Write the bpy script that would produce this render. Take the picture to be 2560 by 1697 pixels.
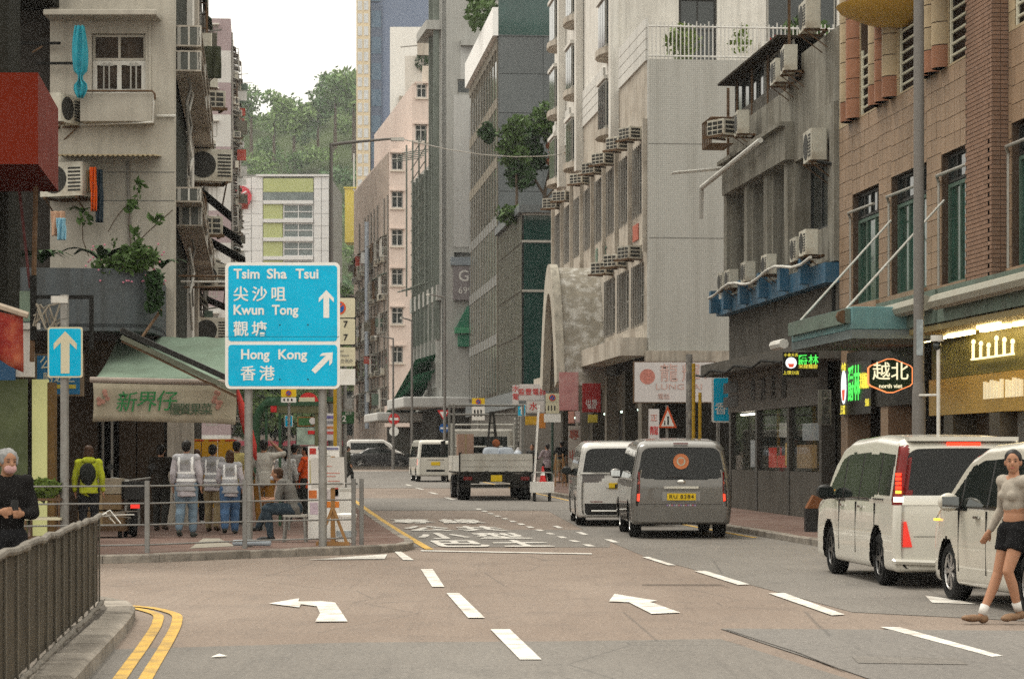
import bpy, bmesh, math, random
from mathutils import Vector as V, Matrix
random.seed(11)
R = math.radians
sc = bpy.context.scene
for o in list(bpy.data.objects): bpy.data.objects.remove(o)
C = sc.collection

# ---------------------------------------------------------------- camera
F, HC, CX, HY = 6000.0, 1.57, 1280.0, 1140.0      # focal length (px of a 2560 wide frame), eye height, principal column, horizon row
cd = bpy.data.cameras.new('camera'); cam = bpy.data.objects.new('camera', cd); C.objects.link(cam)
cam.location = (0, 0, HC); cam.rotation_euler = (R(90), 0, 0)
cd.sensor_width = 36; cd.lens = F / 2560 * 36; cd.shift_y = (HY - 848.5) / 2560
cd.clip_start = .5; cd.clip_end = 5000
cd.dof.use_dof = True; cd.dof.focus_distance = 38; cd.dof.aperture_fstop = 8
sc.camera = cam
# ---------------------------------------------------------------- sky and sun (bright overcast)
SUN_EL, SUN_AZ = R(62), R(318)                    # azimuth clockwise from +Y (the view direction)
w = bpy.data.worlds.new('World'); sc.world = w; w.use_nodes = True
nt = w.node_tree; nt.nodes.clear()
sky = nt.nodes.new('ShaderNodeTexSky'); sky.sky_type = 'NISHITA'; sky.sun_disc = False
sky.sun_elevation = SUN_EL; sky.sun_rotation = SUN_AZ; sky.air_density = 1.0; sky.dust_density = 1.0; sky.ozone_density = 1.0
hs = nt.nodes.new('ShaderNodeHueSaturation'); hs.inputs['Saturation'].default_value = .16
tint = nt.nodes.new('ShaderNodeMix'); tint.data_type = 'RGBA'; tint.blend_type = 'MULTIPLY'; tint.inputs[0].default_value = 1
tint.inputs[7].default_value = (1.0, .985, .95, 1)
bg = nt.nodes.new('ShaderNodeBackground'); bg.inputs['Strength'].default_value = .15
ow = nt.nodes.new('ShaderNodeOutputWorld')
nt.links.new(sky.outputs[0], hs.inputs['Color']); nt.links.new(hs.outputs[0], tint.inputs[6])
ov = nt.nodes.new('ShaderNodeMix'); ov.data_type = 'RGBA'; ov.inputs[0].default_value = .80;    # high white cloud, brighter overhead than at the horizon as under any overcast
tcw = nt.nodes.new('ShaderNodeTexCoord'); sx_ = nt.nodes.new('ShaderNodeSeparateXYZ'); nt.links.new(tcw.outputs['Generated'], sx_.inputs[0])
mr = nt.nodes.new('ShaderNodeMapRange'); mr.inputs[1].default_value = 0; mr.inputs[2].default_value = 1; mr.inputs[3].default_value = .44; mr.inputs[4].default_value = 1.0; nt.links.new(sx_.outputs[2], mr.inputs[0])
vm = nt.nodes.new('ShaderNodeVectorMath'); vm.operation = 'SCALE'; vm.inputs[0].default_value = (13.2, 12.6, 11.1); nt.links.new(mr.outputs[0], vm.inputs['Scale']); nt.links.new(vm.outputs[0], ov.inputs[7])
nt.links.new(tint.outputs[2], ov.inputs[6]); nt.links.new(ov.outputs[2], bg.inputs['Color']); nt.links.new(bg.outputs[0], ow.inputs['Surface'])
sl = bpy.data.lights.new('sun', 'SUN'); sl.energy = 1.5; sl.angle = R(14); sl.color = (1, .94, .83)
so = bpy.data.objects.new('sun', sl); C.objects.link(so)
sd = V((math.sin(SUN_AZ) * math.cos(SUN_EL), math.cos(SUN_AZ) * math.cos(SUN_EL), math.sin(SUN_EL)))
so.rotation_euler = (-sd).to_track_quat('-Z', 'Y').to_euler(); so.location = sd * 60
sc.view_settings.view_transform = 'Standard'; sc.view_settings.look = 'None'
sc.view_settings.exposure = .45; sc.view_settings.gamma = 1; sc.view_settings.use_curve_mapping = False
sc.render.engine = 'CYCLES'
sc.cycles.max_bounces = 6; sc.cycles.diffuse_bounces = 3; sc.cycles.glossy_bounces = 3; sc.cycles.transmission_bounces = 4
sc.cycles.transparent_max_bounces = 8; sc.cycles.use_denoising = False; sc.cycles.sample_clamp_indirect = 3; sc.cycles.sample_clamp_direct = 12; sc.cycles.adaptive_threshold = .02
sc.cycles.caustics_reflective = False; sc.cycles.caustics_refractive = False

# ---------------------------------------------------------------- helpers
def gz(y): return 0.0 if y < 45 else .0066 * (y - 45) ** 2 / 40 if y < 65 else .0066 * (y - 55)   # the street rises gently
def P(px, py, Y): return V(((px - CX) * Y / F, Y, HC - (py - HY) * Y / F))
def PX(px, Y): return (px - CX) * Y / F
def PZ(py, Y): return HC - (py - HY) * Y / F
def G(px, py, z=0.0):                              # point of a level plane at height z seen at this spot of the photograph
    Y = (HC - z) * F / (py - HY); return V(((px - CX) * Y / F, Y, z))

MC = {}
DK = {n: f for f, ns in ((.80, 'dark_red_sign'), (.88, 'tan_tile terracotta_tile cream_tile brown_brick'), (.82, 'stained_concrete dark_render grey_sign_wall bluegrey_render verdigris_panel soffit_grey'), (.80, 'shop_lintel core_dark dark_front_render'), (1.12, 'pale_grey_plaster'), (1.2, 'weathered_plaster white_plaster grey_render pale_grey_render'), (1.15, 'pink_render')) for n in ns.split()}
def mat(name, col=(.5, .5, .5), rough=.8, var=.18, scale=2.0, metal=0.0, bump=0.0, streak=0.0, rnd=0.0, emit=None, es=1.0,
        spec=.5, dirt=None, dscale=.6, damt=.5, coat=0.0, alpha=None, trans=0.0, fine=0.0):
    if name in MC: return MC[name]
    if name in DK: col = tuple(c * DK[name] for c in col)
    if spec == .5: spec = .04 if rough >= .7 else .18
    m = bpy.data.materials.new(name); MC[name] = m; m.use_nodes = True
    n, l = m.node_tree.nodes, m.node_tree.links
    b = n['Principled BSDF']; b.inputs['Roughness'].default_value = rough; b.inputs['Metallic'].default_value = metal
    b.inputs['Specular IOR Level'].default_value = spec; b.inputs['Coat Weight'].default_value = coat
    b.inputs['Transmission Weight'].default_value = trans
    if alpha is not None: b.inputs['Alpha'].default_value = alpha
    c4 = (*col, 1); b.inputs['Base Color'].default_value = c4
    if emit:
        b.inputs['Emission Color'].default_value = (*emit, 1); b.inputs['Emission Strength'].default_value = es
    tc = n.new('ShaderNodeTexCoord'); cur = None
    def noise(sx, sy, sz, det=5, rgh=.6):
        mp = n.new('ShaderNodeMapping'); mp.inputs['Scale'].default_value = (sx, sy, sz)
        t = n.new('ShaderNodeTexNoise'); t.inputs['Scale'].default_value = 1; t.inputs['Detail'].default_value = det; t.inputs['Roughness'].default_value = rgh
        l.new(tc.outputs['Object'], mp.inputs[0]); l.new(mp.outputs[0], t.inputs['Vector']); return t.outputs['Fac']
    def mixc(fac, a, bcol, mode='MIX', f0=1.0):
        x = n.new('ShaderNodeMix'); x.data_type = 'RGBA'; x.blend_type = mode
        if fac is None: x.inputs[0].default_value = f0
        else: l.new(fac, x.inputs[0])
        for s, v in ((6, a), (7, bcol)):
            if isinstance(v, tuple): x.inputs[s].default_value = v
            else: l.new(v, x.inputs[s])
        return x.outputs[2]
    def rng(src, a, bb, lo, hi):
        r = n.new('ShaderNodeMapRange'); l.new(src, r.inputs[0])
        for i, v in enumerate((a, bb, lo, hi)): r.inputs[1 + i].default_value = v
        return r.outputs[0]
    if var > 0:
        f = rng(noise(scale, scale, scale), .28, .72, 0, 1)
        cur = mixc(f, tuple(min(1, c * (1 - var)) for c in col) + (1,), tuple(min(1, c * (1 + var)) for c in col) + (1,))
    if fine > 0:
        f = rng(noise(60, 60, 60, 2), .3, .7, 1 - fine, 1 + fine)
        g = n.new('ShaderNodeCombineColor')
        for i in range(3): l.new(f, g.inputs[i])
        cur = mixc(None, cur or c4, g.outputs[0], 'MULTIPLY')
    if streak > 0:
        f = rng(noise(5.5, 5.5, .35, 4, .65), .45, .75, 0, streak)
        cur = mixc(f, cur or c4, (.055, .05, .042, 1))
    if dirt:
        f = rng(noise(dscale, dscale, dscale, 7, .7), .46, .66, 0, damt)
        cur = mixc(f, cur or c4, (*dirt, 1))
    if rnd > 0:
        oi = n.new('ShaderNodeObjectInfo'); f = rng(oi.outputs['Random'], 0, 1, 1 - rnd, 1 + rnd)
        g = n.new('ShaderNodeCombineColor')
        for i in range(3): l.new(f, g.inputs[i])
        cur = mixc(None, cur or c4, g.outputs[0], 'MULTIPLY')
    if cur: l.new(cur, b.inputs['Base Color'])
    if bump > 0:
        bp = n.new('ShaderNodeBump'); bp.inputs['Strength'].default_value = bump; bp.inputs['Distance'].default_value = .02
        l.new(noise(scale * 7, scale * 7, scale * 7, 6), bp.inputs['Height']); l.new(bp.outputs[0], b.inputs['Normal'])
    return m

class MB:
    """collects shapes in local space; build() links them as one mesh object"""
    def __init__(s): s.v = []; s.f = []; s.mi = []; s.cm = 0
    def add(s, vs, fs):
        k = len(s.v); s.v += [tuple(p) for p in vs]; s.f += [tuple(i + k for i in f) for f in fs]; s.mi += [s.cm] * len(fs); return s
    def box(s, a, b, M=None):
        (x0, y0, z0), (x1, y1, z1) = a, b
        vs = [V(p) for p in ((x0, y0, z0), (x1, y0, z0), (x1, y1, z0), (x0, y1, z0), (x0, y0, z1), (x1, y0, z1), (x1, y1, z1), (x0, y1, z1))]
        if M: vs = [M @ p for p in vs]
        return s.add(vs, [(0, 3, 2, 1), (4, 5, 6, 7), (0, 1, 5, 4), (1, 2, 6, 5), (2, 3, 7, 6), (3, 0, 4, 7)])
    def cb(s, c, d, M=None): return s.box([c[i] - d[i] / 2 for i in range(3)], [c[i] + d[i] / 2 for i in range(3)], M)
    def bbox(s, a, b, r=.01):                     # box with chamfered long edges, upright axis kept
        (x0, y0, z0), (x1, y1, z1) = a, b
        pts = [(x0 + r, y0), (x1 - r, y0), (x1, y0 + r), (x1, y1 - r), (x1 - r, y1), (x0 + r, y1), (x0, y1 - r), (x0, y0 + r)]
        return s.prism(pts, z0, z1)
    def prism(s, pts, z0, z1, M=None):            # polygon in xy extruded in z
        n = len(pts); vs = [V((p[0], p[1], z0)) for p in pts] + [V((p[0], p[1], z1)) for p in pts]
        if M: vs = [M @ p for p in vs]
        return s.add(vs, [tuple(range(n - 1, -1, -1)), tuple(range(n, 2 * n))] + [(i, (i + 1) % n, n + (i + 1) % n, n + i) for i in range(n)])
    def prism_x(s, pts, x0, x1):                  # polygon in (y,z) extruded in x
        n = len(pts); vs = [(x0, p[0], p[1]) for p in pts] + [(x1, p[0], p[1]) for p in pts]
        return s.add(vs, [tuple(range(n - 1, -1, -1)), tuple(range(n, 2 * n))] + [(i, (i + 1) % n, n + (i + 1) % n, n + i) for i in range(n)])
    def prism_y(s, pts, y0, y1):                  # polygon in (x,z) extruded in y
        n = len(pts); vs = [(p[0], y0, p[1]) for p in pts] + [(p[0], y1, p[1]) for p in pts]
        return s.add(vs, [tuple(range(n)), tuple(range(2 * n - 1, n - 1, -1))] + [(i, n + i, n + (i + 1) % n, (i + 1) % n) for i in range(n)])
    def quad(s, *p): return s.add(p, [tuple(range(len(p)))])
    def cyl(s, p0, p1, r0, r1=None, n=12, cap=True):
        p0, p1 = V(p0), V(p1); r1 = r0 if r1 is None else r1; d = (p1 - p0).normalized()
        a = d.orthogonal().normalized(); b = d.cross(a); vs = []
        for p, r in ((p0, r0), (p1, r1)):
            vs += [p + (a * math.cos(t) + b * math.sin(t)) * r for t in (2 * math.pi * i / n for i in range(n))]
        fs = [(i, (i + 1) % n, n + (i + 1) % n, n + i) for i in range(n)]
        if cap: fs += [tuple(range(n - 1, -1, -1)), tuple(range(n, 2 * n))]
        return s.add(vs, fs)
    def tube(s, pts, r, n=8):
        pts = [V(p) for p in pts]; vs = []; up = None
        for i, p in enumerate(pts):
            d = (pts[min(i + 1, len(pts) - 1)] - pts[max(i - 1, 0)]).normalized()
            if up is None: up = d.orthogonal().normalized()
            a = (up - d * up.dot(d)).normalized(); up = a; b = d.cross(a); rr = r[i] if isinstance(r, (list, tuple)) else r
            vs += [p + (a * math.cos(t) + b * math.sin(t)) * rr for t in (2 * math.pi * k / n for k in range(n))]
        fs = [(i * n + k, i * n + (k + 1) % n, (i + 1) * n + (k + 1) % n, (i + 1) * n + k) for i in range(len(pts) - 1) for k in range(n)]
        m = (len(pts) - 1) * n
        return s.add(vs, fs + [tuple(range(n - 1, -1, -1)), tuple(range(m, m + n))])
    def lathe(s, prof, c=(0, 0, 0), n=16, axis='z', cap=True):   # prof: (r,h)
        vs = []
        for r, h in prof:
            for k in range(n):
                t = 2 * math.pi * k / n; x, y = r * math.cos(t), r * math.sin(t)
                p = (x, y, h) if axis == 'z' else (h, x, y) if axis == 'x' else (x, h, y)
                vs.append((p[0] + c[0], p[1] + c[1], p[2] + c[2]))
        m = len(prof)
        return s.add(vs, [(i * n + k, i * n + (k + 1) % n, (i + 1) * n + (k + 1) % n, (i + 1) * n + k) for i in range(m - 1) for k in range(n)]
                     + ([tuple(range(n - 1, -1, -1)), tuple(range((m - 1) * n, m * n))] if cap else []))
    def ell(s, c, r, nu=12, nv=8, M=None):
        vs = []; fs = []
        for j in range(nv + 1):
            ph = math.pi * j / nv
            for i in range(nu):
                t = 2 * math.pi * i / nu
                p = V((r[0] * math.sin(ph) * math.cos(t), r[1] * math.sin(ph) * math.sin(t), -r[2] * math.cos(ph)))
                if M: p = M @ p
                vs.append(p + V(c))
        for j in range(nv):
            for i in range(nu): fs.append((j * nu + i, j * nu + (i + 1) % nu, (j + 1) * nu + (i + 1) % nu, (j + 1) * nu + i))
        return s.add(vs, fs)
    def mesh(s, name):
        me = bpy.data.meshes.new(name); me.from_pydata(s.v, [], s.f); me.update(); return me
    def build(s, name, m, parent=None, smooth=False, loc=None, bev=0, kind=None, fix=False):
        me = s.mesh(name)
        for x in (m if isinstance(m, (list, tuple)) else [m]): me.materials.append(x)
        if isinstance(m, (list, tuple)): me.polygons.foreach_set('material_index', s.mi)
        if fix:
            bm = bmesh.new(); bm.from_mesh(me); bmesh.ops.remove_doubles(bm, verts=bm.verts, dist=1e-5); bmesh.ops.recalc_face_normals(bm, faces=bm.faces); bm.to_mesh(me); bm.free()
        if smooth: me.shade_smooth() if smooth is True else me.set_sharp_from_angle(angle=R(smooth))
        if smooth and smooth is not True: me.polygons.foreach_set('use_smooth', [True] * len(me.polygons))
        o = bpy.data.objects.new(name, me); C.objects.link(o)
        if parent: o.parent = parent
        if loc is not None: o.location = loc
        if bev:
            b = o.modifiers.new('edge', 'BEVEL'); b.width = bev; b.segments = 2; b.limit_method = 'ANGLE'; b.angle_limit = R(35)
        if kind: o['kind'] = kind
        return o
def tag(o, label, cat, group=None):
    o['label'] = label; o['category'] = cat
    if group: o['group'] = group
    return o
def empty(name, loc=(0, 0, 0), rz=0.0, label=None, cat=None, group=None, kind=None):
    o = bpy.data.objects.new(name, None); C.objects.link(o); o.location = loc; o.rotation_euler = (0, 0, rz); o.empty_display_size = .1
    if label: tag(o, label, cat, group)
    if kind: o['kind'] = kind
    return o
def inst(src, name, parent, loc=(0, 0, 0), rot=(0, 0, 0), scale=(1, 1, 1), m=None):   # another object on the same mesh data
    o = bpy.data.objects.new(name, src.data if hasattr(src, 'data') else src); C.objects.link(o); o.parent = parent
    o.location = loc; o.rotation_euler = rot; o.scale = scale
    return o
def cbox(name, m, parent, a, b, bev=0, M=None, kind=None): return MB().box(a, b, M).build(name, m, parent, bev=bev, kind=kind)

FONT = {}
def text_mesh(txt, size, bold=0.0, sx=1.0, align='CENTER', space=1.0, shear=0.0):
    key = (txt, size, bold, sx, align, space, shear)
    if key in FONT: return FONT[key]
    cu = bpy.data.curves.new('t', 'FONT'); cu.body = txt; cu.size = size; cu.offset = bold; cu.extrude = .004; cu.align_x = align; cu.align_y = 'CENTER'
    cu.space_character = space; cu.shear = shear; cu.resolution_u = 3
    if any(ord(c) > 0x2e00 for c in txt): cu.offset = min(bold, size * .006)
    ob = bpy.data.objects.new('t', cu); me = ob.to_mesh().copy(); ob.to_mesh_clear()
    bpy.data.objects.remove(ob); bpy.data.curves.remove(cu)
    me.materials.clear()
    if sx != 1: me.transform(Matrix.Diagonal((sx, 1, 1, 1)))
    FONT[key] = me; return me
def text(txt, size, m, parent, loc, rz=0.0, bold=0.0, sx=1.0, align='CENTER', name='lettering', space=1.0, tilt=0.0, shear=0.0, fit=None):
    """upright lettering; rz=0 reads from -Y; fit = width in metres"""
    me = text_mesh(txt, size, bold, sx, align, space, shear).copy()
    if fit:
        xs = [v.co.x for v in me.vertices]; k = fit / max(1e-4, max(xs) - min(xs)); me.transform(Matrix.Diagonal((k, 1, 1, 1)))
    me.materials.append(m); me.name = name
    o = bpy.data.objects.new(name, me); C.objects.link(o); o.parent = parent; o.location = loc
    o.rotation_euler = (R(90) + tilt, 0, rz); return o
# ================================================================ ground, road, pavements
def road_mat(name, c1, c2, c3, streaks=.25):
    m = bpy.data.materials.new(name); m.use_nodes = True; n, l = m.node_tree.nodes, m.node_tree.links; b = n['Principled BSDF']
    b.inputs['Roughness'].default_value = .82; tc = n.new('ShaderNodeTexCoord')
    def noise(s, det=4, rg=.6):
        mp = n.new('ShaderNodeMapping'); mp.inputs['Scale'].default_value = s
        t = n.new('ShaderNodeTexNoise'); t.inputs['Scale'].default_value = 1; t.inputs['Detail'].default_value = det; t.inputs['Roughness'].default_value = rg
        l.new(tc.outputs['Object'], mp.inputs[0]); l.new(mp.outputs[0], t.inputs['Vector']); return t.outputs['Fac']
    def rng(s, a, bb, lo, hi):
        r = n.new('ShaderNodeMapRange'); l.new(s, r.inputs[0])
        for i, v in enumerate((a, bb, lo, hi)): r.inputs[1 + i].default_value = v
        return r.outputs[0]
    def mix(f, a, bb, mode='MIX'):
        x = n.new('ShaderNodeMix'); x.data_type = 'RGBA'; x.blend_type = mode
        if isinstance(f, float): x.inputs[0].default_value = f
        else: l.new(f, x.inputs[0])
        for s, v in ((6, a), (7, bb)):
            if isinstance(v, tuple): x.inputs[s].default_value = (*v, 1)
            else: l.new(v, x.inputs[s])
        return x.outputs[2]
    cur = mix(rng(noise((.35, .1, .3), 5), .36, .64, 0., 1.), c1, c2)          # worn lanes, long along the street
    cur = mix(rng(noise((1.6, .9, 1), 6, .7), .5, .72, 0., .55), cur, c3)       # oil and patches
    cur = mix(rng(noise((9, .25, 1), 3), .55, .75, 0., streaks), cur, tuple(c * .45 for c in c1))   # tyre streaks
    g = n.new('ShaderNodeCombineColor'); f = rng(noise((24, 24, 24), 3, .75), .3, .7, .62, 1.38)
    for i in range(3): l.new(f, g.inputs[i])
    cur = mix(1.0, cur, g.outputs[0], 'MULTIPLY')
    vo = n.new('ShaderNodeTexVoronoi'); vo.feature = 'DISTANCE_TO_EDGE'; vo.inputs['Scale'].default_value = .33; vo.inputs['Randomness'].default_value = 1
    l.new(tc.outputs['Object'], vo.inputs['Vector'])
    cur = mix(rng(vo.outputs['Distance'], 0., .006, .5, 0.), cur, (.03, .028, .025))   # hairline cracks
    l.new(cur, b.inputs['Base Color'])
    bp = n.new('ShaderNodeBump'); bp.inputs['Strength'].default_value = .35; bp.inputs['Distance'].default_value = .01
    l.new(noise((40, 40, 40), 3), bp.inputs['Height']); l.new(bp.outputs[0], b.inputs['Normal'])
    return m
M_ROAD = road_mat('asphalt_reddish', (.150, .110, .084), (.200, .154, .122), (.105, .081, .066))
M_GREY = road_mat('asphalt_grey', (.118, .105, .092), (.155, .14, .124), (.085, .077, .068))
M_DARK = road_mat('asphalt_dark_patch', (.118, .107, .097), (.15, .137, .124), (.10, .092, .085))
M_PAINT = mat('road_paint_white', (.62, .60, .56), .7, .10, 6, dirt=(.24, .2, .165), dscale=3, damt=.8, fine=.2)
M_YEL = mat('road_paint_yellow', (.56, .36, .10), .7, .1, 6, dirt=(.2, .155, .10), dscale=3, damt=.8, fine=.2)
M_PAVE = mat('pavement_brick_red', (.15, .10, .084), .9, .22, 1.2, bump=.3, dirt=(.16, .13, .115), dscale=1.2, damt=.7, fine=.2)
M_SLAB = mat('paving_slab_grey', (.21, .185, .16), .9, .14, 2.5, bump=.3, dirt=(.10, .09, .08), dscale=1.5, damt=.6, rnd=.10, fine=.2)
M_KERB = mat('kerb_stone_granite', (.25, .225, .195), .9, .15, 3, bump=.3, dirt=(.09, .08, .07), dscale=2.2, damt=.7, rnd=.15, fine=.2)

def sheet(name, pts, dz, m, parent=None, kind=None, maxlen=6.0):
    """polygon laid on the street surface: cut along y so that it follows the rise of the street"""
    bm = bmesh.new(); vs = [bm.verts.new((p[0], p[1], 0)) for p in pts]; bm.faces.new(vs)
    y0, y1 = min(p[1] for p in pts), max(p[1] for p in pts)
    k = 45.0
    while k < min(y1, 400):
        if k > y0: bmesh.ops.bisect_plane(bm, geom=bm.verts[:] + bm.edges[:] + bm.faces[:], plane_co=(0, k, 0), plane_no=(0, 1, 0))
        k += 5
    for v in bm.verts: v.co.z = gz(v.co.y) + dz
    bmesh.ops.recalc_face_normals(bm, faces=bm.faces)
    me = bpy.data.meshes.new(name); bm.to_mesh(me); bm.free()
    if me.polygons and me.polygons[0].normal.z < 0: me.flip_normals()
    me.materials.append(m); o = bpy.data.objects.new(name, me); C.objects.link(o)
    if parent: o.parent = parent
    if kind: o['kind'] = kind
    return o
road = sheet('road', [(-700, 2), (700, 2), (700, 1200), (-700, 1200)], 0, M_ROAD, kind='structure')
# the side faces and flush patches of other asphalt
def gp(*pts): return [tuple(G(x, y)[:2]) for x, y in pts]
sheet('asphalt_patch', gp((-300, 1640), (880, 1606), (1420, 1603), (1800, 1597), (2120, 1697), (2300, 1760), (-300, 1760)), .004, M_GREY, road)
sheet('asphalt_patch', gp((1800, 1572), (2900, 1580), (2900, 1760), (2350, 1760), (2120, 1680), (1990, 1636), (1905, 1608)), .008, M_DARK, road)
def LX(Y): return -1.57 - .1 * (Y - 40)          # left kerb line of the street
def RX(Y): return 4.85 - .092 * (Y - 46.5)   # right kerb line
sheet('asphalt_patch', [tuple(G(*q)[:2]) for q in ((1610, 1390), (2130, 1530), (2900, 1570))] + [(8.5, 20), (RX(38), 38), (RX(60), 60), (RX(90), 90), (.1, 90), (1.2, 60), (1.62, 48)], .0045, M_GREY, road)
sheet('asphalt_patch', [(LX(41.5), 41.5), (LX(51), 51), (LX(51) + 4.8, 51), (LX(41.5) + 3.4, 41.3)], .0040, M_GREY, road)
sheet('asphalt_patch', [(LX(66), 66), (LX(80), 80), (RX(80), 80), (RX(66), 66)], .0085, M_GREY, road)
sheet('asphalt_patch', [(LX(97), 97), (LX(150), 150), (RX(150), 150), (RX(97), 97)], .0085, M_GREY, road)
# trench seam lines
for a, b in (((1605, 1463), (1800, 1463)), ((1800, 1463), (1824, 1470)), ((1815, 1576), (1990, 1632)), ((1990, 1632), (2110, 1680))):
    p, q = G(*a), G(*b); d = (q - p).normalized(); nrm = V((-d.y, d.x, 0)) * (.022 if a[1] < 1500 else .006)
    nn = V((0, .05, 0)) if a[1] < 1500 else nrm
    sheet('asphalt_seam', [(p + nn)[:2], (q + nn)[:2], (q - nn)[:2], (p - nn)[:2]], .013, mat('tar_seam', (.045, .04, .036), .7, .2, 5), road)
# painted markings
def mark(name, pts, m=None, dz=.012): return sheet(name, pts, dz, m or M_PAINT, road)
for q in (((1226, 1575), (1275, 1575), (1354, 1651), (1300, 1651)), ((1116, 1484), (1148, 1484), (1212, 1546), (1170, 1546)), ((1052, 1424), (1082, 1424), (1111, 1468), (1080, 1468)),
          ((986, 1380), (1003, 1380), (1035, 1401), (1008, 1401)),
          ((2200, 1569), (2250, 1570), (2508, 1642), (2480, 1644)), ((1920, 1484), (1962, 1484), (2112, 1538), (2080, 1540)), ((1734, 1428), (1764, 1428), (1874, 1462), (1845, 1463)),
          ((1605, 1393), (1622, 1393), (1690, 1414), (1670, 1414))):
    mark('lane_dash', gp(*q))
# turning arrows in the two lanes
mark('arrow_marking', gp((672, 1510), (748, 1497), (746, 1505), (802, 1504), (838, 1508), (869, 1555), (788, 1556), (800, 1535), (792, 1517), (752, 1512), (748, 1520)))
mark('arrow_marking', gp((1522, 1505), (1536, 1486), (1643, 1503), (1625, 1506), (1701, 1533), (1629, 1536), (1572, 1507)))
mark('arrow_marking', gp((2312, 1490), (2400, 1502), (2440, 1512), (2330, 1508)))
# edge triangle at the kerb nose, broken lines of the bus lane, lettering of the box lane
mark('give_way_marking', gp((770, 1400), (968, 1386), (962, 1398)))
mark('stop_line', gp((1052, 1376), (1480, 1384), (1480, 1386.5), (1052, 1378.5)))
for i in range(13):
    Y = 41.6 + i * 2.1; x = LX(Y) + 3.05 + .02 * i
    mark('lane_dash', [(x, Y), (x + .13, Y), (x + .05, Y + .95), (x - .08, Y + .95)])
for i in range(3):
    Y = 43.5 + i * 4.2; x = LX(Y) + 3.75
    mark('lane_dash', [(x, Y), (x + .12, Y), (x + .02, Y + 1.6), (x - .10, Y + 1.6)])
for Y0 in (78, 86, 94, 102): 
    x = LX(Y0) + 3.4; mark('lane_dash', [(x, Y0), (x + .15, Y0), (x - .2, Y0 + 3), (x - .35, Y0 + 3)])
mark('stop_line', [(LX(149) + .2, 149), (LX(149) + 5, 149), (LX(149) + 5, 149.6), (LX(149) + .2, 149.6)])
for row, yy in (('巴士', 42.5), ('小型', 46.6), ('公共', 51.2), ('專線', 56.4)):
    for q, ch in enumerate(row):
        me = text_mesh(ch, 1.0, .03).copy(); me.materials.append(M_PAINT)
        for v in me.vertices: v.co.x *= 1.02; v.co.y *= 3.5; v.co.z *= .1
        nv = len(me.vertices); bmx = bmesh.new(); bmx.from_mesh(me); bmx.verts.index_update(); bmx.verts.ensure_lookup_table()
        for dx_, dy_, dz_ in ((.045, .0, .0012), (.02, .16, .0006)): 
            r_ = bmesh.ops.duplicate(bmx, geom=bmx.verts[:nv] + [e for e in bmx.edges if all(v.index < nv for v in e.verts)] + [f for f in bmx.faces if all(v.index < nv for v in f.verts)])
            for v in r_['geom']:
                if isinstance(v, bmesh.types.BMVert): v.co += V((dx_, dy_, dz_))
            bmx.verts.index_update(); bmx.verts.ensure_lookup_table()
        bmx.to_mesh(me); bmx.free()
        o = bpy.data.objects.new('lane_lettering', me); C.objects.link(o); o.parent = road
        o.location = (LX(yy) + .86 + q * 1.14, yy, gz(yy) + .0165); o.rotation_euler = (R(.1) if yy > 46 else 0, 0, R(5.7))
for k in range(24):
    Y = 40.2 + k * 5
    mark('kerb_line', [(LX(Y) + .14, Y), (LX(Y) + .28, Y), (LX(Y + 5) + .28, Y + 5), (LX(Y + 5) + .14, Y + 5)], M_YEL)
for k in range(16):
    Y = 46 + k * 5
    mark('kerb_line', [(RX(Y) - .3, Y), (RX(Y) - .18, Y), (RX(Y + 4.9) - .18, Y + 4.9), (RX(Y + 4.9) - .3, Y + 4.9)], M_YEL)
# double yellow line round the near corner
def ribbon(pts, wd, m, name, dz=.012):
    L = []; Rr = []
    for i, p in enumerate(pts):
        a = V((*pts[max(i - 1, 0)], 0)); b = V((*pts[min(i + 1, len(pts) - 1)], 0)); d = (b - a).normalized(); nn = V((-d.y, d.x, 0)) * wd / 2
        L.append((p[0] + nn.x, p[1] + nn.y)); Rr.append((p[0] - nn.x, p[1] - nn.y))
    for i in range(len(pts) - 1): mark(name, [L[i], L[i + 1], Rr[i + 1], Rr[i]], m, dz)
def smooth_path(pts, k=5):
    out = []
    for i in range(len(pts) - 1):
        p0, p1, p2, p3 = V(pts[max(i - 1, 0)]), V(pts[i]), V(pts[i + 1]), V(pts[min(i + 2, len(pts) - 1)])
        for t in (j / k for j in range(k)):
            out.append(tuple(.5 * ((2 * p1) + (p2 - p0) * t + (2 * p0 - 5 * p1 + 4 * p2 - p3) * t * t + (3 * p1 - p0 - 3 * p2 + p3) * t ** 3)))
    return out + [tuple(pts[-1])]
NK = [(-2.1, 8), (-2.98, 16.9), (-3.28, 20), (-3.56, 22.6), (-3.80, 23.9), (-4.4, 24.9), (-6, 25.4), (-12, 25.9), (-40, 27)]
def offs(path, d):
    o = []
    for i, p in enumerate(path):
        a, b = V((*path[max(i - 1, 0)], 0)), V((*path[min(i + 1, len(path) - 1)], 0)); t = (b - a).normalized(); o.append((p[0] + t.y * d, p[1] - t.x * d))
    return o
nkp = smooth_path(NK, 5)
for d in (.22, .40): ribbon(offs(nkp, d)[2:34], .10, M_YEL, 'kerb_line')

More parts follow.
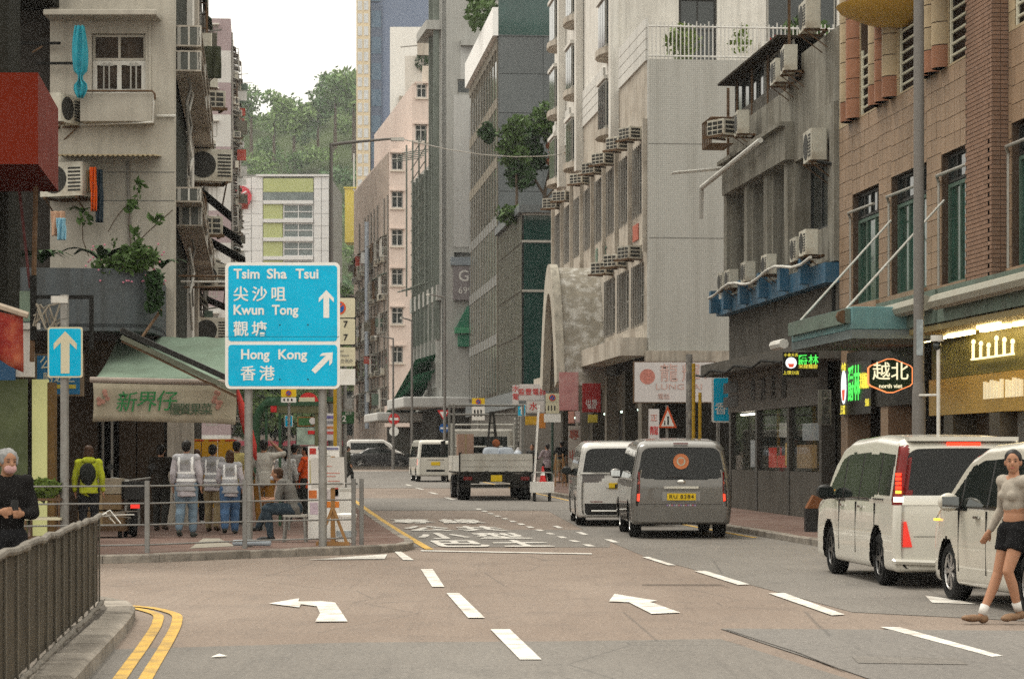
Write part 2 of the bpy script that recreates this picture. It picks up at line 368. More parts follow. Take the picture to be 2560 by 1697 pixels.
# pavements: slabs with their kerb stones
def pavement(name, poly, m): 
    bm = bmesh.new()
    o = sheet(name, poly, .125, m, kind='structure'); return o
def kerb_run(parent, path, side, length=.9, wd=.16, h=.13):
    """kerb stones one by one along the path, laid on the side given (+1 left of travel)"""
    pts = [V((*p, 0)) for p in path]; seg = [(pts[i + 1] - pts[i]).length for i in range(len(pts) - 1)]; tot = sum(seg)
    def at(s):
        for i, q in enumerate(seg):
            if s <= q or i == len(seg) - 1: return pts[i].lerp(pts[i + 1], min(1, s / q))
            s -= q
    s = 0; k = 0
    while s < tot - .1 and k < 190:
        e = min(tot, s + length); a, b = at(s + .006), at(e - .006); d = (b - a).normalized(); nn = V((-d.y, d.x, 0)) * side * wd
        za, zb = gz(a.y), gz(b.y); t = random.uniform(-.006, .006); c = d * .015
        mb = MB(); base = [a, b, b + nn, a + nn]; zz = [za, zb, zb, za]
        ch = [a + nn * .12 + c, b + nn * .12 - c, b + nn - c, a + nn + c]
        vs = [(p.x, p.y, z - .05) for p, z in zip(base, zz)] + [(p.x, p.y, z + h - .02 + t) for p, z in zip(base, zz)] + [(p.x, p.y, z + h + t) for p, z in zip(ch, zz)]
        mb.add(vs, [(0, 1, 5, 4), (1, 2, 6, 5), (2, 3, 7, 6), (3, 0, 4, 7), (4, 5, 9, 8), (5, 6, 10, 9), (6, 7, 11, 10), (7, 4, 8, 11), (8, 9, 10, 11)])
        mb.build('kerb_stone', M_KERB, parent, fix=True); s = e; k += 1
corner = smooth_path([(-40, 31.5), (-12, 34.3), (-8.5, 34.5), (-6.3, 35.0), (-5.2, 35.6), (-4.15, 36.8), (-3.0, 37.9), (-2.0, 39.05), (-1.66, 40.6), (LX(44), 44), (LX(52), 52), (LX(70), 70)], 5)
corner += [(LX(Y), Y) for Y in range(76, 151, 6)]
pl = pavement('pavement_left', offs(corner, -.15) + [(-60, 151), (-60, 31)], M_PAVE)
kerb_run(pl, corner[4:], 1)
pn = pavement('pavement_near', offs(nkp, -.26) + [(-40, 8)], mat('pavement_bedding', (.09, .08, .07), .95, .2, 4))
kerb_run(pn, nkp[1:40], 1, .92, .28, .13)
# paving slabs of the near pavement
sl0 = MB().bbox((-.247, -.247, 0), (.247, .247, .03), .006).mesh('paving_slab'); sl0.materials.append(M_SLAB)
ca, sa = math.cos(R(6.1)), math.sin(R(6.1))
def inside_near(x, y):
    for i in range(len(nkp) - 1):
        a, b = nkp[i], nkp[i + 1]
        cr = (b[0] - a[0]) * (y - a[1]) - (b[1] - a[1]) * (x - a[0]); L = math.hypot(b[0] - a[0], b[1] - a[1])
        t = ((x - a[0]) * (b[0] - a[0]) + (y - a[1]) * (b[1] - a[1])) / L / L
        if -.3 < t < 1.3 and cr / L < .42 and math.hypot(x - a[0], y - a[1]) < 3: return False
    return True
cnt = 0
for j in range(30):
    for i in range(9):
        u, v = -.78 - i * .5 + (.0), j * .5; x = -2.15 + u * ca - v * sa; y = 11.0 + u * sa + v * ca
        if 14 < y < 24.9 and inside_near(x, y):
            inst(sl0, 'paving_slab', pn, (x, y, .112 + random.uniform(-.003, .003)), (R(random.uniform(-.4, .4)), R(random.uniform(-.4, .4)), R(6.1))); cnt += 1
rc = [(RX(Y), Y) for Y in range(14, 151, 4)]
pr = pavement('pavement_right', offs(rc, .14) + [(60, 151), (60, 14)], M_PAVE)
kerb_run(pr, rc[2:], -1)
# sunken patch of plain concrete in the left pavement, drain cover by the crossing
sheet('concrete_patch', [tuple(G(q[0], q[1], .13)[:2]) for q in ((475, 1370), (588, 1364), (548, 1345), (508, 1345))], .130, mat('concrete_patch', (.27, .25, .21), .9, .15, 3, fine=.2), pl)
sheet('asphalt_patch', gp((2130, 1643), (2390, 1647), (2420, 1664), (2145, 1660)), .0125, M_GREY, road)
# a scrap of paper and leaves on the asphalt
for (x, y, s) in ((548, 1644, .06),):
    p = G(x, y); b = MB(); b.add([(-s, -s * .7, 0), (s * .8, -s * .6, .008), (s, s * .5, .004), (0, s * .2, .022), (-s * .7, s * .8, .006)], [(0, 1, 3), (1, 2, 3), (2, 4, 3), (4, 0, 3)])
    tag(b.build('litter', mat('paper_scrap', (.7, .68, .62), .9), None, loc=(p.x, p.y, .012)), {548: 'crumpled white paper scrap on the grey asphalt below the left turn arrow', 315: 'pale scrap by the near kerb, left of a similar one', 330: 'pale scrap by the near kerb beside the yellow line', 2390: 'small pale scrap on asphalt by the right lane line'}[x], 'litter')
# ================================================================ building kit
DIR = R(5.71)
def FY(px): return 12.4 / ((px - CX) / F + .1)                    # depth of the right-hand building line at a photo column
def FZ(px, py): return HC - (py - HY) * FY(px) / F
M_GLASS = mat('window_glass_dark', (.022, .028, .028), .06, .3, .8, spec=.6)
M_GLASSG = mat('window_glass_green', (.012, .040, .034), .05, .25, .5, spec=.7)
M_SHOP = mat('shop_glass', (.05, .06, .055), .03, 0, spec=.6, alpha=.28)
M_FRAME = mat('aluminium_frame', (.34, .33, .30), .5, .12, 3, metal=.3)
M_FRAMED = mat('dark_frame', (.03, .03, .028), .5, .2, 3)
M_WHITEM = mat('white_painted_metal', (.62, .61, .57), .55, .10, 3, dirt=(.3, .25, .19), dscale=3, damt=.5, rnd=.08)
M_AC = mat('air_conditioner_casing', (.52, .50, .43), .6, .1, 3, dirt=(.27, .22, .16), dscale=3.5, damt=.7, rnd=.14)
M_ACD = mat('air_conditioner_grille', (.035, .034, .03), .6, .2, 3)
M_RUST = mat('rusty_iron', (.12, .075, .045), .85, .35, 6, rnd=.1)
M_PIPE = mat('grey_pipe', (.26, .25, .23), .6, .15, 3, dirt=(.12, .1, .08), dscale=3, damt=.6)
M_CABLE = mat('black_cable', (.02, .02, .019), .7, 0)
def wall_cells(holes, a0, a1, z0, z1):
    A = sorted({a0, a1, *[h[0] for h in holes], *[h[1] for h in holes]}); A = [a for a in A if a0 <= a <= a1]
    Z = sorted({z0, z1, *[h[2] for h in holes], *[h[3] for h in holes]}); Z = [z for z in Z if z0 <= z <= z1]
    out = []
    for i in range(len(A) - 1):
        run = None
        for j in range(len(Z) - 1):
            ca, cz = (A[i] + A[i + 1]) / 2, (Z[j] + Z[j + 1]) / 2
            solid = not any(h[0] < ca < h[1] and h[2] < cz < h[3] for h in holes)
            if solid: run = [run[0] if run else Z[j], Z[j + 1]]
            if (not solid or j == len(Z) - 2) and run: out.append((A[i], A[i + 1], *run)); run = None
    return out
def wall_x(parent, m, y0, y1, z0, z1, holes=(), x0=0.0, t=.3, name='wall'):     # street-facing slab
    b = MB()
    for a, c, p, q in wall_cells(list(holes), y0, y1, z0, z1): b.box((x0, a, p), (x0 + t, c, q))
    return b.build(name, m, parent)
def wall_y(parent, m, x0, x1, z0, z1, holes=(), y0=0.0, t=.3, name='wall'):     # camera-facing slab
    b = MB()
    for a, c, p, q in wall_cells(list(holes), x0, x1, z0, z1): b.box((a, y0, p), (c, y0 + t, q))
    return b.build(name, m, parent)
def window(parent, axis, a0, a1, z0, z1, at, s=1, cols=2, rows=1, fm=None, gm=None, fw=.05, d=.06, transom=None, sill=False):
    """axis 'x': lies in a plane x=at spanning y; axis 'y': plane y=at spanning x; s = direction towards outdoors"""
    fm, gm = fm or M_FRAME, gm or M_GLASS; b = MB()
    def bx(p0, p1, q0, q1, u0, u1):
        lo, hi = min(u0, u1), max(u0, u1)
        b.box((lo, p0, q0), (hi, p1, q1)) if axis == 'x' else b.box((p0, lo, q0), (p1, hi, q1))
    o, i = at, at - s * d
    bx(a0, a0 + fw, z0, z1, o, i); bx(a1 - fw, a1, z0, z1, o, i); bx(a0 + fw, a1 - fw, z0, z0 + fw, o, i); bx(a0 + fw, a1 - fw, z1 - fw, z1, o, i)
    A = [a0 + (a1 - a0) * k / cols for k in range(cols + 1)]; Z = [z0 + (z1 - z0) * k / rows for k in range(rows + 1)]
    if transom: Z = [z0, z0 + (z1 - z0) * transom, z1]
    for a in A[1:-1]: bx(a - fw / 2, a + fw / 2, z0 + fw, z1 - fw, o - s * .004, i)
    for z in Z[1:-1]: bx(a0 + fw, a1 - fw, z - fw / 2, z + fw / 2, o - s * .008, i)
    if sill: bx(a0 - .05, a1 + .05, z0 - .07, z0 - .003, o + s * .12, i)
    w = b.build('window', fm, parent)
    for k in range(len(A) - 1):
        for j in range(len(Z) - 1):
            g = MB(); p0, p1, q0, q1 = A[k] + fw * .4, A[k + 1] - fw * .4, Z[j] + fw * .4, Z[j + 1] - fw * .4; u0, u1 = at - s * d * .55, at - s * d * .75
            lo, hi = min(u0, u1), max(u0, u1)
            g.box((lo, p0, q0), (hi, p1, q1)) if axis == 'x' else g.box((p0, lo, q0), (p1, hi, q1))
            g.build('pane', gm, w)
    return w
# outdoor units: fan face looks along -Y of the unit, casing 0.8 x 0.3 x 0.55
def ac_meshes():
    c = MB().bbox((-.4, -.15, 0), (.4, .15, .56), .02).mesh('air_conditioner'); c.materials.append(M_AC)
    g = MB()
    g.cyl((-.12, -.158, .28), (-.12, -.151, .28), .23, n=20)
    for k in range(7): g.box((.14, -.157, .08 + k * .06), (.37, -.151, .11 + k * .06))
    g = g.mesh('grille'); g.materials.append(M_ACD)
    b = MB()
    for x in (-.3, .3):
        b.box((x - .02, -.17, -.04), (x + .02, .3, 0)); b.tube([(x, -.14, -.03), (x, .3, -.36)], .014, 6)
    b.box((-.32, .25, -.05), (.32, .29, .01))
    b = b.mesh('bracket'); b.materials.append(M_RUST)
    return c, g, b
AC_C, AC_G, AC_B = ac_meshes()
def louvre_mesh():                                                # boxy window-type unit with a slotted front
    c = MB().bbox((-.34, -.36, 0), (.34, .2, .42), .015).mesh('air_conditioner'); c.materials.append(M_AC)
    g = MB()
    for i in range(3):
        for j in range(3): g.box((-.30 + i * .205, -.364, .045 + j * .118), (-.30 + i * .205 + .17, -.358, .045 + j * .118 + .085))
    for j in range(3):
        for s in (-1, 1): g.box((s * .342 - .003, -.30, .06 + j * .115), (s * .342 + .003, .05, .06 + j * .115 + .08))
    g = g.mesh('grille'); g.materials.append(M_ACD)
    b = MB()
    for x in (-.3, .3):
        b.box((x - .025, -.46, -.05), (x + .025, .25, 0)); b.tube([(x, -.43, -.03), (x, .22, .5)], .016, 6)
    b.box((-.36, -.48, -.07), (.36, -.43, .0))
    b = b.mesh('bracket'); b.materials.append(M_RUST)
    return c, g, b
LV = louvre_mesh()
def ac(parent, loc, rz=0.0, s=1.0, kind=0, bracket=True):
    cs, gr, br = (AC_C, AC_G, AC_B) if kind == 0 else LV
    o = inst(cs, 'air_conditioner', parent, loc, (0, 0, rz), (s, s, s)); inst(gr, 'grille', o)
    if bracket: inst(br, 'bracket', o)
    return o
def rods(name, m, parent, segs, r=.012, n=6):
    b = MB()
    for p, q in segs: b.cyl(p, q, r, n=n)
    return b.build(name, m, parent)
def pipe(parent, pts, r, m=None, name='pipe'): return MB().tube(pts, r, 8).build(name, m or M_PIPE, parent, smooth=40)
def tiles(parent, plane, at, cells, tw, th, m, gap=.012, depth=.02, limit=300, name='tile', s=-1):
    """real tiles, one object each for the first `limit`, the rest joined; cells: (a0,a1,z0,z1) fields"""
    key = (tw, th, plane); me = MB()
    c = MB().bbox((gap / 2 - tw / 2, gap / 2 - th / 2, 0), (tw / 2 - gap / 2, th / 2 - gap / 2, depth), .004).mesh(name); c.materials.append(m); n = 0; rest = MB()
    for a0, a1, z0, z1 in cells:
        nc, nr = max(1, round((a1 - a0) / tw)), max(1, round((z1 - z0) / th)); sx, sz = (a1 - a0) / nc / tw, (z1 - z0) / nr / th
        for j in range(nr):
            for i in range(nc):
                a, z = a0 + (i + .5) * tw * sx, z0 + (j + .5) * th * sz; jig = random.uniform(-.003, .003)
                if n < limit:
                    if plane == 'x': inst(c, name, parent, (at - s * 0 + jig, a, z), (R(90), 0, R(-90) if s < 0 else R(90)), (sx, sz, 1))
                    else: inst(c, name, parent, (a, at + jig, z), (R(90), 0, 0), (sx, sz, 1))
                else:
                    h0, h1 = tw * sx / 2 - gap / 2, th * sz / 2 - gap / 2; e = depth * s
                    if plane == 'x': rest.box((min(at, at + e) + jig, a - h0, z - h1), (max(at, at + e) + jig, a + h0, z + h1))
                    else: rest.box((a - h0, min(at, at + e) + jig, z - h1), (a + h0, max(at, at + e) + jig, z + h1))
                n += 1
    if rest.v: rest.build(name + '_field', m, parent, kind='stuff')
def clump(b, c, r, n, leaf, flat=1.0, seed=None):                # leaf-sized faces through an ellipsoid
    rg = random.Random(seed) if seed is not None else random
    for _ in range(n):
        while True:
            p = V((rg.uniform(-1, 1), rg.uniform(-1, 1), rg.uniform(-1, 1)))
            if .25 < p.length < 1: break
        p = V((p.x * r[0], p.y * r[1], p.z * r[2])) + V(c); s = leaf * rg.uniform(.6, 1.3)
        d = V((rg.uniform(-1, 1), rg.uniform(-1, 1), rg.uniform(-.7, .7))).normalized(); e = d.orthogonal().normalized(); e.rotate(Matrix.Rotation(rg.uniform(0, 6.3), 3, d))
        q = d.cross(e)
        b.add([p - e * s, p + q * s * .45, p + e * s, p - q * s * .45], [(0, 1, 2, 3)])
def leafmat(name, col, var=.4):
    m = mat(name, col, .6, var, .9, fine=.2); b = m.node_tree.nodes['Principled BSDF']; b.inputs['Subsurface Weight'].default_value = 0; return m
M_LEAF = leafmat('leaves_mid_green', (.055, .10, .025)); M_LEAFD = leafmat('leaves_dark_green', (.025, .055, .018)); M_LEAFY = leafmat('leaves_yellow_green', (.11, .16, .03))
M_LEAFR = leafmat('leaves_rust', (.20, .065, .02)); M_BARK = mat('bark', (.10, .075, .055), .9, .3, 6, bump=.3)
# ================================================================ right-hand side of the street
M_TAN = mat('tan_tile', (.30, .205, .135), .55, .12, 1.5, rnd=.10, streak=.12, fine=.1)
M_TANR = mat('terracotta_tile', (.31, .145, .085), .55, .12, 2, rnd=.1)
M_TANY = mat('cream_tile', (.42, .33, .21), .55, .12, 2, rnd=.1)
M_GROUT = mat('dark_grout', (.085, .06, .045), .9, .2, 3)
M_BRICKP = mat('brown_brick', (.255, .16, .115), .7, .14, 3, rnd=.12)
M_COPPER = mat('verdigris_panel', (.15, .20, .165), .6, .15, 1.5, dirt=(.09, .095, .08), dscale=1.6, damt=.6, streak=.2)
def rb(name, Y0, label, cat='building'): return empty(name, (12.4 - .1 * Y0, Y0, gz(Y0) - .02), DIR, label, cat)
def lyf(Y0): return lambda Y: (Y - Y0) * 1.00499
# ---- tan tiled block with balconies
Y0 = 33.0; ly = lyf(Y0); z0 = 0
B = rb('tiled_building', Y0, 'brown tiled block with green windows, round columns and lit shopfronts at the right')
wins = [(ly(48.97), ly(51.2), 4.75, 7.15), (ly(45.4), ly(48.0), 4.75, 7.15), (ly(42.05), ly(44.4), 4.7, 7.15), (ly(36.4), ly(40.2), 4.7, 7.15)]
bal = [(ly(49.1), ly(50.5), 8.75, 11.2), (ly(45.55), ly(47.4), 8.75, 11.2), (ly(42.1), ly(43.9), 8.75, 11.2), (ly(36.4), ly(40.0), 8.75, 11.2)]
wall_x(B, M_GROUT, 0, ly(52.4), 4.0, 15, wins + bal, 0, .4)
MB().box((.42, 0, 4.0), (9, ly(52.4), 15)).build('core', mat('core_dark', (.05, .045, .04), .9), B)
ends = [ly(38.0), ly(40.2), ly(42.05)]
cells = [c for c in wall_cells(wins + bal + [(ly(40.35), ly(42.0), 3.9, 15)], ly(37.0), ly(52.38), 4.5, 8.7)]
tiles(B, 'x', 0, sorted(cells, key=lambda c: -c[0])[::-1], .33, .31, M_TAN, limit=300)
tiles(B, 'x', 0, wall_cells(bal + [(ly(40.35), ly(42.0), 3.9, 15)], ly(37.0), ly(52.38), 8.7, 13), .33, .34, M_TANY, limit=60)
# slim brick pier standing proud, in courses
pb = MB().box((-.28, ly(40.4), 4.0), (0, ly(41.95), 15)).build('pier', M_GROUT, B)
br = MB().box((-.012, 0, 0), (0, .215, .062)).mesh('brick'); br.materials.append(M_BRICKP); br2 = MB().box((0, -.012, 0), (.13, 0, .062)).mesh('brick'); br2.materials.append(M_BRICKP)
rest = MB(); k = 0
for r in range(118):
    z = 4.55 + r * .075; off = .11 if r % 2 else 0
    for i in range(7):
        y = ly(40.4) + .01 + i * .225 - (off if i else 0) ; yy = min(y, ly(41.95) - .215)
        if z < 9.6 and i % 7 < 2 and k < 130: inst(br, 'brick', pb, (-.28, yy, z)); k += 1
        else: rest.box((-.292, yy, z), (-.28, yy + .213, z + .062))
    for i in range(2):
        if z < 9.6 and k < 270: inst(br2, 'brick', pb, (-.28 + i * .14, ly(40.4), z)); k += 1
        else: rest.box((-.28 + i * .14, ly(40.4) - .012, z), (-.15 + i * .14, ly(40.4), z + .062))
rest.build('brick_field', M_BRICKP, pb, kind='stuff')
M_GRW = mat('green_window_frame', (.07, .115, .09), .55, .15, 3)
M_CURT = mat('green_tinted_pane', (.02, .055, .042), .08, .35, 1.2, spec=.6)
for (a, b, p, q) in wins:
    window(B, 'x', a + .05, b - .05, p + .03, q - .55, .10, -1, 3, 1, M_GRW, M_CURT, .07, .08)
    window(B, 'x', a + .05, b - .05, q - .53, q - .02, .10, -1, 4, 1, M_FRAMED, M_GLASS, .05, .08)
    MB().box((-.10, a - .05, p - .12), (.10, b + .05, p + .028)).build('sill', M_TAN, B)
    pipe(B, [(-.03, b + .12, p), (-.03, b + .12, q - .5), (-.10, b + .02, q - .38), (-.10, a + .1, q - .40)], .03, M_FRAME)
for (a, b, p, q) in bal:
    for k in range(6): rods('rail', mat('cream_rail', (.50, .48, .38), .5, .1), B, [((.02, a, p + .14 + k * .21), (.02, b, p + .14 + k * .21))], .028)
    for y in (a + .06, b - .06): rods('rail_post', mat('cream_rail'), B, [((.02, y, p), (.02, y, p + 1.35))], .035)
    window(B, 'x', a, b, p + .1, q, .40, -1, 2, 1, M_FRAMED, M_GLASS, .06, .05)
# round columns between the balconies, built of drum segments
for yc, m in ((50.8, M_TANR), (51.3, M_TANY), (48.9, M_TANY), (48.4, M_TANR), (47.8, M_TANY), (45.2, M_TANR), (44.75, M_TANY), (44.2, M_TANY), (41.0, M_TANY)):
    col = empty('column', (0, 0, 0)); col.parent = B
    for k in range(7): MB().cyl((-.02, ly(yc), 8.72 + k * .42), (-.02, ly(yc), 9.12 + k * .42), .235, n=18).build('column_drum', m if k else M_TANR, col, smooth=40)
    MB().cyl((-.02, ly(yc), 8.72), (-.02, ly(yc), 11.6), .222, n=14).build('core', M_GROUT, col)
for yc in (47.2, 43.1):
    b = MB(); b.lathe([(.10, -.32), (.75, -.22), (1.22, -.02), (1.30, .08), (1.0, .10), (.98, .40), (.05, .42)], (.0, ly(yc), 10.35 if yc > 45 else 10.55), 28)
    b.build('round_canopy', mat('ochre_paint', (.50, .30, .055), .5, .1, 2, dirt=(.25, .15, .05), dscale=2, damt=.4), B, smooth=35)
# canopy fascia, roller casings, struts
for a, b, x in ((34.5, 41.2, -1.0), (41.35, 45.4, -1.0)):
    n = round((b - a) / .9)
    for k in range(n):
        y0_, y1_ = ly(a + (b - a) * k / n) + .008, ly(a + (b - a) * (k + 1) / n) - .008
        MB().box((x, y0_, 3.88), (x + .08, y1_, 4.46)).build('fascia_panel', M_COPPER, B)
    MB().box((x + .08, ly(a), 3.95), (.0, ly(b), 4.4)).build('canopy', M_COPPER, B)
    pipe(B, [(x - .13, ly(a) + .1, 4.23), (x - .13, ly(b) - .35, 4.20)], .135, mat('awning_casing', (.35, .34, .28), .45, .15, 2, dirt=(.2, .17, .12), dscale=2, damt=.6, metal=.3), 'awning_roller')
bx = MB().box((-2.0, ly(43.2), 3.86), (-.1, ly(48.2), 4.27)); bx.build('box_canopy', mat('turquoise_metal', (.13, .26, .27), .5, .15, 1.5, dirt=(.10, .15, .15), dscale=2, damt=.5), B, bev=.02)
MB().box((-2.09, ly(43.3), 3.98), (-2.003, ly(48.1), 4.24)).build('fascia_panel', M_COPPER, B)
MB().box((-2.0, ly(43.2), 3.70), (-.1, ly(48.2), 3.855)).build('canopy_soffit', mat('soffit_grey', (.17, .2, .2), .7), B)
for y in (43.8, 47.6): rods('stay_rod', M_WHITEM, B, [((-1.95, ly(y), 4.27), (-.02, ly(y) + .4, 6.3))], .022)
pipe(B, [(-2.12, ly(43.35), 4.10), (-2.12, ly(43.45), 4.10)], .12, M_RUST, 'cable_reel')
pipe(B, [(-2.15, ly(48.2), 3.84), (-2.15, ly(49.2), 3.84)], .10, M_WHITEM, 'awning_roller')
# shopfront zone below
M_GOLD = mat('gold_fascia', (.50, .32, .07), .4, .12, .8, metal=.3, streak=.15); M_OLIVE = mat('olive_fascia', (.16, .145, .035), .45, .15, .8, metal=.3)
M_LAMP = mat('warm_tube', (.9, .8, .6), .5, 0, emit=(1, .75, .32), es=10); M_LAMPW = mat('white_tube', (.9, .9, .85), .5, 0, emit=(1, .93, .78), es=6)
MB().box((.0, ly(33.2), 2.35), (.25, ly(45.3), 3.02)).build('shop_fascia', M_GOLD, B)
MB().box((.05, ly(33.2), 3.03), (.25, ly(45.3), 3.75)).build('shop_fascia', M_OLIVE, B)
MB().box((-.95, ly(33.2), 3.76), (.3, ly(45.3), 3.86)).build('soffit', mat('soffit_warm', (.28, .22, .10), .4, .1), B)
for y in (35.2, 37.6, 39.4, 41.4, 43.2): MB().box((-.35, ly(y), 3.70), (-.27, ly(y + 1.5), 3.755)).build('lamp', M_LAMP, B)
for y in (36.4, 39.0): MB().box((-.62, ly(y), 3.71), (-.56, ly(y + 1.2), 3.755)).build('lamp', M_LAMP, B)
for k in range(11): MB().box((-.05, ly(39.6) + k * .19 + (.12 if k > 4 else 0), 2.58), (-.002, ly(39.6) + k * .19 + .075 + (.12 if k > 4 else 0), 2.86 + (k % 3) * .02)).build('raised_letter', mat('letter_lit', (.7, .62, .45), .5, emit=(1, .86, .55), es=.3), B)
b = MB(); b.box((-.06, ly(40.0), 3.28), (-.02, ly(42.4), 3.31))
for k in range(6):
    y = ly(40.05) + k * .45; b.box((-.06, y, 3.30), (-.02, y + .04, 3.45 + .05 * (k % 3))); b.ell((-.04, y, 3.50 + .05 * (k % 3)), (.03, .09, .05), 8, 5)
b.build('neon_ornament', mat('warm_neon', (.9, .8, .5), .5, emit=(1, .80, .38), es=1.3), B)
MB().box((.6, 0, 0), (9, ly(52.4), 4.0)).build('shop_back', mat('shop_interior', (.12, .075, .03), .8, .2, 1), B)  # recess shade put into this dark amber wall colour
for y, m_, x in ((52.0, M_TAN, 0), (48.6, M_TAN, 0), (44.0, mat('dark_stone', (.06, .05, .035), .4), 0), (41.2, mat('dark_stone'), 0), (38.6, M_GOLD, .05), (36.0, mat('dark_stone'), 0)):
    MB().box((x, ly(y) - .3, 0), (.7, ly(y) + .3, 2.34 if y < 45 else 4.0)).build('shop_pier', m_, B)
MB().box((.35, ly(41.6), 0), (.41, ly(43.4), 2.34)).build('door_panel', mat('dark_brown_door', (.045, .03, .018), .4, .2), B)
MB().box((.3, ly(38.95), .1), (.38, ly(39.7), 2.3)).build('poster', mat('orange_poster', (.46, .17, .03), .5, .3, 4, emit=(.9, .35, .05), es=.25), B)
MB().box((.25, ly(39.95), .1), (.31, ly(40.15), 2.0)).build('lamp', M_LAMPW, B)
MB().box((.25, ly(40.3), .1), (.30, ly(40.7), 2.33)).build('steel_jamb', mat('brushed_steel', (.4, .4, .38), .35, .1, metal=.8), B)
for y in (46.3, 50.2): MB().box((.45, ly(y) - 1.3, 0), (.5, ly(y) + 1.3, 2.6)).build('opening_shade_panel', mat('opening_shade', (.012, .01, .008), .8), B)  # near-black slab stands in for the shade inside each opening
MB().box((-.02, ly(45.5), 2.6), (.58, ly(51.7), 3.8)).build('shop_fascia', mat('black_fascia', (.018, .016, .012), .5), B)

# ---- grey concrete three-storey block with the blue ledge
Y0 = 52.5; ly = lyf(Y0); E = ly(65.0)
B2 = rb('concrete_building', Y0, 'stained grey concrete low-rise with blue ledge and rusty rooftop shack')
M_CONC = mat('stained_concrete', (.30, .285, .245), .9, .14, 1.2, streak=.75, dirt=(.13, .115, .09), dscale=.8, damt=.65, bump=.25, fine=.12)
M_CONCD = mat('dark_render', (.145, .135, .12), .9, .15, 1.5, streak=.5, bump=.2)
bays = [(ly(53.05) + .5, ly(57.2) - .25, 5.95, 8.55), (ly(57.3) + .15, ly(59.4), 5.95, 8.6), (ly(59.9), ly(61.9), 5.95, 8.6), (ly(62.4), ly(64.8), 5.95, 8.6)]
wall_x(B2, M_CONC, 0, E, 5.85, 10.4, bays, 0, .5)
wall_x(B2, M_CONC, 0, ly(56.2), 10.4, 11.0, (), 0, .4)
MB().box((.52, 0.01, 5.4), (8, E - .01, 10.38)).build('core', mat('core_dark'), B2)
for y in (52.55, 57.25, 59.65, 62.15, 64.95): MB().box((-.10, ly(y), 5.86), (0, ly(y) + .42, 9.35)).build('pilaster', M_CONC, B2)
MB().box((-.22, ly(57.0), 8.62), (-.003, E, 9.42)).build('lintel', M_CONC, B2)
MB().box((-.36, ly(57.0), 9.42), (.1, E, 9.52)).build('ledge', M_CONC, B2)
pipe(B2, [(-.48, ly(58.6), 9.28), (-.48, ly(66.6), 9.02), (-.45, ly(66.9), 8.2)], .07, M_WHITEM)
for (a, b, p, q) in bays:
    window(B2, 'x', a + .04, b - .04, p + .9, q - .03, .38, -1, 3, 1, M_FRAMED, M_GLASS, .06, .06)
    MB().box((.3, a + .002, p), (.4, b - .002, p + .88)).build('spandrel', M_CONC, B2)
    pipe(B2, [(.26, a + .35, p), (.26, a + .35, q - .3), (.24, a + .7, q)], .03, M_RUST)
M_BLUE = mat('blue_paint', (.035, .115, .20), .6, .2, 2, dirt=(.05, .08, .10), dscale=2, damt=.6, streak=.25)
MB().box((-.30, 0, 5.38), (.2, ly(65.4), 5.82)).build('blue_ledge', M_BLUE, B2)
for y in (54.0, 56.2, 58.6, 61.0, 63.2, 65.0): MB().box((-.52, ly(y), 5.45), (-.303, ly(y) + .28, 6.05)).build('blue_bracket', M_BLUE, B2)
pipe(B2, [(-.56, ly(52.8) + k * .95, 5.95 - .28 * math.sin(k * 1.1) * .35) for k in range(14)], .035, M_WHITEM)
for y, z, s in ((53.6, 6.05, 1.0), (54.6, 6.0, .95), (57.9, 5.95, .85), (60.4, 5.95, .9), (62.6, 5.95, .85), (63.6, 5.95, .85)):
    ac(B2, (-.42, ly(y), z), R(-90) if s < .9 else R(-92), s)
ac(B2, (-.25, ly(53.7), 8.15), R(-93), 1.25); ac(B2, (-.3, ly(57.3), 10.45), R(-93), 1.0); ac(B2, (-.3, ly(56.2), 10.55), R(-96), 1.05); ac(B2, (-.4, ly(53.6), 11.05), R(-93), 1.15)
ac(B2, (-.42, ly(61.2), 9.75), R(-96), 1.05); ac(B2, (-.5, ly(63.0), 9.95), R(-60), 1.0, 1)
rods('cable', M_CABLE, B2, [((-.06, ly(52.75), 4.2), (-.06, ly(52.75), 8.3)), ((-.3, ly(53.2), 8.1), (-.08, ly(52.76), 8.0))], .04)
# rooftop shack
sh = MB(); sh.box((-.30, ly(57.6), 11.62), (3.0, ly(65.2), 11.68)); sh.build('shack_roof', mat('black_rust_sheet', (.035, .028, .02), .9, .3, 3), B2)
for y in (58.2, 60.2, 62.2, 64.2, 65.5): rods('shack_post', M_RUST, B2, [((.05, ly(y), 9.5), (.05, ly(y), 11.62))], .04)
wall_x(B2, M_CONCD, ly(57.6), E, 10.41, 10.75, (), .05, .1, 'shack_sill')
window(B2, 'x', ly(57.7), ly(61.0), 10.76, 11.6, .12, -1, 4, 1, M_FRAME, M_GLASS, .05, .05); window(B2, 'x', ly(61.1), E - .1, 10.76, 11.6, .12, -1, 4, 1, M_FRAMED, M_GLASS, .05, .05)
cg = [((-.7, ly(64.0) + i * .25, z), (-.1, ly(64.0) + i * .25, z)) for i in range(6) for z in (9.9, 10.6)] + [((-.7, ly(64.0) + i * .25, 9.9), (-.7, ly(64.0) + i * .25, 10.6)) for i in range(6)] + [((-.7, ly(64.0), z), (-.7, ly(65.25), z)) for z in (9.9, 10.25, 10.6)]
rods('window_cage', M_RUST, B2, cg, .02)
rods('drying_rack', M_WHITEM, B2, [((-1.6, ly(64.6) + i * .12, 9.2), (-.1, ly(64.6) + i * .12, 9.35)) for i in range(5)] + [((-1.6, ly(64.6), 9.2), (-1.6, ly(64.6) + .48, 9.2))], .018)
pipe(B2, [(-.12, ly(57.0), 10.6), (-.12, ly(57.0), 12.4), (-.2, ly(56.9), 12.6)], .035, M_RUST)
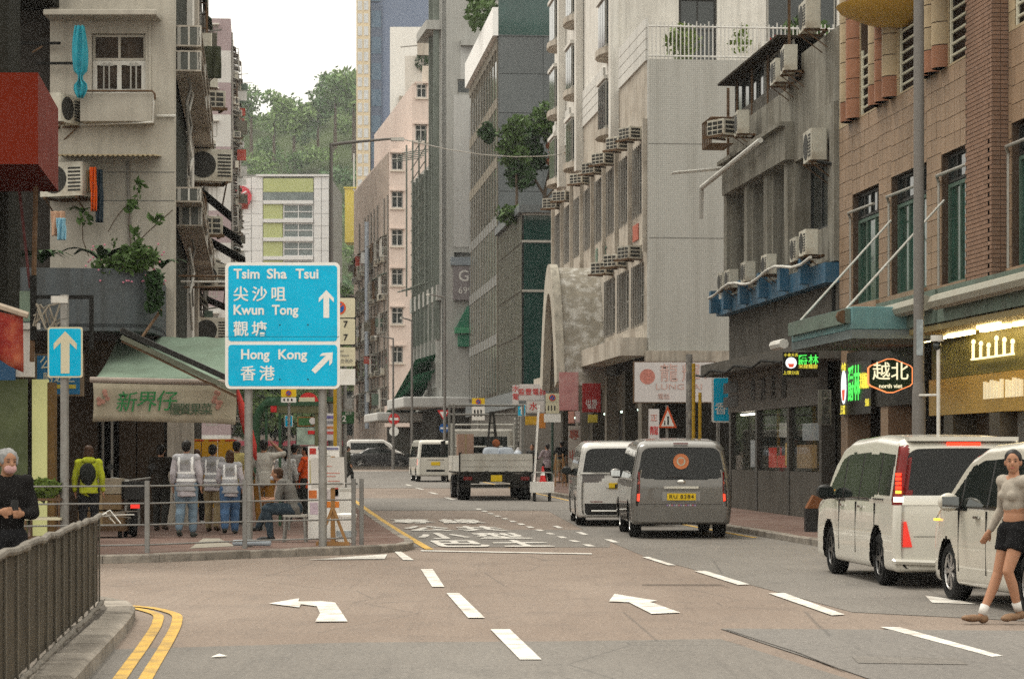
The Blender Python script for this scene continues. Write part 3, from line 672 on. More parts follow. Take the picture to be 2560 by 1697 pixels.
# wall below the ledge, street canopy, shopfront
wall_x(B2, M_CONCD, 0, ly(65.0), 4.05, 5.375, (), -.02, .5)
MB().box((-.75, 0, 3.72), (.3, ly(65.3), 4.04)).build('street_canopy', M_CONCD, B2)
pipe(B2, [(-.80, ly(52.6) + k * 1.1, 3.78 + .07 * math.sin(k * 2.1)) for k in range(13)], .03, M_CABLE, 'cable')
M_SIGNW = mat('grey_sign_wall', (.21, .195, .18), .7, .1, 1.5, streak=.35)
MB().box((-.05, ly(54.4), 2.75), (.2, ly(65.0), 3.71)).build('shop_fascia', M_SIGNW, B2)
for k in range(4): text('粵港茶廳'[k], .62, mat('dark_lettering', (.03, .024, .02), .6), B2, (-.062, ly(61.6) - k * 1.25, 3.22), R(-90), .012)
for z in (2.90, 3.28): MB().box((-.062, ly(63.6), z), (-.051, ly(65.6), z + .28)).build('lettering_block', mat('dark_lettering'), B2)
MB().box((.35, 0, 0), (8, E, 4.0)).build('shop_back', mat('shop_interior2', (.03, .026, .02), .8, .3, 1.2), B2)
for y in (54.2, 57.6, 61.4, 64.9): MB().box((-.02, ly(y) - .12, .12), (.3, ly(y) + .12, 2.75)).build('shop_pier', mat('dark_metal_post', (.055, .05, .043), .5, .2), B2)
for a, b in ((54.35, 57.45), (57.75, 61.25), (61.55, 64.75)):
    MB().box((.0, ly(a), .12), (.12, ly(b), 1.22)).build('stall_riser', M_CONCD, B2)
    MB().box((.05, ly(a), 1.225), (.07, ly(b), 2.74)).build('shop_window', M_SHOP, B2)
MB().box((-.04, 0, .10), (.33, E, .119)).build('step', M_KERB, B2)
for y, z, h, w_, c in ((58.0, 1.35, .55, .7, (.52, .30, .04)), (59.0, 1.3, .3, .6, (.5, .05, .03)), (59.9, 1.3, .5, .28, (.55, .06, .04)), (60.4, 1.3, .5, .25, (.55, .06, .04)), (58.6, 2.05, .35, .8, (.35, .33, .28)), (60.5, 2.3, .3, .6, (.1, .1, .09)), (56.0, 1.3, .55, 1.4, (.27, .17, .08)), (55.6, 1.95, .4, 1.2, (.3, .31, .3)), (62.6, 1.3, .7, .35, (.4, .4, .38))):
    MB().bbox((.15, ly(y), z), (.33, ly(y) + w_, z + h), .02).build('shop_goods', mat('goods_%d%d' % (y * 10, z * 100), c, .6, .3, 6, emit=c, es=.35), B2)  # goods glow weakly in their own colour, standing in for shop light
MB().box((.16, ly(59.6), 1.3), (.22, ly(59.7), 2.7)).build('post', mat('yellow_post', (.38, .24, .04), .6), B2)
MB().box((.1, ly(62), 2.66), (.2, ly(64), 2.70)).build('lamp', M_LAMPW, B2)
# ---- pale mosaic-tiled block: podium with blank flank, tower with bay windows
Y0 = 79.0; ly = lyf(Y0); E = ly(105.5)
B3 = rb('mosaic_building', Y0, 'pale grey mosaic-tiled tower block with blank flank and rows of boxed air conditioners')
M_MOS = bpy.data.materials.new('pale_mosaic'); M_MOS.use_nodes = True
def mosaic(m, col, grout, sw, sh, stain):
    n, l = m.node_tree.nodes, m.node_tree.links; b = n['Principled BSDF']; b.inputs['Roughness'].default_value = .5
    tc = n.new('ShaderNodeTexCoord'); mp = n.new('ShaderNodeMapping'); mp.inputs['Rotation'].default_value = (R(90), 0, 0); l.new(tc.outputs['Object'], mp.inputs[0])
    bt = n.new('ShaderNodeTexBrick'); bt.offset = 0; bt.inputs['Color1'].default_value = (*col, 1); bt.inputs['Color2'].default_value = (*[c * .92 for c in col], 1); bt.inputs['Mortar'].default_value = (*grout, 1)
    bt.inputs['Scale'].default_value = 1; bt.inputs['Mortar Size'].default_value = .008; bt.inputs['Brick Width'].default_value = sw; bt.inputs['Row Height'].default_value = sh; l.new(mp.outputs[0], bt.inputs['Vector'])
    m2 = n.new('ShaderNodeMapping'); m2.inputs['Scale'].default_value = (2.2, 2.2, .16); t = n.new('ShaderNodeTexNoise'); t.inputs['Scale'].default_value = 1; t.inputs['Detail'].default_value = 5
    l.new(tc.outputs['Object'], m2.inputs[0]); l.new(m2.outputs[0], t.inputs['Vector']); r = n.new('ShaderNodeMapRange'); l.new(t.outputs['Fac'], r.inputs[0])
    for i, v in enumerate((.45, .75, 0, stain)): r.inputs[1 + i].default_value = v
    x = n.new('ShaderNodeMix'); x.data_type = 'RGBA'; l.new(r.outputs[0], x.inputs[0]); l.new(bt.outputs['Color'], x.inputs[6]); x.inputs[7].default_value = (.16, .15, .12, 1); l.new(x.outputs[2], b.inputs['Base Color'])
    bp = n.new('ShaderNodeBump'); bp.inputs['Strength'].default_value = .25; l.new(bt.outputs['Fac'], bp.inputs['Height']); bp.invert = True; l.new(bp.outputs[0], b.inputs['Normal'])
mosaic(M_MOS, (.44, .435, .40), (.31, .305, .28), .065, .065, .40)
M_PLAS = mat('weathered_plaster', (.40, .365, .315), .9, .12, .8, streak=.6, dirt=(.20, .16, .12), dscale=.5, damt=.6, bump=.15, fine=.1)
M_PLASW = mat('white_plaster', (.55, .535, .50), .9, .07, .6, streak=.3, dirt=(.34, .31, .27), dscale=.4, damt=.35)
wall_y(B3, M_MOS, 0, 9, 4.9, 14.5, (), 0, .35)
for z in (8.6, 11.7): MB().box((0, -.004, z), (9, -.001, z + .03)).build('joint', mat('joint_line', (.19, .185, .17), .9), B3)
MB().box((-.1, -.25, 4.45), (9, .3, 4.895)).build('band', M_PLAS, B3)
up = [(.6 + i * 3.25, .6 + i * 3.25 + 2.7, 9.6, 11.9) for i in range(8)]; lo = [(1.0 + i * 3.4, 1.0 + i * 3.4 + 2.6, 5.9, 7.9) for i in range(3)]
wall_x(B3, M_PLAS, .36, E, 4.9, 14.5, up + lo, 0, .35)
MB().box((.4, .4, 0), (9, E, 14.4)).build('core', mat('core_dark'), B3)
for a, b, p, q in up + lo:
    window(B3, 'x', a + .03, b - .03, p + .03, q - .03, .18, -1, 4, 2, M_FRAME, M_GLASS, .05, .06)
    for k in range(7): rods('grille_bar', M_PIPE, B3, [((-.05, a + .15 + k * (b - a - .3) / 6, p - .1), (-.05, a + .15 + k * (b - a - .3) / 6, q))], .022)
for k, (a, b, p, q) in enumerate(up): k != 5 and ac(B3, (-.28, a + (1.0, .7, 1.2, .9, 1.5, 1, .8, 1.1)[k], q + .12 + .04 * math.sin(k * 2)), R(-90 + 25 + 4 * k), 1.0 + .05 * math.sin(k), 1)
for k, (a, b, p, q) in enumerate(lo): ac(B3, (-.28, a + .75, q + .14), R(-90 + 25 + 9 * k), 1.05, 1)
for i in range(9): MB().box((-.14, .42 + i * 3.25, 8.2), (-.003, .42 + i * 3.25 + .16, 12.6)).build('pilaster', M_PLAS, B3)
for i, (y, z) in enumerate(((4.2, 9.0), (7.5, 9.05), (10.2, 9.0), (12.6, 8.95), (14.8, 9.0))): text('華豐大廈X'[i], .8, mat('green_faded', (.13, .22, .17), .7), B3, (-.025, ly(79) + y, z), R(-90), .0) if i < 4 else None
MB().box((-.04, 2.1, 8.75), (-.005, 3.3, 9.3)).build('red_panel', mat('faded_red', (.42, .14, .10), .7, .2, 3), B3)
MB().box((-.9, .3, 4.75), (-.002, 11.0, 5.35)).build('canopy', M_PLAS, B3); MB().box((-.9, 18.0, 4.3), (-.002, E, 4.8)).build('canopy', M_PLAS, B3)
# parabolic shell canopy over the entrance
ya, yb, zt = ly(88.9), ly(94.6), 8.75; n = 18; prof = []
for i in range(n + 1):
    t = -1 + 2 * i / n; prof.append((ya + (yb - ya) * i / n, 4.2 + (zt - 4.2) * (1 - abs(t) ** 2.2)))
inn = [((p[0] - (ya + yb) / 2) * .72 + (ya + yb) / 2, (p[1] - 4.2) * .80 + 4.0) for p in prof]
b = MB(); b.prism_x(prof + inn[::-1], -1.85, -1.55); b.build('arch_rib', mat('arch_concrete', (.44, .41, .35), .9, .1, 2, streak=.5), B3)
b = MB(); b.prism_x([((p[0] - (ya + yb) / 2) * .94 + (ya + yb) / 2, p[1] - .14) for p in prof] + [((p[0] - (ya + yb) / 2) * .86 + (ya + yb) / 2, p[1] - .30) for p in prof][::-1], -1.54, -.01)
b.build('vault_shell', mat('flaking_white_paint', (.30, .275, .23), .9, .15, 3, dirt=(.62, .61, .58), dscale=3.2, damt=.95), B3)
# podium parapet: white louvred panels on the street side, railing on the flank
M_WP = mat('white_panel', (.60, .59, .56), .7, .08, 1, streak=.35)
for a, b in ((.3, 6.6), (10.5, 16.8), (20.8, E)):
    for k in range(4): MB().box((-.06, a, 14.5 + k * .36), (.02, b, 14.5 + k * .36 + .33)).build('parapet_board', M_WP, B3)
pb = [((x, .12, z), (x, .12, z + 1.25)) for x in [i * .14 for i in range(66)] for z in (14.5,)]
for i in range(0, 66): rods('railing_bar', M_WP, B3, [((i * .135, .12, 14.5), (i * .135, .12, 15.72 + .06 * math.sin(i * 2.2)))], .022, 5)
rods('railing_top', M_WP, B3, [((0, .12, 15.6), (9, .12, 15.6))], .03); rods('railing_bottom', M_WP, B3, [((0, .12, 14.62), (9, .12, 14.62))], .03)
b = MB(); clump(b, (1.3, .9, 15.2), (.6, .5, .7), 260, .13); b.build('shrub', M_LEAFY, B3)
b = MB(); clump(b, (5.6, 1.4, 15.5), (.9, .6, .8), 260, .16); b.build('shrub', M_LEAF, B3)
b = MB(); clump(b, (3.3, 1.2, 15.4), (.4, .3, .55), 90, .12); b.build('shrub', M_LEAFY, B3)
MB().box((.1, .5, 14.38), (9, 7, 14.52)).build('terrace_floor', M_PLAS, B3)
# tower over the podium
ty = ly(86); H = 30
holes = [(2.2, 3.6, 15.6, 17.9), (5.4, 8.0, 16.3, 18.4)]
wall_y(B3, M_PLASW, 0, 12, 14.5, H, holes, ty, .3); window(B3, 'y', 2.25, 3.55, 15.65, 17.85, ty + .12, -1, 2, 2, M_FRAMED, M_GLASS); window(B3, 'y', 5.45, 7.95, 16.35, 18.35, ty + .12, -1, 3, 1, M_FRAME, M_GLASS)
for (x0, x1, z) in ((1.9, 3.9, 19.0), (5.1, 8.3, 16.05)): MB().box((x0, ty - .6, z), (x1, ty - .003, z + .22)).build('sill_slab', M_PLASW, B3)
b = MB(); clump(b, (6.6, ty - .35, 16.4), (1.2, .25, .22), 160, .10); b.build('flower_box', mat('red_flowers', (.40, .06, .05), .7, .3, 5), B3)
b = MB()
b.box((.02, ty + .31, 14.5), (12, E, H)); b.build('tower_core', M_PLASW, B3)
for yc in (ty + 1.8, ty + 11.6, ty + 17.4):
    for k in range(6):
        z = 13.3 + k * 2.95; w_ = 1.35
        if z < 14 and yc > ty + 5: z = 13.3
        u = MB(); u.prism([(.0, yc - w_), (-.35, yc - w_ * .8), (-.52, yc - w_ * .4), (-.55, yc), (-.52, yc + w_ * .4), (-.35, yc + w_ * .8), (.0, yc + w_)], z - .25, z - .02); u.build('bay_slab', M_PLAS, B3)
        bw = MB().box((-.34, yc - w_ * .72, z), (-.02, yc + w_ * .72, z + 1.75)).build('bay_window', M_FRAME, B3)
        for j in range(3): MB().box((-.36, yc - w_ * .68 + j * .62, z + .08), (-.343, yc - w_ * .68 + j * .62 + .55, z + 1.66)).build('pane', M_GLASS, bw)
        MB().box((-.30, yc - w_ * .72 - .015, z + .1), (-.06, yc - w_ * .72 - .002, z + 1.66)).build('pane', M_GLASS, bw)
        MB().box((-.42, yc - w_ * .8, z + 1.76), (0, yc + w_ * .8, z + 1.9)).build('bay_hood', M_PLASW, B3)
    MB().box((-.3, yc - 2.0, 12.8), (-.002, yc - 1.45, H)).build('fin', M_PLASW, B3)
# flank shop zone: frontage coloured dark to deepen the shade below the canopy
MB().box((.35, .33, 0), (9, .5, 4.4)).build('shop_wall', mat('shop_recess_shade', (.02, .018, .015), .8, .3), B3)
for y, m_, w_ in ((1.2, 'a', .8), (5.0, 'b', .6), (9.6, 'a', .5), (13.5, 'b', .9), (18, 'a', .7), (23, 'b', .7)): MB().box((-.05, y, 0), (.4, y + w_, 4.4)).build('shop_pier', mat('shop_pier_pale', (.20, .18, .15), .8, .3, 1, streak=.5) if m_ == 'a' else mat('shop_pier_dark', (.06, .053, .042), .8, .3), B3)
MB().box((.3, .5, 3.1), (.38, E, 4.4)).build('shop_lintel', mat('shop_lintel', (.10, .085, .065), .8, .3, 1), B3)
for y in (2.6, 6.6, 11, 15.4, 20.5): MB().box((.2, y, 3.0), (.3, y + 1.2, 3.06)).build('lamp', mat('greenish_tube', (.8, .9, .8), .5, 0, emit=(.75, 1, .8), es=2.5), B3)

# ---- dark glass and panel tower with planted podium
Y0 = 119.0; ly = lyf(Y0)
B4 = rb('panel_tower', Y0, 'dark grey panelled tower with green glass bay and trees on its podium')
M_PAN = mat('grey_cladding', (.115, .127, .132), .45, .10, .5, rnd=.06); M_BEI = mat('beige_stone_fin', (.22, .20, .165), .7, .12, 1, streak=.3); M_MUL = mat('mullion_grey', (.16, .165, .16), .5, .1)
M_CWG = mat('curtain_wall_glass', (.10, .115, .11), .1, .3, .6, spec=.7)
zp = 13.5; P3 = ly(131.6)
MB().box((.05, .05, 3.2), (12, P3 + 20, zp - .3)).build('podium', mat('core_dark'), B4)
# glass bay facing the camera: four dark green panes between light transoms
zz = [4.6, 7.3, 9.55, 11.6, 12.95]
for k, (a, b) in enumerate(((4.65, 9.3), (9.42, 11.75), (11.87, 13.1))):
    MB().box((.08, -.03, a), (3.2, .04, b)).build('pane', M_GLASSG, B4)
for z in (4.5, 9.3, 11.75, 13.1): MB().box((0, -.08, z), (3.3, .04, z + .12)).build('transom', M_FRAME, B4)
MB().box((-.2, -.3, 13.22), (12, .1, 13.6)).build('coping', M_PAN, B4); MB().box((-.2, .1, 13.22), (.1, P3, 13.6)).build('coping', M_PAN, B4)
for k in range(7):
    for r, (a, b) in enumerate(((4.5, 7.1), (7.2, 9.3), (9.4, 11.7), (11.8, 13.15))):
        MB().box((-.02, .12 + k * 1.72, a), (.03, .12 + k * 1.72 + 1.6, b)).build('pane', M_CWG, B4)
    for j in range(3): MB().box((-.045, .07 + k * 1.72 + j * .57, 4.5), (-.022, .105 + k * 1.72 + j * .57, 13.2)).build('mullion', M_BEI, B4)
MB().box((-.3, -.4, 3.6), (6, .04, 4.45)).build('cornice', M_PAN, B4); MB().box((-.35, .05, 3.6), (.02, P3 + 18, 4.4)).build('cornice', M_PAN, B4)
MB().box((.0, -.05, 0), (9, .3, 3.6)).build('base', mat('base_grey', (.15, .14, .125), .7, .15, 1, streak=.3), B4); MB().box((.0, .3, 0), (.3, P3 + 18, 3.6)).build('base', mat('base_grey'), B4)
for k in range(9): MB().box((-.06, 1.2 + k * .01, 3.0 - k * .22), (-.002, 3.4, 3.12 - k * .22)).build('louvre', M_FRAME, B4)
# tower behind
H4 = 24.2
wall_y(B4, M_PAN, .02, 12, zp - .3, H4, [(3.7, 9, 15.5, 21.0)], P3 + .05, .5, 'tower_wall')
for i in range(4):
    for j in range(5):
        x0, z0_ = .05 + i * 2.45, zp + .05 + j * 2.15
        if x0 + 2.4 > 3.75 and z0_ + 2 > 15.4 and z0_ < 20.9: continue
        MB().box((x0, P3, z0_), (x0 + 2.42, P3 + .045, z0_ + 2.11)).build('cladding_panel', M_PAN, B4)
MB().box((3.9, P3 + .5, 15.5), (9, P3 + 3, 21)).build('recess', mat('dark_recess', (.012, .016, .014), .3), B4)
MB().box((.1, P3 + .6, zp), (12, P3 + 19, H4)).build('tower_core', M_PAN, B4)
for k in range(11):
    y = P3 + .3 + k * 1.7
    MB().box((-.05, y, 4.5), (.1, y + .20, H4 + (.0 if k % 2 else .3))).build('stone_fin', M_BEI, B4)
    for r in range(6):
        MB().box((-.01, y + .22, 4.7 + r * 3.25), (.08, y + 1.66, 4.7 + r * 3.25 + (2.6 if r < 5 else 2.0))).build('pane', M_CWG if r < 3 else M_GLASS, B4)
        MB().box((-.03, y + .21, 7.35 + r * 3.25), (.085, y + 1.68, 7.92 + r * 3.25)).build('spandrel', M_BEI if r > 2 else M_MUL, B4)
MB().box((-.3, P3 - .05, H4 - .0), (.0, P3 + 19, H4 + 1.55)).build('white_parapet', mat('bright_white_panel', (.80, .80, .79), .6, .04), B4)
MB().box((-.0, P3 - .05, H4), (12, P3 + .2, H4 + .05)).build('roof_edge', M_PAN, B4)
MB().box((.02, P3 + .0, H4 + .05), (12, P3 + .08, H4 + 2.6)).build('glass_balustrade', mat('green_balustrade', (.02, .06, .055), .08, .2, .6, spec=.6), B4)
b = MB()
for i in range(9): clump(b, (1.0 + i * 1.2, P3 + 1.0, H4 + 2.4 + .5 * math.sin(i * 1.7)), (.9, .7, .9), 120, .22)
b.build('roof_planting', M_LEAFD, B4)
b = MB(); clump(b, (-.2, P3 + 8, H4 + 2.8), (.9, 2.5, 1.2), 420, .24); b.build('roof_planting', M_LEAF, B4)
MB().box((.05, .3, zp - .28), (12, P3, zp - .2)).build('podium_roof', M_PAN, B4)
def crown(parent, m, blobs, leaf, dens, name='crown'):
    b = MB()
    for c, r in blobs: clump(b, c, r, int(dens * r[0] * r[1] * r[2] ** .9), leaf)
    return b.build(name, m, parent)
def tree(name, loc, label, trunk, parts, group=None):
    t = empty(name, loc, 0, label, 'tree', group); b = MB()
    for pts, r in trunk: b.tube(pts, r, 8)
    b.build('trunk', M_BARK, t, smooth=50)
    for m, blobs, leaf, dens in parts: crown(t, m, blobs, leaf, dens)
    return t
def on4(px, py, Y): return P(px, py, Y)
rg = random.Random(5)
def blobs(c, r, n, s):
    out = []
    for _ in range(n):
        d = V((rg.gauss(0, 1), rg.gauss(0, 1), rg.gauss(0, 1))).normalized() * rg.uniform(.35, 1); q = rg.uniform(.75, 1.25) * s
        out.append(((c[0] + d.x * r[0], c[1] + d.y * r[1], c[2] + d.z * r[2]), (q, q, q * .75)))
    return out
zr = zp - .2
tx = PX(1362, 124)
tree('podium_tree', (tx, 124, zr), 'leafy tree with rust-coloured branches standing on the dark tower podium', [([(0, 0, 0), (-.05, 0, 1.0), (.0, 0, 1.9), (.3, 0, 3.2), (.6, 0, 5.2)], [.12, .10, .09, .07, .03]), ([(0, 0, 1.7), (-.6, 0, 2.7), (-1.1, 0, 3.8)], [.08, .06, .03]), ([(0, 0, 1.5), (.7, .1, 2.3), (.9, 0, 3.0)], [.07, .05, .03])],
     [(M_LEAF, blobs((.75, 0, 5.5), (1.25, .9, 1.6), 28, .58), .17, 620), (M_LEAFD, blobs((-1.0, 0, 3.7), (1.0, .8, 1.7), 22, .5), .17, 700), (M_LEAFR, blobs((.5, -.6, 3.6), (.5, .4, 1.1), 9, .36), .15, 1000)])
tree('podium_tree', (PX(1290, 122), 122, zr), 'slender bluish green tree at the left end of the dark tower podium', [([(0, 0, 0), (.05, 0, 1.6), (0, 0, 3.2), (.1, 0, 4.4)], [.08, .07, .05, .02])],
     [(M_LEAF, blobs((.0, 0, 4.2), (.85, .7, 1.3), 20, .48), .16, 700), (M_LEAFD, blobs((.25, 0, 2.6), (.5, .5, .8), 8, .4), .16, 800)])
b = MB(); p = P(1215, 330, 127)
for q_ in blobs(p, (.5, .4, .6), 11, .27): clump(b, q_[0], q_[1], 55, .13)
tag(b.build('hanging_shrub', M_LEAFD), 'dark round shrub hanging from the edge of the panelled tower', 'shrub')
b = MB()
for i in range(8): clump(b, (PX(1262 + i * 14, 121), 121 + .3 * i, zr + .45), (.5, .5, .5), 110, .16)
tag(b.build('podium_hedge', M_LEAF), 'low leafy hedge along the roof of the green glass bay', 'hedge')
# ---- grey block with the large purple-grey sign panel (beyond the dark tower)
def rb2(name, X, Y, ang, label, cat='building'): return empty(name, (X, Y, gz(Y) - .02), ang, label, cat)
D2 = math.atan(.16)
Y0 = 155.0; X0 = PX(1105, Y0)
B5 = rb2('grey_slab_block', X0, Y0, D2, 'tall plain grey block with steel rods on its front and a purple-grey sign')
M_GRY = mat('grey_render', (.30, .30, .285), .85, .07, .4, streak=.25); M_GRYL = mat('pale_grey_render', (.37, .37, .36), .85, .06, .4, streak=.15); M_BEAM = mat('grey_green_metal', (.15, .17, .15), .6, .2, 1)
z = lambda py: PZ(py, Y0)
wall_y(B5, M_GRY, 0, 9, 4, 40, [(1.0, 3.6, z(258), z(222)), (.8, 3.6, z(690), z(655))], 0, .4)
MB().box((1.2, -.02, z(222)), (9, .0 - .003, z(136))).build('panel', M_GRYL, B5); MB().box((1.2, -.5, z(140)), (9, -.02, z(126))).build('ledge', M_GRY, B5)
MB().box((.75, -.03, z(642)), (9, -.003, z(262))).build('panel', M_GRYL, B5)
MB().box((.9, .2, z(258)), (3.6, .3, z(222))).build('opening', M_GLASS, B5); window(B5, 'y', 1.0, 3.4, z(257), z(223), .1, -1, 3, 1)
MB().box((.3, .41, 4), (9, 5.0, 40)).build('core', M_GRY, B5); MB().box((.3, 5.0, 4), (9, 15.6, 20.5)).build('core', M_GRY, B5)
MB().box((2.0, .3, z(72)), (5, .35, z(10))).build('stair_glass', M_GLASSG, B5)
HB5 = [(1.2 + i * 2.4, 2.6 + i * 2.4, 8.8 + k * 3.1, 10.8 + k * 3.1) for i in range(6) for k in range(8) if i < 2 or k < 4]
wall_x(B5, M_GRY, 0, 15.5, 4, 20.5, HB5, -.02, .3); wall_x(B5, M_GRY, 0, 5.2, 20.5, 40, HB5, -.02, .3)
for i in range(6):
    for k in range(8 if i < 2 else 4):
        window(B5, 'x', 1.22 + i * 2.4, 2.58 + i * 2.4, 8.82 + k * 3.1, 10.78 + k * 3.1, .1, -1, 2, 1)
    MB().box((-.5, .5 + i * 2.4, 8.5), (-.1, .62 + i * 2.4, 33 if i < 2 else 20)).build('pipe_riser', M_BEAM, B5)
for i in range(5):
    x = -.45 - .12 * i; rods('scaffold_pole', M_BEAM, B5, [((x, 1.5 + i * 2.6, 12), (x, 1.5 + i * 2.6, 22.5))], .06)
for k in range(12): rods('scaffold_ledger', M_BEAM, B5, [((-1.0, 1, 12.4 + k * .85), (-.5, 13, 12.4 + k * .85))], .035)
for k in range(6): rods('drying_pole', M_BEAM, B5, [((-1.9 + .15 * k, 9 - k * 1.2, 12.1 + .02 * k), (0, 9 - k * 1.2, 12.5))], .04)
for k in range(5): rods('drying_pole', M_BEAM, B5, [((-1.9, 6 + k * 1.2, 21.2), (0, 6 + k * 1.2, 21.5))], .035)
MB().box((-1.0, .2, 28.5), (.5, 5.5, 29.1)).build('roof_slab', M_GRY, B5)
MB().box((-.35, .0, 11.0), (-.03, 15, 12.0)).build('beam', M_GRY, B5)
for i in range(7): MB().box((-.3, .6 + i * 2.1, 5.4), (-.03, .85 + i * 2.1, 11.0)).build('fin', M_GRY, B5)
for i in range(7): MB().box((-.04, .9 + i * 2.1, 5.6), (-.021, 2.6 + i * 2.1, 10.8)).build('pane', M_GLASS, B5)
for k in range(4): MB().add([(-.2, 1 + k * .4, 7.6 - k * .5), (-.2, 13 + k * .2, 4.1 - k * .1), (-2.3, 13 + k * .2, 3.9 - k * .1), (-1.6, 1 + k * .4, 7.2 - k * .5)], [(0, 1, 2, 3)]).build('green_awning', mat('green_canvas', (.03, .13, .07), .8, .2), B5) if k % 2 == 0 else None
MB().box((-2.6, -.6, 4.05), (6, 9, 4.75)).build('entrance_canopy', M_GRYL, B5, bev=.1); MB().box((-3.4, 8, 3.3), (0, 17, 3.9)).build('entrance_canopy', M_GRYL, B5, bev=.1)
MB().box((-.02, -.02, 0), (8, .3, 4.0)).build('ground_floor', mat('ground_dark', (.035, .033, .028), .7), B5); MB().box((-.3, .31, 0), (0, 15.5, 4.0)).build('ground_floor', mat('ground_dark'), B5)
sg = MB().box((.7, -.35, z(775)), (6, -.03, z(690))).build('sign_panel', mat('mauve_panel', (.20, .18, .185), .6, .08, 1), B5)
MB().box((.55, -.4, z(688)), (6, -.02, z(668))).build('sign_cap', mat('bluegrey_cap', (.22, .25, .28), .6), B5)
text('GR', 1.0, M_WP, sg, (1.0, -.362, z(716)), 0, .01, align='LEFT'); text('THE', .32, M_WP, sg, (1.75, -.362, z(704)), 0, 0, align='LEFT'); text('6999', .62, M_WP, sg, (1.0, -.362, z(752)), 0, 0, align='LEFT')
gh = MB().prism_y([(.9, z(842)), (6, z(842)), (6, z(790)), (1.6, z(790))], -.4, -.05).build('green_hood', mat('green_glazed', (.04, .16, .10), .35, .2), B5)
MB().box((.8, -.5, z(858)), (6, -.04, z(843))).build('green_beam', mat('green_paint', (.06, .24, .13), .5), B5); MB().box((1.0, -.35, z(856) - .9), (6, -.05, z(856) - .1)).build('green_lights', mat('green_glazed'), B5)
# ---- pink corner block
Y0 = 186.0; X0 = PX(974, Y0); z = lambda py: PZ(py, Y0)
B6 = rb2('pink_building', X0, Y0, R(9), 'pale pink old tenement block with small camera-facing windows and cluttered side')
M_PINK = mat('pink_render', (.60, .505, .455), .9, .06, .35, streak=.18, dirt=(.52, .42, .38), dscale=.15, damt=.4); M_PINKW = mat('cream_trim', (.60, .54, .47), .85, .06)
rows = [430, 525, 620, 718, 815, 912]
wn = [(.05, .95, z(r + 22), z(r - 20)) for r in rows]; wn += [(1.9, 2.8, z(357 + 22), z(357 - 20)), (2.0, 2.8, z(270), z(235))]
wall_y(B6, M_PINK, 0, 6, 0, z(398), [(a + .1, b + .1, p, q) for a, b, p, q in wn if q < z(398)], 0, .4)
wall_y(B6, M_PINK, 2.0 - .25, 6, z(398), z(235), [(a + .1, b + .1, p, q) for a, b, p, q in wn if q > z(398)], .01, .4); wall_y(B6, M_PINKW, 2.6, 6, z(235), z(190), (), .02, .4)
for a, b, p, q in wn:
    window(B6, 'y', a + .12, b + .08, p + .02, q - .02, .12, -1, 2, 1, M_WP, M_GLASS, .06, .08, transom=.68)
    MB().box((a - .05, -.25, q), (b + .25, -.003, q + .12)).build('hood', M_PINK, B6); MB().box((a - .02, -.15, p - .14), (b + .22, -.003, p - .01)).build('sill', M_PINKW, B6)
MB().box((0, .42, 0), (5.9, 30, z(400))).build('core', M_PINK, B6); MB().box((1.8, .42, z(400)), (5.9, 30, z(236))).build('core', M_PINK, B6)
rg = random.Random(21)
M_CLUT = [M_PINK, M_AC, M_RUST, M_FRAME, mat('dull_canopy', (.16, .15, .12), .8, .2), mat('cloth_red', (.4, .08, .06), .9), mat('cloth_white', (.6, .6, .58), .9), mat('dull_green_canopy', (.11, .15, .12), .8)]
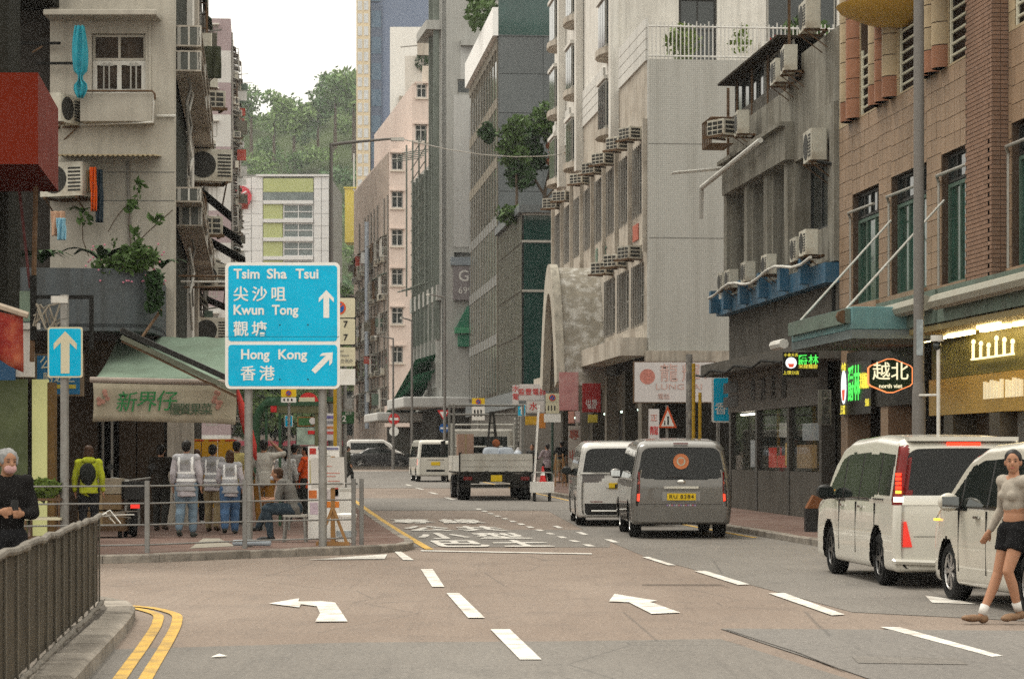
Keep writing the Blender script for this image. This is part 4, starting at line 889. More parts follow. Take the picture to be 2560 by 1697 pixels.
def clutter(parent, side, y0, y1, z0, z1, fl, bay, seed, dens=1.0, pr=1.0):
    """windows, cages, canopies, boxed air conditioners and poles of an old street front (plane x=0, outdoors towards side)"""
    r = random.Random(seed); s = side; ny = int((y1 - y0) / bay); nz = int((z1 - z0) / fl)
    for j in range(nz):
        for i in range(ny):
            y = y0 + (i + .5) * bay; zc = z0 + j * fl + 1.0; wd = bay * .62; p0 = .004 * s
            wo = MB().box((min(0, s * .05), y - wd / 2, zc), (max(0, s * .05), y + wd / 2, zc + 1.35)).build('window', M_FRAME, parent)
            for k in range(2): MB().box((min(s * .052, s * .06), y - wd / 2 + .06 + k * wd / 2, zc + .07), (max(s * .052, s * .06), y - .06 + k * wd / 2, zc + 1.28)).build('pane', M_GLASS, wo)
            if r.random() < .62 * dens:
                d = r.uniform(.4, .9) * pr; a = sorted((s * .06, s * d)); MB().add([(s * .06, y - wd * .6, zc + 1.62), (s * .06, y + wd * .6, zc + 1.62), (s * d, y + wd * .6, zc + 1.40), (s * d, y - wd * .6, zc + 1.40),
                     (s * .06, y - wd * .6, zc + 1.55), (s * .06, y + wd * .6, zc + 1.55), (s * d, y + wd * .6, zc + 1.36), (s * d, y - wd * .6, zc + 1.36)], [(0, 1, 2, 3), (4, 7, 6, 5), (3, 2, 6, 7), (0, 3, 7, 4), (1, 5, 6, 2)]).build('window_canopy', r.choice(M_CLUT[2:5] + M_CLUT[7:]), parent)
            if r.random() < .42 * dens: ac(parent, (s * .35 * max(.6, pr), y + wd * .25 * r.choice((-1, 1)), zc - .5), R(90) * s + R(r.uniform(-25, 25)), r.uniform(.85, 1.15), r.choice((0, 1)))
            if r.random() < .38 * dens:
                d = r.uniform(.45, .75) * s * pr; cg = []
                for k in range(6): yy = y - wd / 2 + wd * k / 5; cg += [((d, yy, zc - .1), (d, yy, zc + 1.35))]
                for zq in (zc - .1, zc + .6, zc + 1.35): cg += [((d, y - wd / 2, zq), (d, y + wd / 2, zq)), ((0, y - wd / 2, zq), (d, y - wd / 2, zq)), ((0, y + wd / 2, zq), (d, y + wd / 2, zq))]
                rods('window_cage', r.choice((M_RUST, M_FRAME, M_WHITEM)), parent, cg, .025, 5)
            if r.random() < .30 * dens:
                d = r.uniform(1.0, 1.7) * s * pr; pz = zc + r.uniform(.9, 1.3); rods('drying_pole', M_PIPE, parent, [((0, y + .2, pz), (d, y + .2, pz + .1))], .025, 5)
                if r.random() < .7:
                    hh = r.uniform(.5, .9); MB().box((min(d * .3, d * .75), y + .19, pz - hh), (max(d * .3, d * .75), y + .22, pz)).build('laundry', r.choice(M_CLUT[4:]), parent)
        if r.random() < .5: pass
    for i in range(ny + 1):
        if r.random() < .6: pipe(parent, [(s * .1, y0 + i * bay, z0), (s * .1, y0 + i * bay, z1)], .06)
MB().box((-.03, .5, 0), (-.001, 30, z(405))).build('street_front', mat('grubby_front', (.40, .335, .29), .9, .2, .6, streak=.5), B6)
clutter(B6, -1, .6, 28, 3.6, 21, 2.95, 2.6, 3, 1.6)
for k in range(0): MB().box((-1.1, .6, 6.2 + k * 2.95), (-.13, 27.5, 6.34 + k * 2.95)).build('balcony_slab', M_CLUT[0] if k % 2 else mat('grubby_front'), B6)
pipe(B6, [(-.6, 12, 3), (-.6, 12, 20)], .18, mat('blue_white_pipe', (.40, .45, .52), .5), 'pipe')
wl = MB().box((-.4, -.5, 3.0), (5, 0, 4.6)).build('shop_band', M_PINK, B6); MB().box((-.2, -.06, 0), (5, .02 - .03, 2.95)).build('ground_floor', mat('ground_dark'), B6)
text('潮興隆', .6, mat('dark_lettering'), B6, (1.0, -.512, 3.7))
# ---- far towers on the right
def tower(name, x0, x1, Y, py_top, label, m, extra=None, dep=25, ang=0.0):
    X0_, X1_ = PX(x0, Y), PX(x1, Y); t = empty(name, (X0_, Y, 0), ang, label, 'building'); H_ = PZ(py_top, Y)
    MB().box((0, 0, 0), (X1_ - X0_, dep, H_)).build('wall', m, t); return t, X1_ - X0_, H_
Yb = 330
t, W, H_ = tower('blue_tower', 926, 1090, Yb, -60, 'very tall slate blue tower with cream window strip at its left edge', mat('slate_blue_panels', (.16, .20, .29), .6, .06, .1, rnd=.03))
MB().box((-1.9, -.6, 0), (-.002, 20, H_)).build('window_strip', mat('cream_panels', (.62, .53, .38), .7, .06, .3), t)
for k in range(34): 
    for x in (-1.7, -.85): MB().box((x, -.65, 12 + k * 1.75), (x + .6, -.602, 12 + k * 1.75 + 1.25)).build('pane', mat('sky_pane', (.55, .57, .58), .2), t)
MB().box((.1, -.3, 0), (1.6, -.002, H_ - 4)).build('strip', mat('dark_blue_strip', (.10, .125, .18), .4, .1), t)
for k in range(16): MB().box((.15, -.34, 10 + k * 3.6), (1.5, -.302, 12.3 + k * 3.6)).build('pane', mat('blue_pane', (.10, .15, .21), .15), t)
t, W, H_ = tower('white_block', 975, 1110, 260, 68, 'bright white block with rooftop antennas in front of blue tower', mat('bright_white_render', (.72, .71, .68), .85, .04, .2, streak=.12))
for x, zt, w_ in ((1.0, 52, 1.2), (2.4, 50, .9)): MB().box((x, -.5, zt - 16), (x + w_, -.01, zt - 11.5)).build('service_box', M_PLAS, t)
t2, W, H_ = tower('cream_block', 1012, 1110, 228, 140, 'stepped cream block beside white block above the pink tenement', mat('cream_render', (.62, .59, .54), .85, .04, .2, streak=.15))
MB().box((-.2, -1.2, H_ - 6.5), (5, -.002, H_ - 6.2)).build('ledge', M_PINKW, t2); MB().box((1.2, -.4, H_), (2.4, 1, H_ + 1.6)).build('roof_tank', M_PLAS, t2); rods('antenna', M_PIPE, t2, [((-.4, -.2, H_ + .8), (4, -.2, H_ + 1.2))], .06)
b = MB(); clump(b, (1.7, -.2, H_ - .6), (.8, .3, .9), 120, .2); b.build('wall_shrub', M_LEAFD, t2)
# ================================================================ far end: station building, wooded hill
Y0 = 380.0
KB = empty('station_building', (PX(592, Y0), Y0, 0), 0, 'white panelled building with lime green panels and round red emblem far down the street', 'building')
kx = lambda px: PX(px, Y0) - PX(592, Y0); kz = lambda py: PZ(py, Y0)
M_KW = mat('white_metal_panel', (.66, .66, .66), .6, .03, .2, rnd=.03); M_LIME = mat('lime_panel', (.42, .46, .21), .7, .06, .3); M_KG = mat('station_glass', (.16, .19, .19), .12, .3, .5)
MB().box((-8, .5, 0), (kx(822), 30, kz(436))).build('core', mat('joint_line'), KB)
for (x0, x1) in ((560, 598), (598, 628), (628, 657), (784, 803), (803, 822)):
    for k in range(14):
        zt_ = kz(442) - k * 1.95
        if zt_ > 4: MB().box((kx(x0) + .04, .2, zt_ - 1.90), (kx(x1) - .04, .5, zt_)).build('wall_panel', M_KW, KB)
MB().box((kx(658), .1, kz(480)), (kx(783), .5, kz(446))).build('lime_panel', M_LIME, KB); MB().box((kx(658), .15, kz(500)), (kx(783), .5, kz(480) - .03)).build('glass_strip', M_KG, KB)
for k in range(9):
    y0_ = 501 + k * 46.5
    if kz(y0_ + 46) < 2: break
    MB().box((kx(658), -.1, kz(y0_ + 9)), (kx(783), .5, kz(y0_))).build('white_band', M_KW, KB); MB().box((kx(658), .2, kz(y0_ + 46)), (kx(706), .5, kz(y0_ + 10))).build('lime_panel', M_LIME, KB)
    window(KB, 'y', kx(708), kx(783), kz(y0_ + 46), kz(y0_ + 10), .25, -1, 2, 2, M_KW, M_KG, .14, .2)
MB().box((kx(640), -.05, kz(441)), (kx(822), .6, kz(436))).build('roof_edge', M_KW, KB)
EM = empty('station_emblem', (PX(602, Y0), Y0 - .1, kz(493)), 0, 'round red emblem with white symbol on the white station building', 'emblem')
b = MB(); b.cyl((0, 0, 0), (0, -.4, 0), 1.75, n=36); b.build('disc', mat('emblem_red', (.55, .05, .07), .5, .03), EM)
for s_ in (-1, 1): MB().tube([(s_ * .95, -.44, .85), (s_ * .45, -.44, .55), (s_ * .22, -.44, 0), (s_ * .45, -.44, -.55), (s_ * .95, -.44, -.85)], .13, 6).build('symbol', M_KW, EM)
MB().box((-.12, -.5, -1.05), (.12, -.41, 1.05)).build('symbol', M_KW, EM)
YB = empty('yellow_shed', (PX(862, 420), 420, PZ(520, 420)), 0, 'yellow flat-roofed structure at the foot of the wooded hill', 'building')
MB().box((0, 0, -6), (5.2, 6, 3.4)).build('wall', mat('yellow_paint', (.60, .48, .10), .7, .08), YB); MB().box((-.2, -.2, 3.4), (5.4, 6.2, 3.65)).build('roof', mat('yellow_paint'), YB)
rods('mast', M_WHITEM, YB, [((1.6, 0, 3), (1.6, 0, 9.5))], .14)
# hill terrain and its wood
hm = MB(); NX, NY = 26, 14; vs = []
def hz(x, y): t = min(1, max(0, (y - 410) / 230)); return 106 * t ** 1.05 * (1 + .05 * math.sin(x * .045 + 1.2) + .03 * math.sin(x * .11)) - 4
for j in range(NY + 1):
    for i in range(NX + 1): x, y = -170 + 300 * i / NX, 405 + 300 * j / NY; vs.append((x, y, hz(x, y) - 2))
hm.add(vs, [(j * (NX + 1) + i, j * (NX + 1) + i + 1, (j + 1) * (NX + 1) + i + 1, (j + 1) * (NX + 1) + i) for j in range(NY) for i in range(NX)])
hm.build('hill', mat('hill_undergrowth', (.06, .08, .035), .95, .3, .05), None, smooth=True, kind='structure')
rg = random.Random(77); W1, W2, W3 = MB(), MB(), MB()
M_WD = [leafmat('wood_mid', (.12, .205, .075), .35), leafmat('wood_dark', (.085, .155, .065), .35), leafmat('wood_light', (.17, .26, .09), .3)]  # leaf greens lightened to stand in for distance haze
def wood_crown(b, c, r):
    for q in range(6):
        d = V((rg.gauss(0, 1), rg.gauss(0, 1), rg.gauss(0, .8))).normalized() * r * .55; clump(b, (c[0] + d.x, c[1] + d.y, c[2] + d.z * .8), (r * .62, r * .62, r * .5), 60, r * .13)
cr = []
for y in range(425, 645, 17):
    for x in range(-92, 0, 8):
        xx, yy = x + rg.uniform(-4, 4), y + rg.uniform(-7, 7); px = CX + F * xx / yy
        if 380 < px < 1000: cr.append((xx, yy))
for xx, yy in cr:
    r = rg.uniform(3.4, 5.6); wood_crown(rg.choice((W1, W1, W2, W3)), (xx, yy, hz(xx, yy) + r * .55), r)
woods = empty('hill_wood', (0, 0, 0)); woods['kind'] = 'stuff'
for b, m in zip((W1, W2, W3), M_WD): b.build('tree_crowns', m, woods, kind='stuff')
# skyline trees that stand out against the sky
for i, (px, py, r, mi, lb) in enumerate(((628, 235, 5.5, 0, 'round tree on the hill skyline at the left'), (685, 262, 5, 2, 'broad light green tree on the skyline left of centre'), (735, 285, 6, 2, 'large light green tree below the skyline centre'), (795, 262, 5, 1, 'dark round tree in the middle of the hill skyline'), (838, 222, 6, 0, 'tall tree on the hill skyline right of the dark one'), (885, 210, 7, 2, 'tall light green tree on the hill skyline beside the tower'))):
    p = P(px, py, 585); t = empty('hill_tree', (p.x, p.y, p.z - r * 1.7), 0, lb, 'tree', 'trees on the hill skyline'); b = MB()
    for q in range(9):
        d = V((rg.gauss(0, 1), rg.gauss(0, .6), rg.gauss(0, 1))).normalized() * r * rg.uniform(.3, .8); clump(b, (d.x, d.y, r * 1.5 + d.z), (r * .45, r * .45, r * .36), 70, r * .12)
    b.build('crown', M_WD[mi], t); MB().tube([(0, 0, -r), (0, 0, r * 1.6)], [r * .09, r * .04], 6).build('trunk', M_BARK, t)
# trees and low buildings beyond the junction
for i, (px, Y, h, s, lb) in enumerate(((640, 196, 7.5, 2.6, 'leafy street tree beyond the junction, seen left under the blue sign'), (700, 204, 7, 2.4, 'leafy street tree seen under the middle of the blue sign'), (742, 200, 6.5, 2.0, 'leafy street tree seen right under the blue sign'), (855, 240, 17, 3.2, 'tall tree between the lamp post and the pink tenement'), (845, 235, 12, 3, 'tree below the yellow shed beside pink tenement'))):
    b_ = [((0 + rg.uniform(-1, 1) * s * .6, rg.uniform(-1, 1) * s * .5, h - s + rg.uniform(-1, 1) * s * .7), (s * .55, s * .5, s * .5)) for _ in range(9)]
    t = tree('street_tree', (PX(px, Y), Y, gz(Y)), lb, [([(0, 0, 0), (.1, 0, h * .4), (0, 0, h - s)], [.2, .16, .06])], [(M_LEAF if i % 2 else M_WD[2], b_, .32, 90)])
FB = empty('far_block', (PX(560, 240), 240, 0), 0, 'low grey building row closing the street beyond the junction', 'building')
MB().box((0, 0, 0), (PX(1000, 240) - PX(560, 240), 8, 9)).build('wall', mat('far_grey', (.28, .27, .24), .9, .15, .3), FB)
for i in range(9):
    for j in range(2): window(FB, 'y', .8 + i * 1.9, 2.2 + i * 1.9, 3.6 + j * 2.9, 5.3 + j * 2.9, -.05, -1, 2, 1)
MB().box((0, -1.2, 2.6), (17.6, -.01, 3.1)).build('canopy', mat('maroon_canopy', (.30, .06, .08), .7, .1), FB)
# ================================================================ left-hand side
DL = math.atan(.1067); Yl = 50.0; Xl = -7.04
L1 = empty('corner_tenement', (Xl, Yl, .1), 0, 'pale plastered corner tenement with barred window, planted balcony and fruit shop below', 'building')
lz = lambda py: PZ(py, Yl) - .1
lx = lambda px: PX(px, Yl) - Xl
M_WALL = mat('pale_grey_plaster', (.40, .375, .325), .9, .07, .5, streak=.22, dirt=(.27, .245, .205), dscale=.7, damt=.45, bump=.1, fine=.08)
wall_y(L1, M_WALL, lx(125), 0, 3.6, 16, [(lx(229), lx(364), lz(234), lz(84))], 0, .3)
MB().add([V((x - .0 * y, y, z_)) + V((-.107 * y, 0, 0)) for z_ in (3.0, 16) for x, y in ((-14, .32), (-.3, .32), (-.3, 14.5), (-14, 14.5))], [(0, 3, 2, 1), (4, 5, 6, 7), (0, 1, 5, 4), (1, 2, 6, 5), (2, 3, 7, 6), (3, 0, 4, 7)]).build('core', mat('core_dark'), L1)
a, b = lx(229), lx(364)
window(L1, 'y', a + .01, b - .01, lz(150), lz(84) - .01, .10, -1, 2, 1, M_WALL, mat('brown_curtain_pane', (.055, .042, .032), .15, .5, 3), .05, .1)
window(L1, 'y', a + .01, b - .01, lz(234) + .01, lz(151), .08, -1, 2, 1, M_WHITEM, mat('brown_curtain_pane'), .09, .1)
for s_ in (0, 1):                                                   # lattice in each casement
    x0, x1 = a + .14 + s_ * (b - a) * .5, a + (b - a) * .5 - .10 + s_ * (b - a) * .5
    for q in ((x0 + .09, lz(229), x0 + .12, lz(156)), (x1 - .12, lz(229), x1 - .09, lz(156))): MB().box((q[0], .055, q[1]), (q[2], .07, q[3])).build('lattice_bar', M_FRAME, L1)
    for zz in (lz(223), lz(163)): MB().box((x0 + .02, .05, zz - .012), (x1 - .02, .065, zz + .012)).build('lattice_bar', M_FRAME, L1)
MB().box((lx(125), -.75, lz(54)), (lx(404), -.002, lz(40))).build('window_canopy', M_WALL, L1, bev=.02)
MB().box((lx(372), -.03, lz(235)), (lx(378), -.002, lz(60))).build('pipe', M_WALL, L1)
MB().box((lx(209), -.42, lz(311)), (lx(388), -.002, lz(240))).build('window_box', M_WALL, L1, bev=.015)
pipe(L1, [(lx(207), -.5, lz(250)), (lx(207), -.5, lz(237)), (lx(390), -.5, lz(237)), (lx(396), -.5, lz(245)), (lx(396), -.48, lz(258))], .022, M_RUST, 'rail')
pipe(L1, [(lx(195), -.03, lz(313)), (lx(390), -.44, lz(313)), (lx(393), -.44, lz(240))], .025, M_WHITEM)
pipe(L1, [(lx(393), -.05, lz(291)), (lx(440), -.05, lz(291))], .03, M_WHITEM); pipe(L1, [(lx(320), -.04, lz(402)), (lx(326), -.04, lz(640))], .03, M_PIPE)
co = MB(); n = 40                                                   # corrugated sheet
for i in range(n): 
    x0, x1 = lx(157) + (lx(404) - lx(157)) * i / n, lx(157) + (lx(404) - lx(157)) * (i + 1) / n; d = .035 if i % 2 else 0; e = .035 - d
    co.add([(x0, -.85, lz(402) + d), (x1, -.85, lz(402) + e), (x1, 0, lz(392) + e), (x0, 0, lz(392) + d), (x0, -.85, lz(402) + d - .02), (x1, -.85, lz(402) + e - .02)], [(0, 1, 2, 3), (4, 5, 1, 0)])
co.build('corrugated_canopy', mat('weathered_sheet', (.33, .27, .17), .7, .2, 4, dirt=(.18, .12, .07), dscale=4, damt=.7), L1)
for zz, dd in ((lz(432), 0), (lz(503), .1)): MB().box((lx(188), -.006, zz), (lx(440) - .03, -.001, zz + .02)).build('crack_line', mat('joint_line'), L1)
ac(L1, (lx(168), -.35, lz(316)), R(70), 1.05); ac(L1, (lx(172), -.4, lz(498)), R(-20), 1.25)
# recess with blue-grey downpipes left of the plaster wall
MB().box((lx(-120), .6, 3.0), (lx(125), .9, 16)).build('recess_wall', mat('bluegrey_render', (.17, .185, .185), .85, .2, 1, streak=.5), L1)
for x, r, c in ((22, .12, 'a'), (40, .09, 'b'), (58, .11, 'b'), (72, .05, 'a'), (84, .06, 'c'), (100, .10, 'a'), (116, .07, 'b')):
    pipe(L1, [(lx(x), .45, 3), (lx(x), .45, 16)], r, {'a': mat('blue_grey_pipe', (.20, .24, .26), .5, .15, 2, streak=.4), 'b': mat('grey_green_pipe', (.24, .25, .22), .5, .15, 2, streak=.4), 'c': M_RUST}[c])
for (x0, x1, y) in ((55, 155, 115), (95, 190, 165), (-10, 40, 48)): MB().box((lx(x0), -.2, lz(y)), (lx(x1), -.14, lz(y) + .05)).build('bracket', M_CABLE if y > 60 else M_WHITEM, L1)
rods('bracket_strut', M_RUST, L1, [((lx(85), -.17, lz(135)), (lx(110), -.17, lz(120)))], .02)
MB().box((lx(-120), -.9, lz(20)), (lx(148), .5, lz(-60))).build('dark_canopy', mat('dark_fascia', (.022, .022, .018), .8), L1)
# street side of the tenement
MB().box((-.27, .31, 3.0), (-.02, .35, 16)).build('reveal', M_WALL, L1)
S1 = MB().box((-.3, .32, 2.8), (-.05, 15.5, 16)).build('street_front', mat('dark_front_render', (.055, .06, .052), .9, .35, .8, streak=.5), L1); S1.rotation_euler = (0, 0, DL)  # whole street front in one dark render with vertical streaks
def side(name, m, a, b_, bev=0): o = MB().box(a, b_).build(name, m, L1, bev=bev); o.rotation_euler = (0, 0, DL); return o
sy = lambda px: ((-1.705) / ((px - CX) / F + .1067) - Yl) * 1.0057
szf = lambda px, py: PZ(py, 50 + sy(px)) - .1
side('column', M_PLASW, (-.04, sy(471), 3.0), (.10, sy(476), 16)); side('column', M_PLAS, (-.04, sy(484), 3.0), (.12, sy(488), 16))
for (p0, p1, t_, b_) in ((437, 483, 65, 110), (437, 492, 128, 172), (437, 488, 470, 500), (441, 494, 505, 560)):     # boxed balcony windows
    w_ = side('bay', M_PLAS, (.0, sy(p0) + .1, szf(p0, b_ + 4)), (.55, sy(p1) - .4, szf(p0, b_))); side('bay', M_PLAS, (.0, sy(p0) + .1, szf(p0, t_)), (.55, sy(p1) - .4, szf(p0, t_ - 4)))
    for k in range(4):
        yy = sy(p0) + .1 + (sy(p1) - sy(p0) - .56) * k / 3; side('bay_post', M_WHITEM, (.48, yy, szf(p0, b_)), (.55, yy + .06, szf(p0, t_)))
    side('bay_end_pane', mat('dusty_pane', (.09, .095, .085), .25, .3, 3), (.12, sy(p0) + .115, szf(p0, b_)), (.46, sy(p0) + .13, szf(p0, t_))); side('bay_end_bar', M_WHITEM, (.27, sy(p0) + .1, szf(p0, b_)), (.31, sy(p0) + .114, szf(p0, t_)))
    side('bay_pane', M_GLASS, (.42, sy(p0) + .2, szf(p0, b_)), (.45, sy(p1) - .5, szf(p0, t_)))
    side('bay_end', M_FRAME, (.05, sy(p0) + .1, szf(p0, b_)), (.12, sy(p0) + .16, szf(p0, t_))); side('bay_end', M_FRAME, (.46, sy(p0) + .1, szf(p0, b_)), (.53, sy(p0) + .16, szf(p0, t_)))
def sac(px, py, rz=0, s=1.0, k=0):
    o = ac(L1, (0, 0, 0), DL + rz, s, k); o.location = Matrix.Rotation(DL, 3, 'Z') @ V((.45, sy(px), szf(px, py))); return o
sac(478, 455, R(10), 1.5); sac(486, 860, R(10), 1.3); sac(490, 720, R(5), 1.2); sac(470, 590, R(8), 1.1, 1); sac(480, 275, R(12), 1.1, 1)
for i, (p, y) in enumerate(((440, 150), (446, 170), (443, 250), (450, 620), (452, 560), (445, 330))):
    q = pipe(L1, [(.2, sy(p), szf(p, y)), (.3, sy(p) + .4, szf(p, y + 60)), (.22, sy(p) + .1, szf(p, y + 110)), (.25, sy(p) + .8, szf(p, y + 200))], .03, M_WHITEM if i % 2 else M_PIPE, 'cable'); q.rotation_euler = (0, 0, DL)
for k in range(7):
    q = rods('drying_pole', M_WHITEM if k % 2 else M_RUST, L1, [((.0, sy(445 + k * 7), szf(445 + k * 7, 690 + (k % 3) * 14)), (1.6, sy(445 + k * 7) + .3, szf(445 + k * 7, 688 + (k % 3) * 14)))], .025, 5); q.rotation_euler = (0, 0, DL)
# rounded balcony parapet with its planting
M_BALC = mat('dark_bluegrey_concrete', (.105, .12, .13), .85, .2, 1.2, streak=.55, dirt=(.06, .065, .065), dscale=1.2, damt=.7, bump=.2)
Yp = 45.8; path = [(PX(-120, Yp), Yp), (PX(120, Yp), Yp + .0), (PX(300, Yp), Yp + .05), (PX(350, Yp), Yp + .3), (PX(385, 46.6), 46.7), (PX(405, 48), 48.2), (PX(415, 50.5), 50.6)]
path = smooth_path([(*p, 0) for p in path], 4); b = MB(); vs = []; tck = .14
for i, p in enumerate(path):
    d = (V(path[min(i + 1, len(path) - 1)]) - V(path[max(i - 1, 0)])).normalized(); nn = V((-d.y, d.x, 0)) * tck
    zt_ = 5.08 - .004 * i; vs += [(p[0] - Xl, p[1] - Yl, 3.93), (p[0] - Xl, p[1] - Yl, zt_), (p[0] + nn.x - Xl, p[1] + nn.y - Yl, zt_), (p[0] + nn.x - Xl, p[1] + nn.y - Yl, 3.93)]
m_ = len(path); b.add(vs, [(i * 4 + k, (i + 1) * 4 + k, (i + 1) * 4 + (k + 1) % 4, i * 4 + (k + 1) % 4) for i in range(m_ - 1) for k in range(4)] + [(0, 1, 2, 3), tuple(4 * m_ - 4 + k for k in (3, 2, 1, 0))])
b.build('balcony_parapet', M_BALC, L1, fix=True)
b = MB(); b.prism([(p[0] - Xl, p[1] - Yl) for p in path] + [(0, 2), (-9, 2)], 3.86, 4.0); b.build('balcony_slab', M_BALC, L1, fix=True)
rg = random.Random(9)
def potted(name, px, py, Y, r, n, leaf, m, label, cat='plant'):
    b = MB(); p = P(px, py, Y)
    t = empty(name, (p.x, p.y, 4.9), 0, label, cat); k = p.z - 4.9
    for q in range(7): clump(b, (rg.uniform(-1, 1) * r[0] * .6, rg.uniform(-1, 1) * r[1], k + rg.uniform(-1, 1) * r[2] * .55), (r[0] * .5, r[1] * .7, r[2] * .55), n // 7, leaf)
    b.build('foliage', m, t); MB().tube([(0, 0, 0), (.03, 0, k * .5), (0, 0, k)], .02, 5).build('stem', M_BARK, t); return t
FL = potted('flowering_shrub', 315, 650, 46.1, (.72, .25, .42), 1500, .075, M_LEAF, 'bushy shrub with small pink flowers spilling over the dark balcony parapet')
b = MB()
for _ in range(70): b.ell((rg.uniform(-.75, .75), rg.uniform(-.3, .1), rg.uniform(-.05, .72)), (.022, .022, .02), 6, 4)
b.build('flowers', mat('pink_petals', (.60, .22, .30), .7, .2), FL, kind='stuff')
b = MB()
for _ in range(260): clump(b, (.55 + rg.uniform(-.12, .16), -.2 + rg.uniform(-.1, .1), rg.uniform(-.55, .2)), (.05, .05, .05), 1, .09)
b.build('trailing_leaves', M_LEAFD, FL)
def strap_plant(name, px, py, Y, n, L, label, m):
    t = empty(name, tuple(P(px, py, Y)), 0, label, 'plant')
    for i in range(n):
        a_ = 2 * math.pi * i / n + rg.uniform(-.3, .3); l = L * rg.uniform(.7, 1.15); w_ = l * .11; pts = []
        for k in range(6):
            s_ = k / 5; r_ = l * s_ * .8; h_ = l * (.95 * s_ - .75 * s_ * s_); d = V((math.cos(a_), math.sin(a_) * .7, 0)); side_ = V((-d.y, d.x, 0)) * w_ * math.sin(math.pi * min(.98, s_ * .9 + .08)); c_ = d * r_ + V((0, 0, h_)); pts += [c_ - side_, c_ + side_ + V((0, 0, .01))]
        MB().add(pts, [(2 * k, 2 * k + 1, 2 * k + 3, 2 * k + 2) for k in range(5)]).build('leaf', m, t)
    return t
strap_plant('broad_leaf_plant', 105, 660, 46.3, 22, .75, 'broad-leaved green plant at the left end of the dark balcony parapet', M_LEAFD)
strap_plant('broad_leaf_plant', 255, 660, 46.3, 10, .95, 'upright dark leafy plant left of the pink-flowered shrub', M_LEAFD)
strap_plant('broad_leaf_plant', 405, 672, 46.8, 12, .55, 'broad dark leaves leaning over the right end of the balcony parapet', M_LEAFD)
strap_plant('spider_plant', 205, 535, 49.6, 16, .42, 'thin spiky plant growing from the pale plaster wall', M_LEAF)
strap_plant('broad_leaf_plant', 505, 465, 66, 12, .8, 'small spiky green plant on the dark street front ledge', M_LEAF)
for nm, pts, lv, lb in (('climbing_vine', [(330, 655), (322, 560), (325, 520), (340, 490), (352, 470)], [(352, 470), (338, 500), (333, 512), (345, 460)], 'thin vine climbing the middle of the plaster wall'),
                        ('climbing_vine', [(325, 625), (370, 580), (432, 525)], [(395, 545), (385, 540), (345, 595), (338, 585)], 'thin bare vine slanting right across the plaster wall'),
                        ('climbing_vine', [(270, 580), (290, 545), (318, 512)], [(318, 515), (335, 505), (285, 605)], 'short vine slanting up beside the wall pipe'),
                        ('climbing_vine', [(222, 640), (207, 600), (206, 540)], [(207, 545), (215, 550)], 'thin stem dropping from the spiky wall plant')):
    o = empty(nm, tuple(P(*pts[0], 49.5)), 0, lb, 'plant'); o0 = P(*pts[0], 49.5)
    MB().tube([P(x, y, 49.5 + .06 * i) - o0 for i, (x, y) in enumerate(pts)], .012, 5).build('stem', M_BARK, o)
    for x, y in lv:
        lb_ = MB(); c_ = P(x, y, 49.45) - o0; clump(lb_, c_, (.13, .05, .13), 7, .11); lb_.build('leaf', M_LEAF, o, kind='stuff')
def cloth(name, px0, px1, py0, py1, Y, m, label, cat='cloth', twist=0.0, pinch=None):
    n, k = 14, 16; vs = []; o0 = P((px0 + px1) / 2, py0, Y)
    for j in range(k + 1):
        v_ = j / k; wd = 1.0 if pinch is None else .55 + .45 * math.sin(math.pi * min(1, v_ * 1.25)) if v_ < .72 else .25 + .55 * math.sin(math.pi * (v_ - .72) / .28) + .08
        if pinch and .68 < v_ < .76: wd = .28
        for i in range(n + 1):
            u = i / n; c_ = (px0 + px1) / 2 + (u - .5) * (px1 - px0) * wd; q = P(c_, py0 + (py1 - py0) * v_, Y) - o0
            vs.append((q.x, q.y + .05 * math.sin(u * 14 + v_ * 2), q.z))
    me = MB().add(vs, [(j * (n + 1) + i, j * (n + 1) + i + 1, (j + 1) * (n + 1) + i + 1, (j + 1) * (n + 1) + i) for j in range(k) for i in range(n)])
    o = me.build(name, m, None, smooth=True, loc=o0); md = o.modifiers.new('thick', 'SOLIDIFY'); md.thickness = .02; md.offset = 1
    return tag(o, label, cat)
cloth('hanging_cloth', 180, 219, 64, 245, 49.3, mat('teal_cloth', (.03, .28, .36), .6, .3, 3), 'knotted teal cloth hanging beside the barred window', pinch=True)
cloth('hanging_cloth', 226, 240, 418, 528, 49.2, mat('orange_cloth', (.62, .10, .015), .8, .15, 3), 'bright orange strip of cloth hanging under the corrugated canopy')
cloth('hanging_cloth', 238, 256, 424, 556, 49.3, mat('navy_cloth', (.03, .045, .06), .85, .15, 3), 'dark navy garment hanging beside the orange cloth')
cloth('hanging_cloth', 216, 230, 425, 480, 49.4, mat('tan_cloth', (.28, .20, .12), .85, .15, 3), 'short tan garment hanging left of the orange cloth')
cloth('hanging_cloth', 128, 162, 528, 590, 49.0, mat('peach_cloth', (.50, .32, .22), .85, .15, 3), 'small peach towel hanging on the left above the balcony')
cloth('hanging_cloth', 142, 163, 545, 600, 48.8, mat('sky_cloth', (.25, .48, .60), .85, .15, 3), 'small pale blue towel hanging on the left above the balcony')
cloth('hanging_tarpaulin', 506, 552, 116, 196, 62, mat('olive_tarpaulin', (.05, .055, .035), .85, .25, 3), 'olive drab tarpaulin bundle hanging out high above the left pavement')
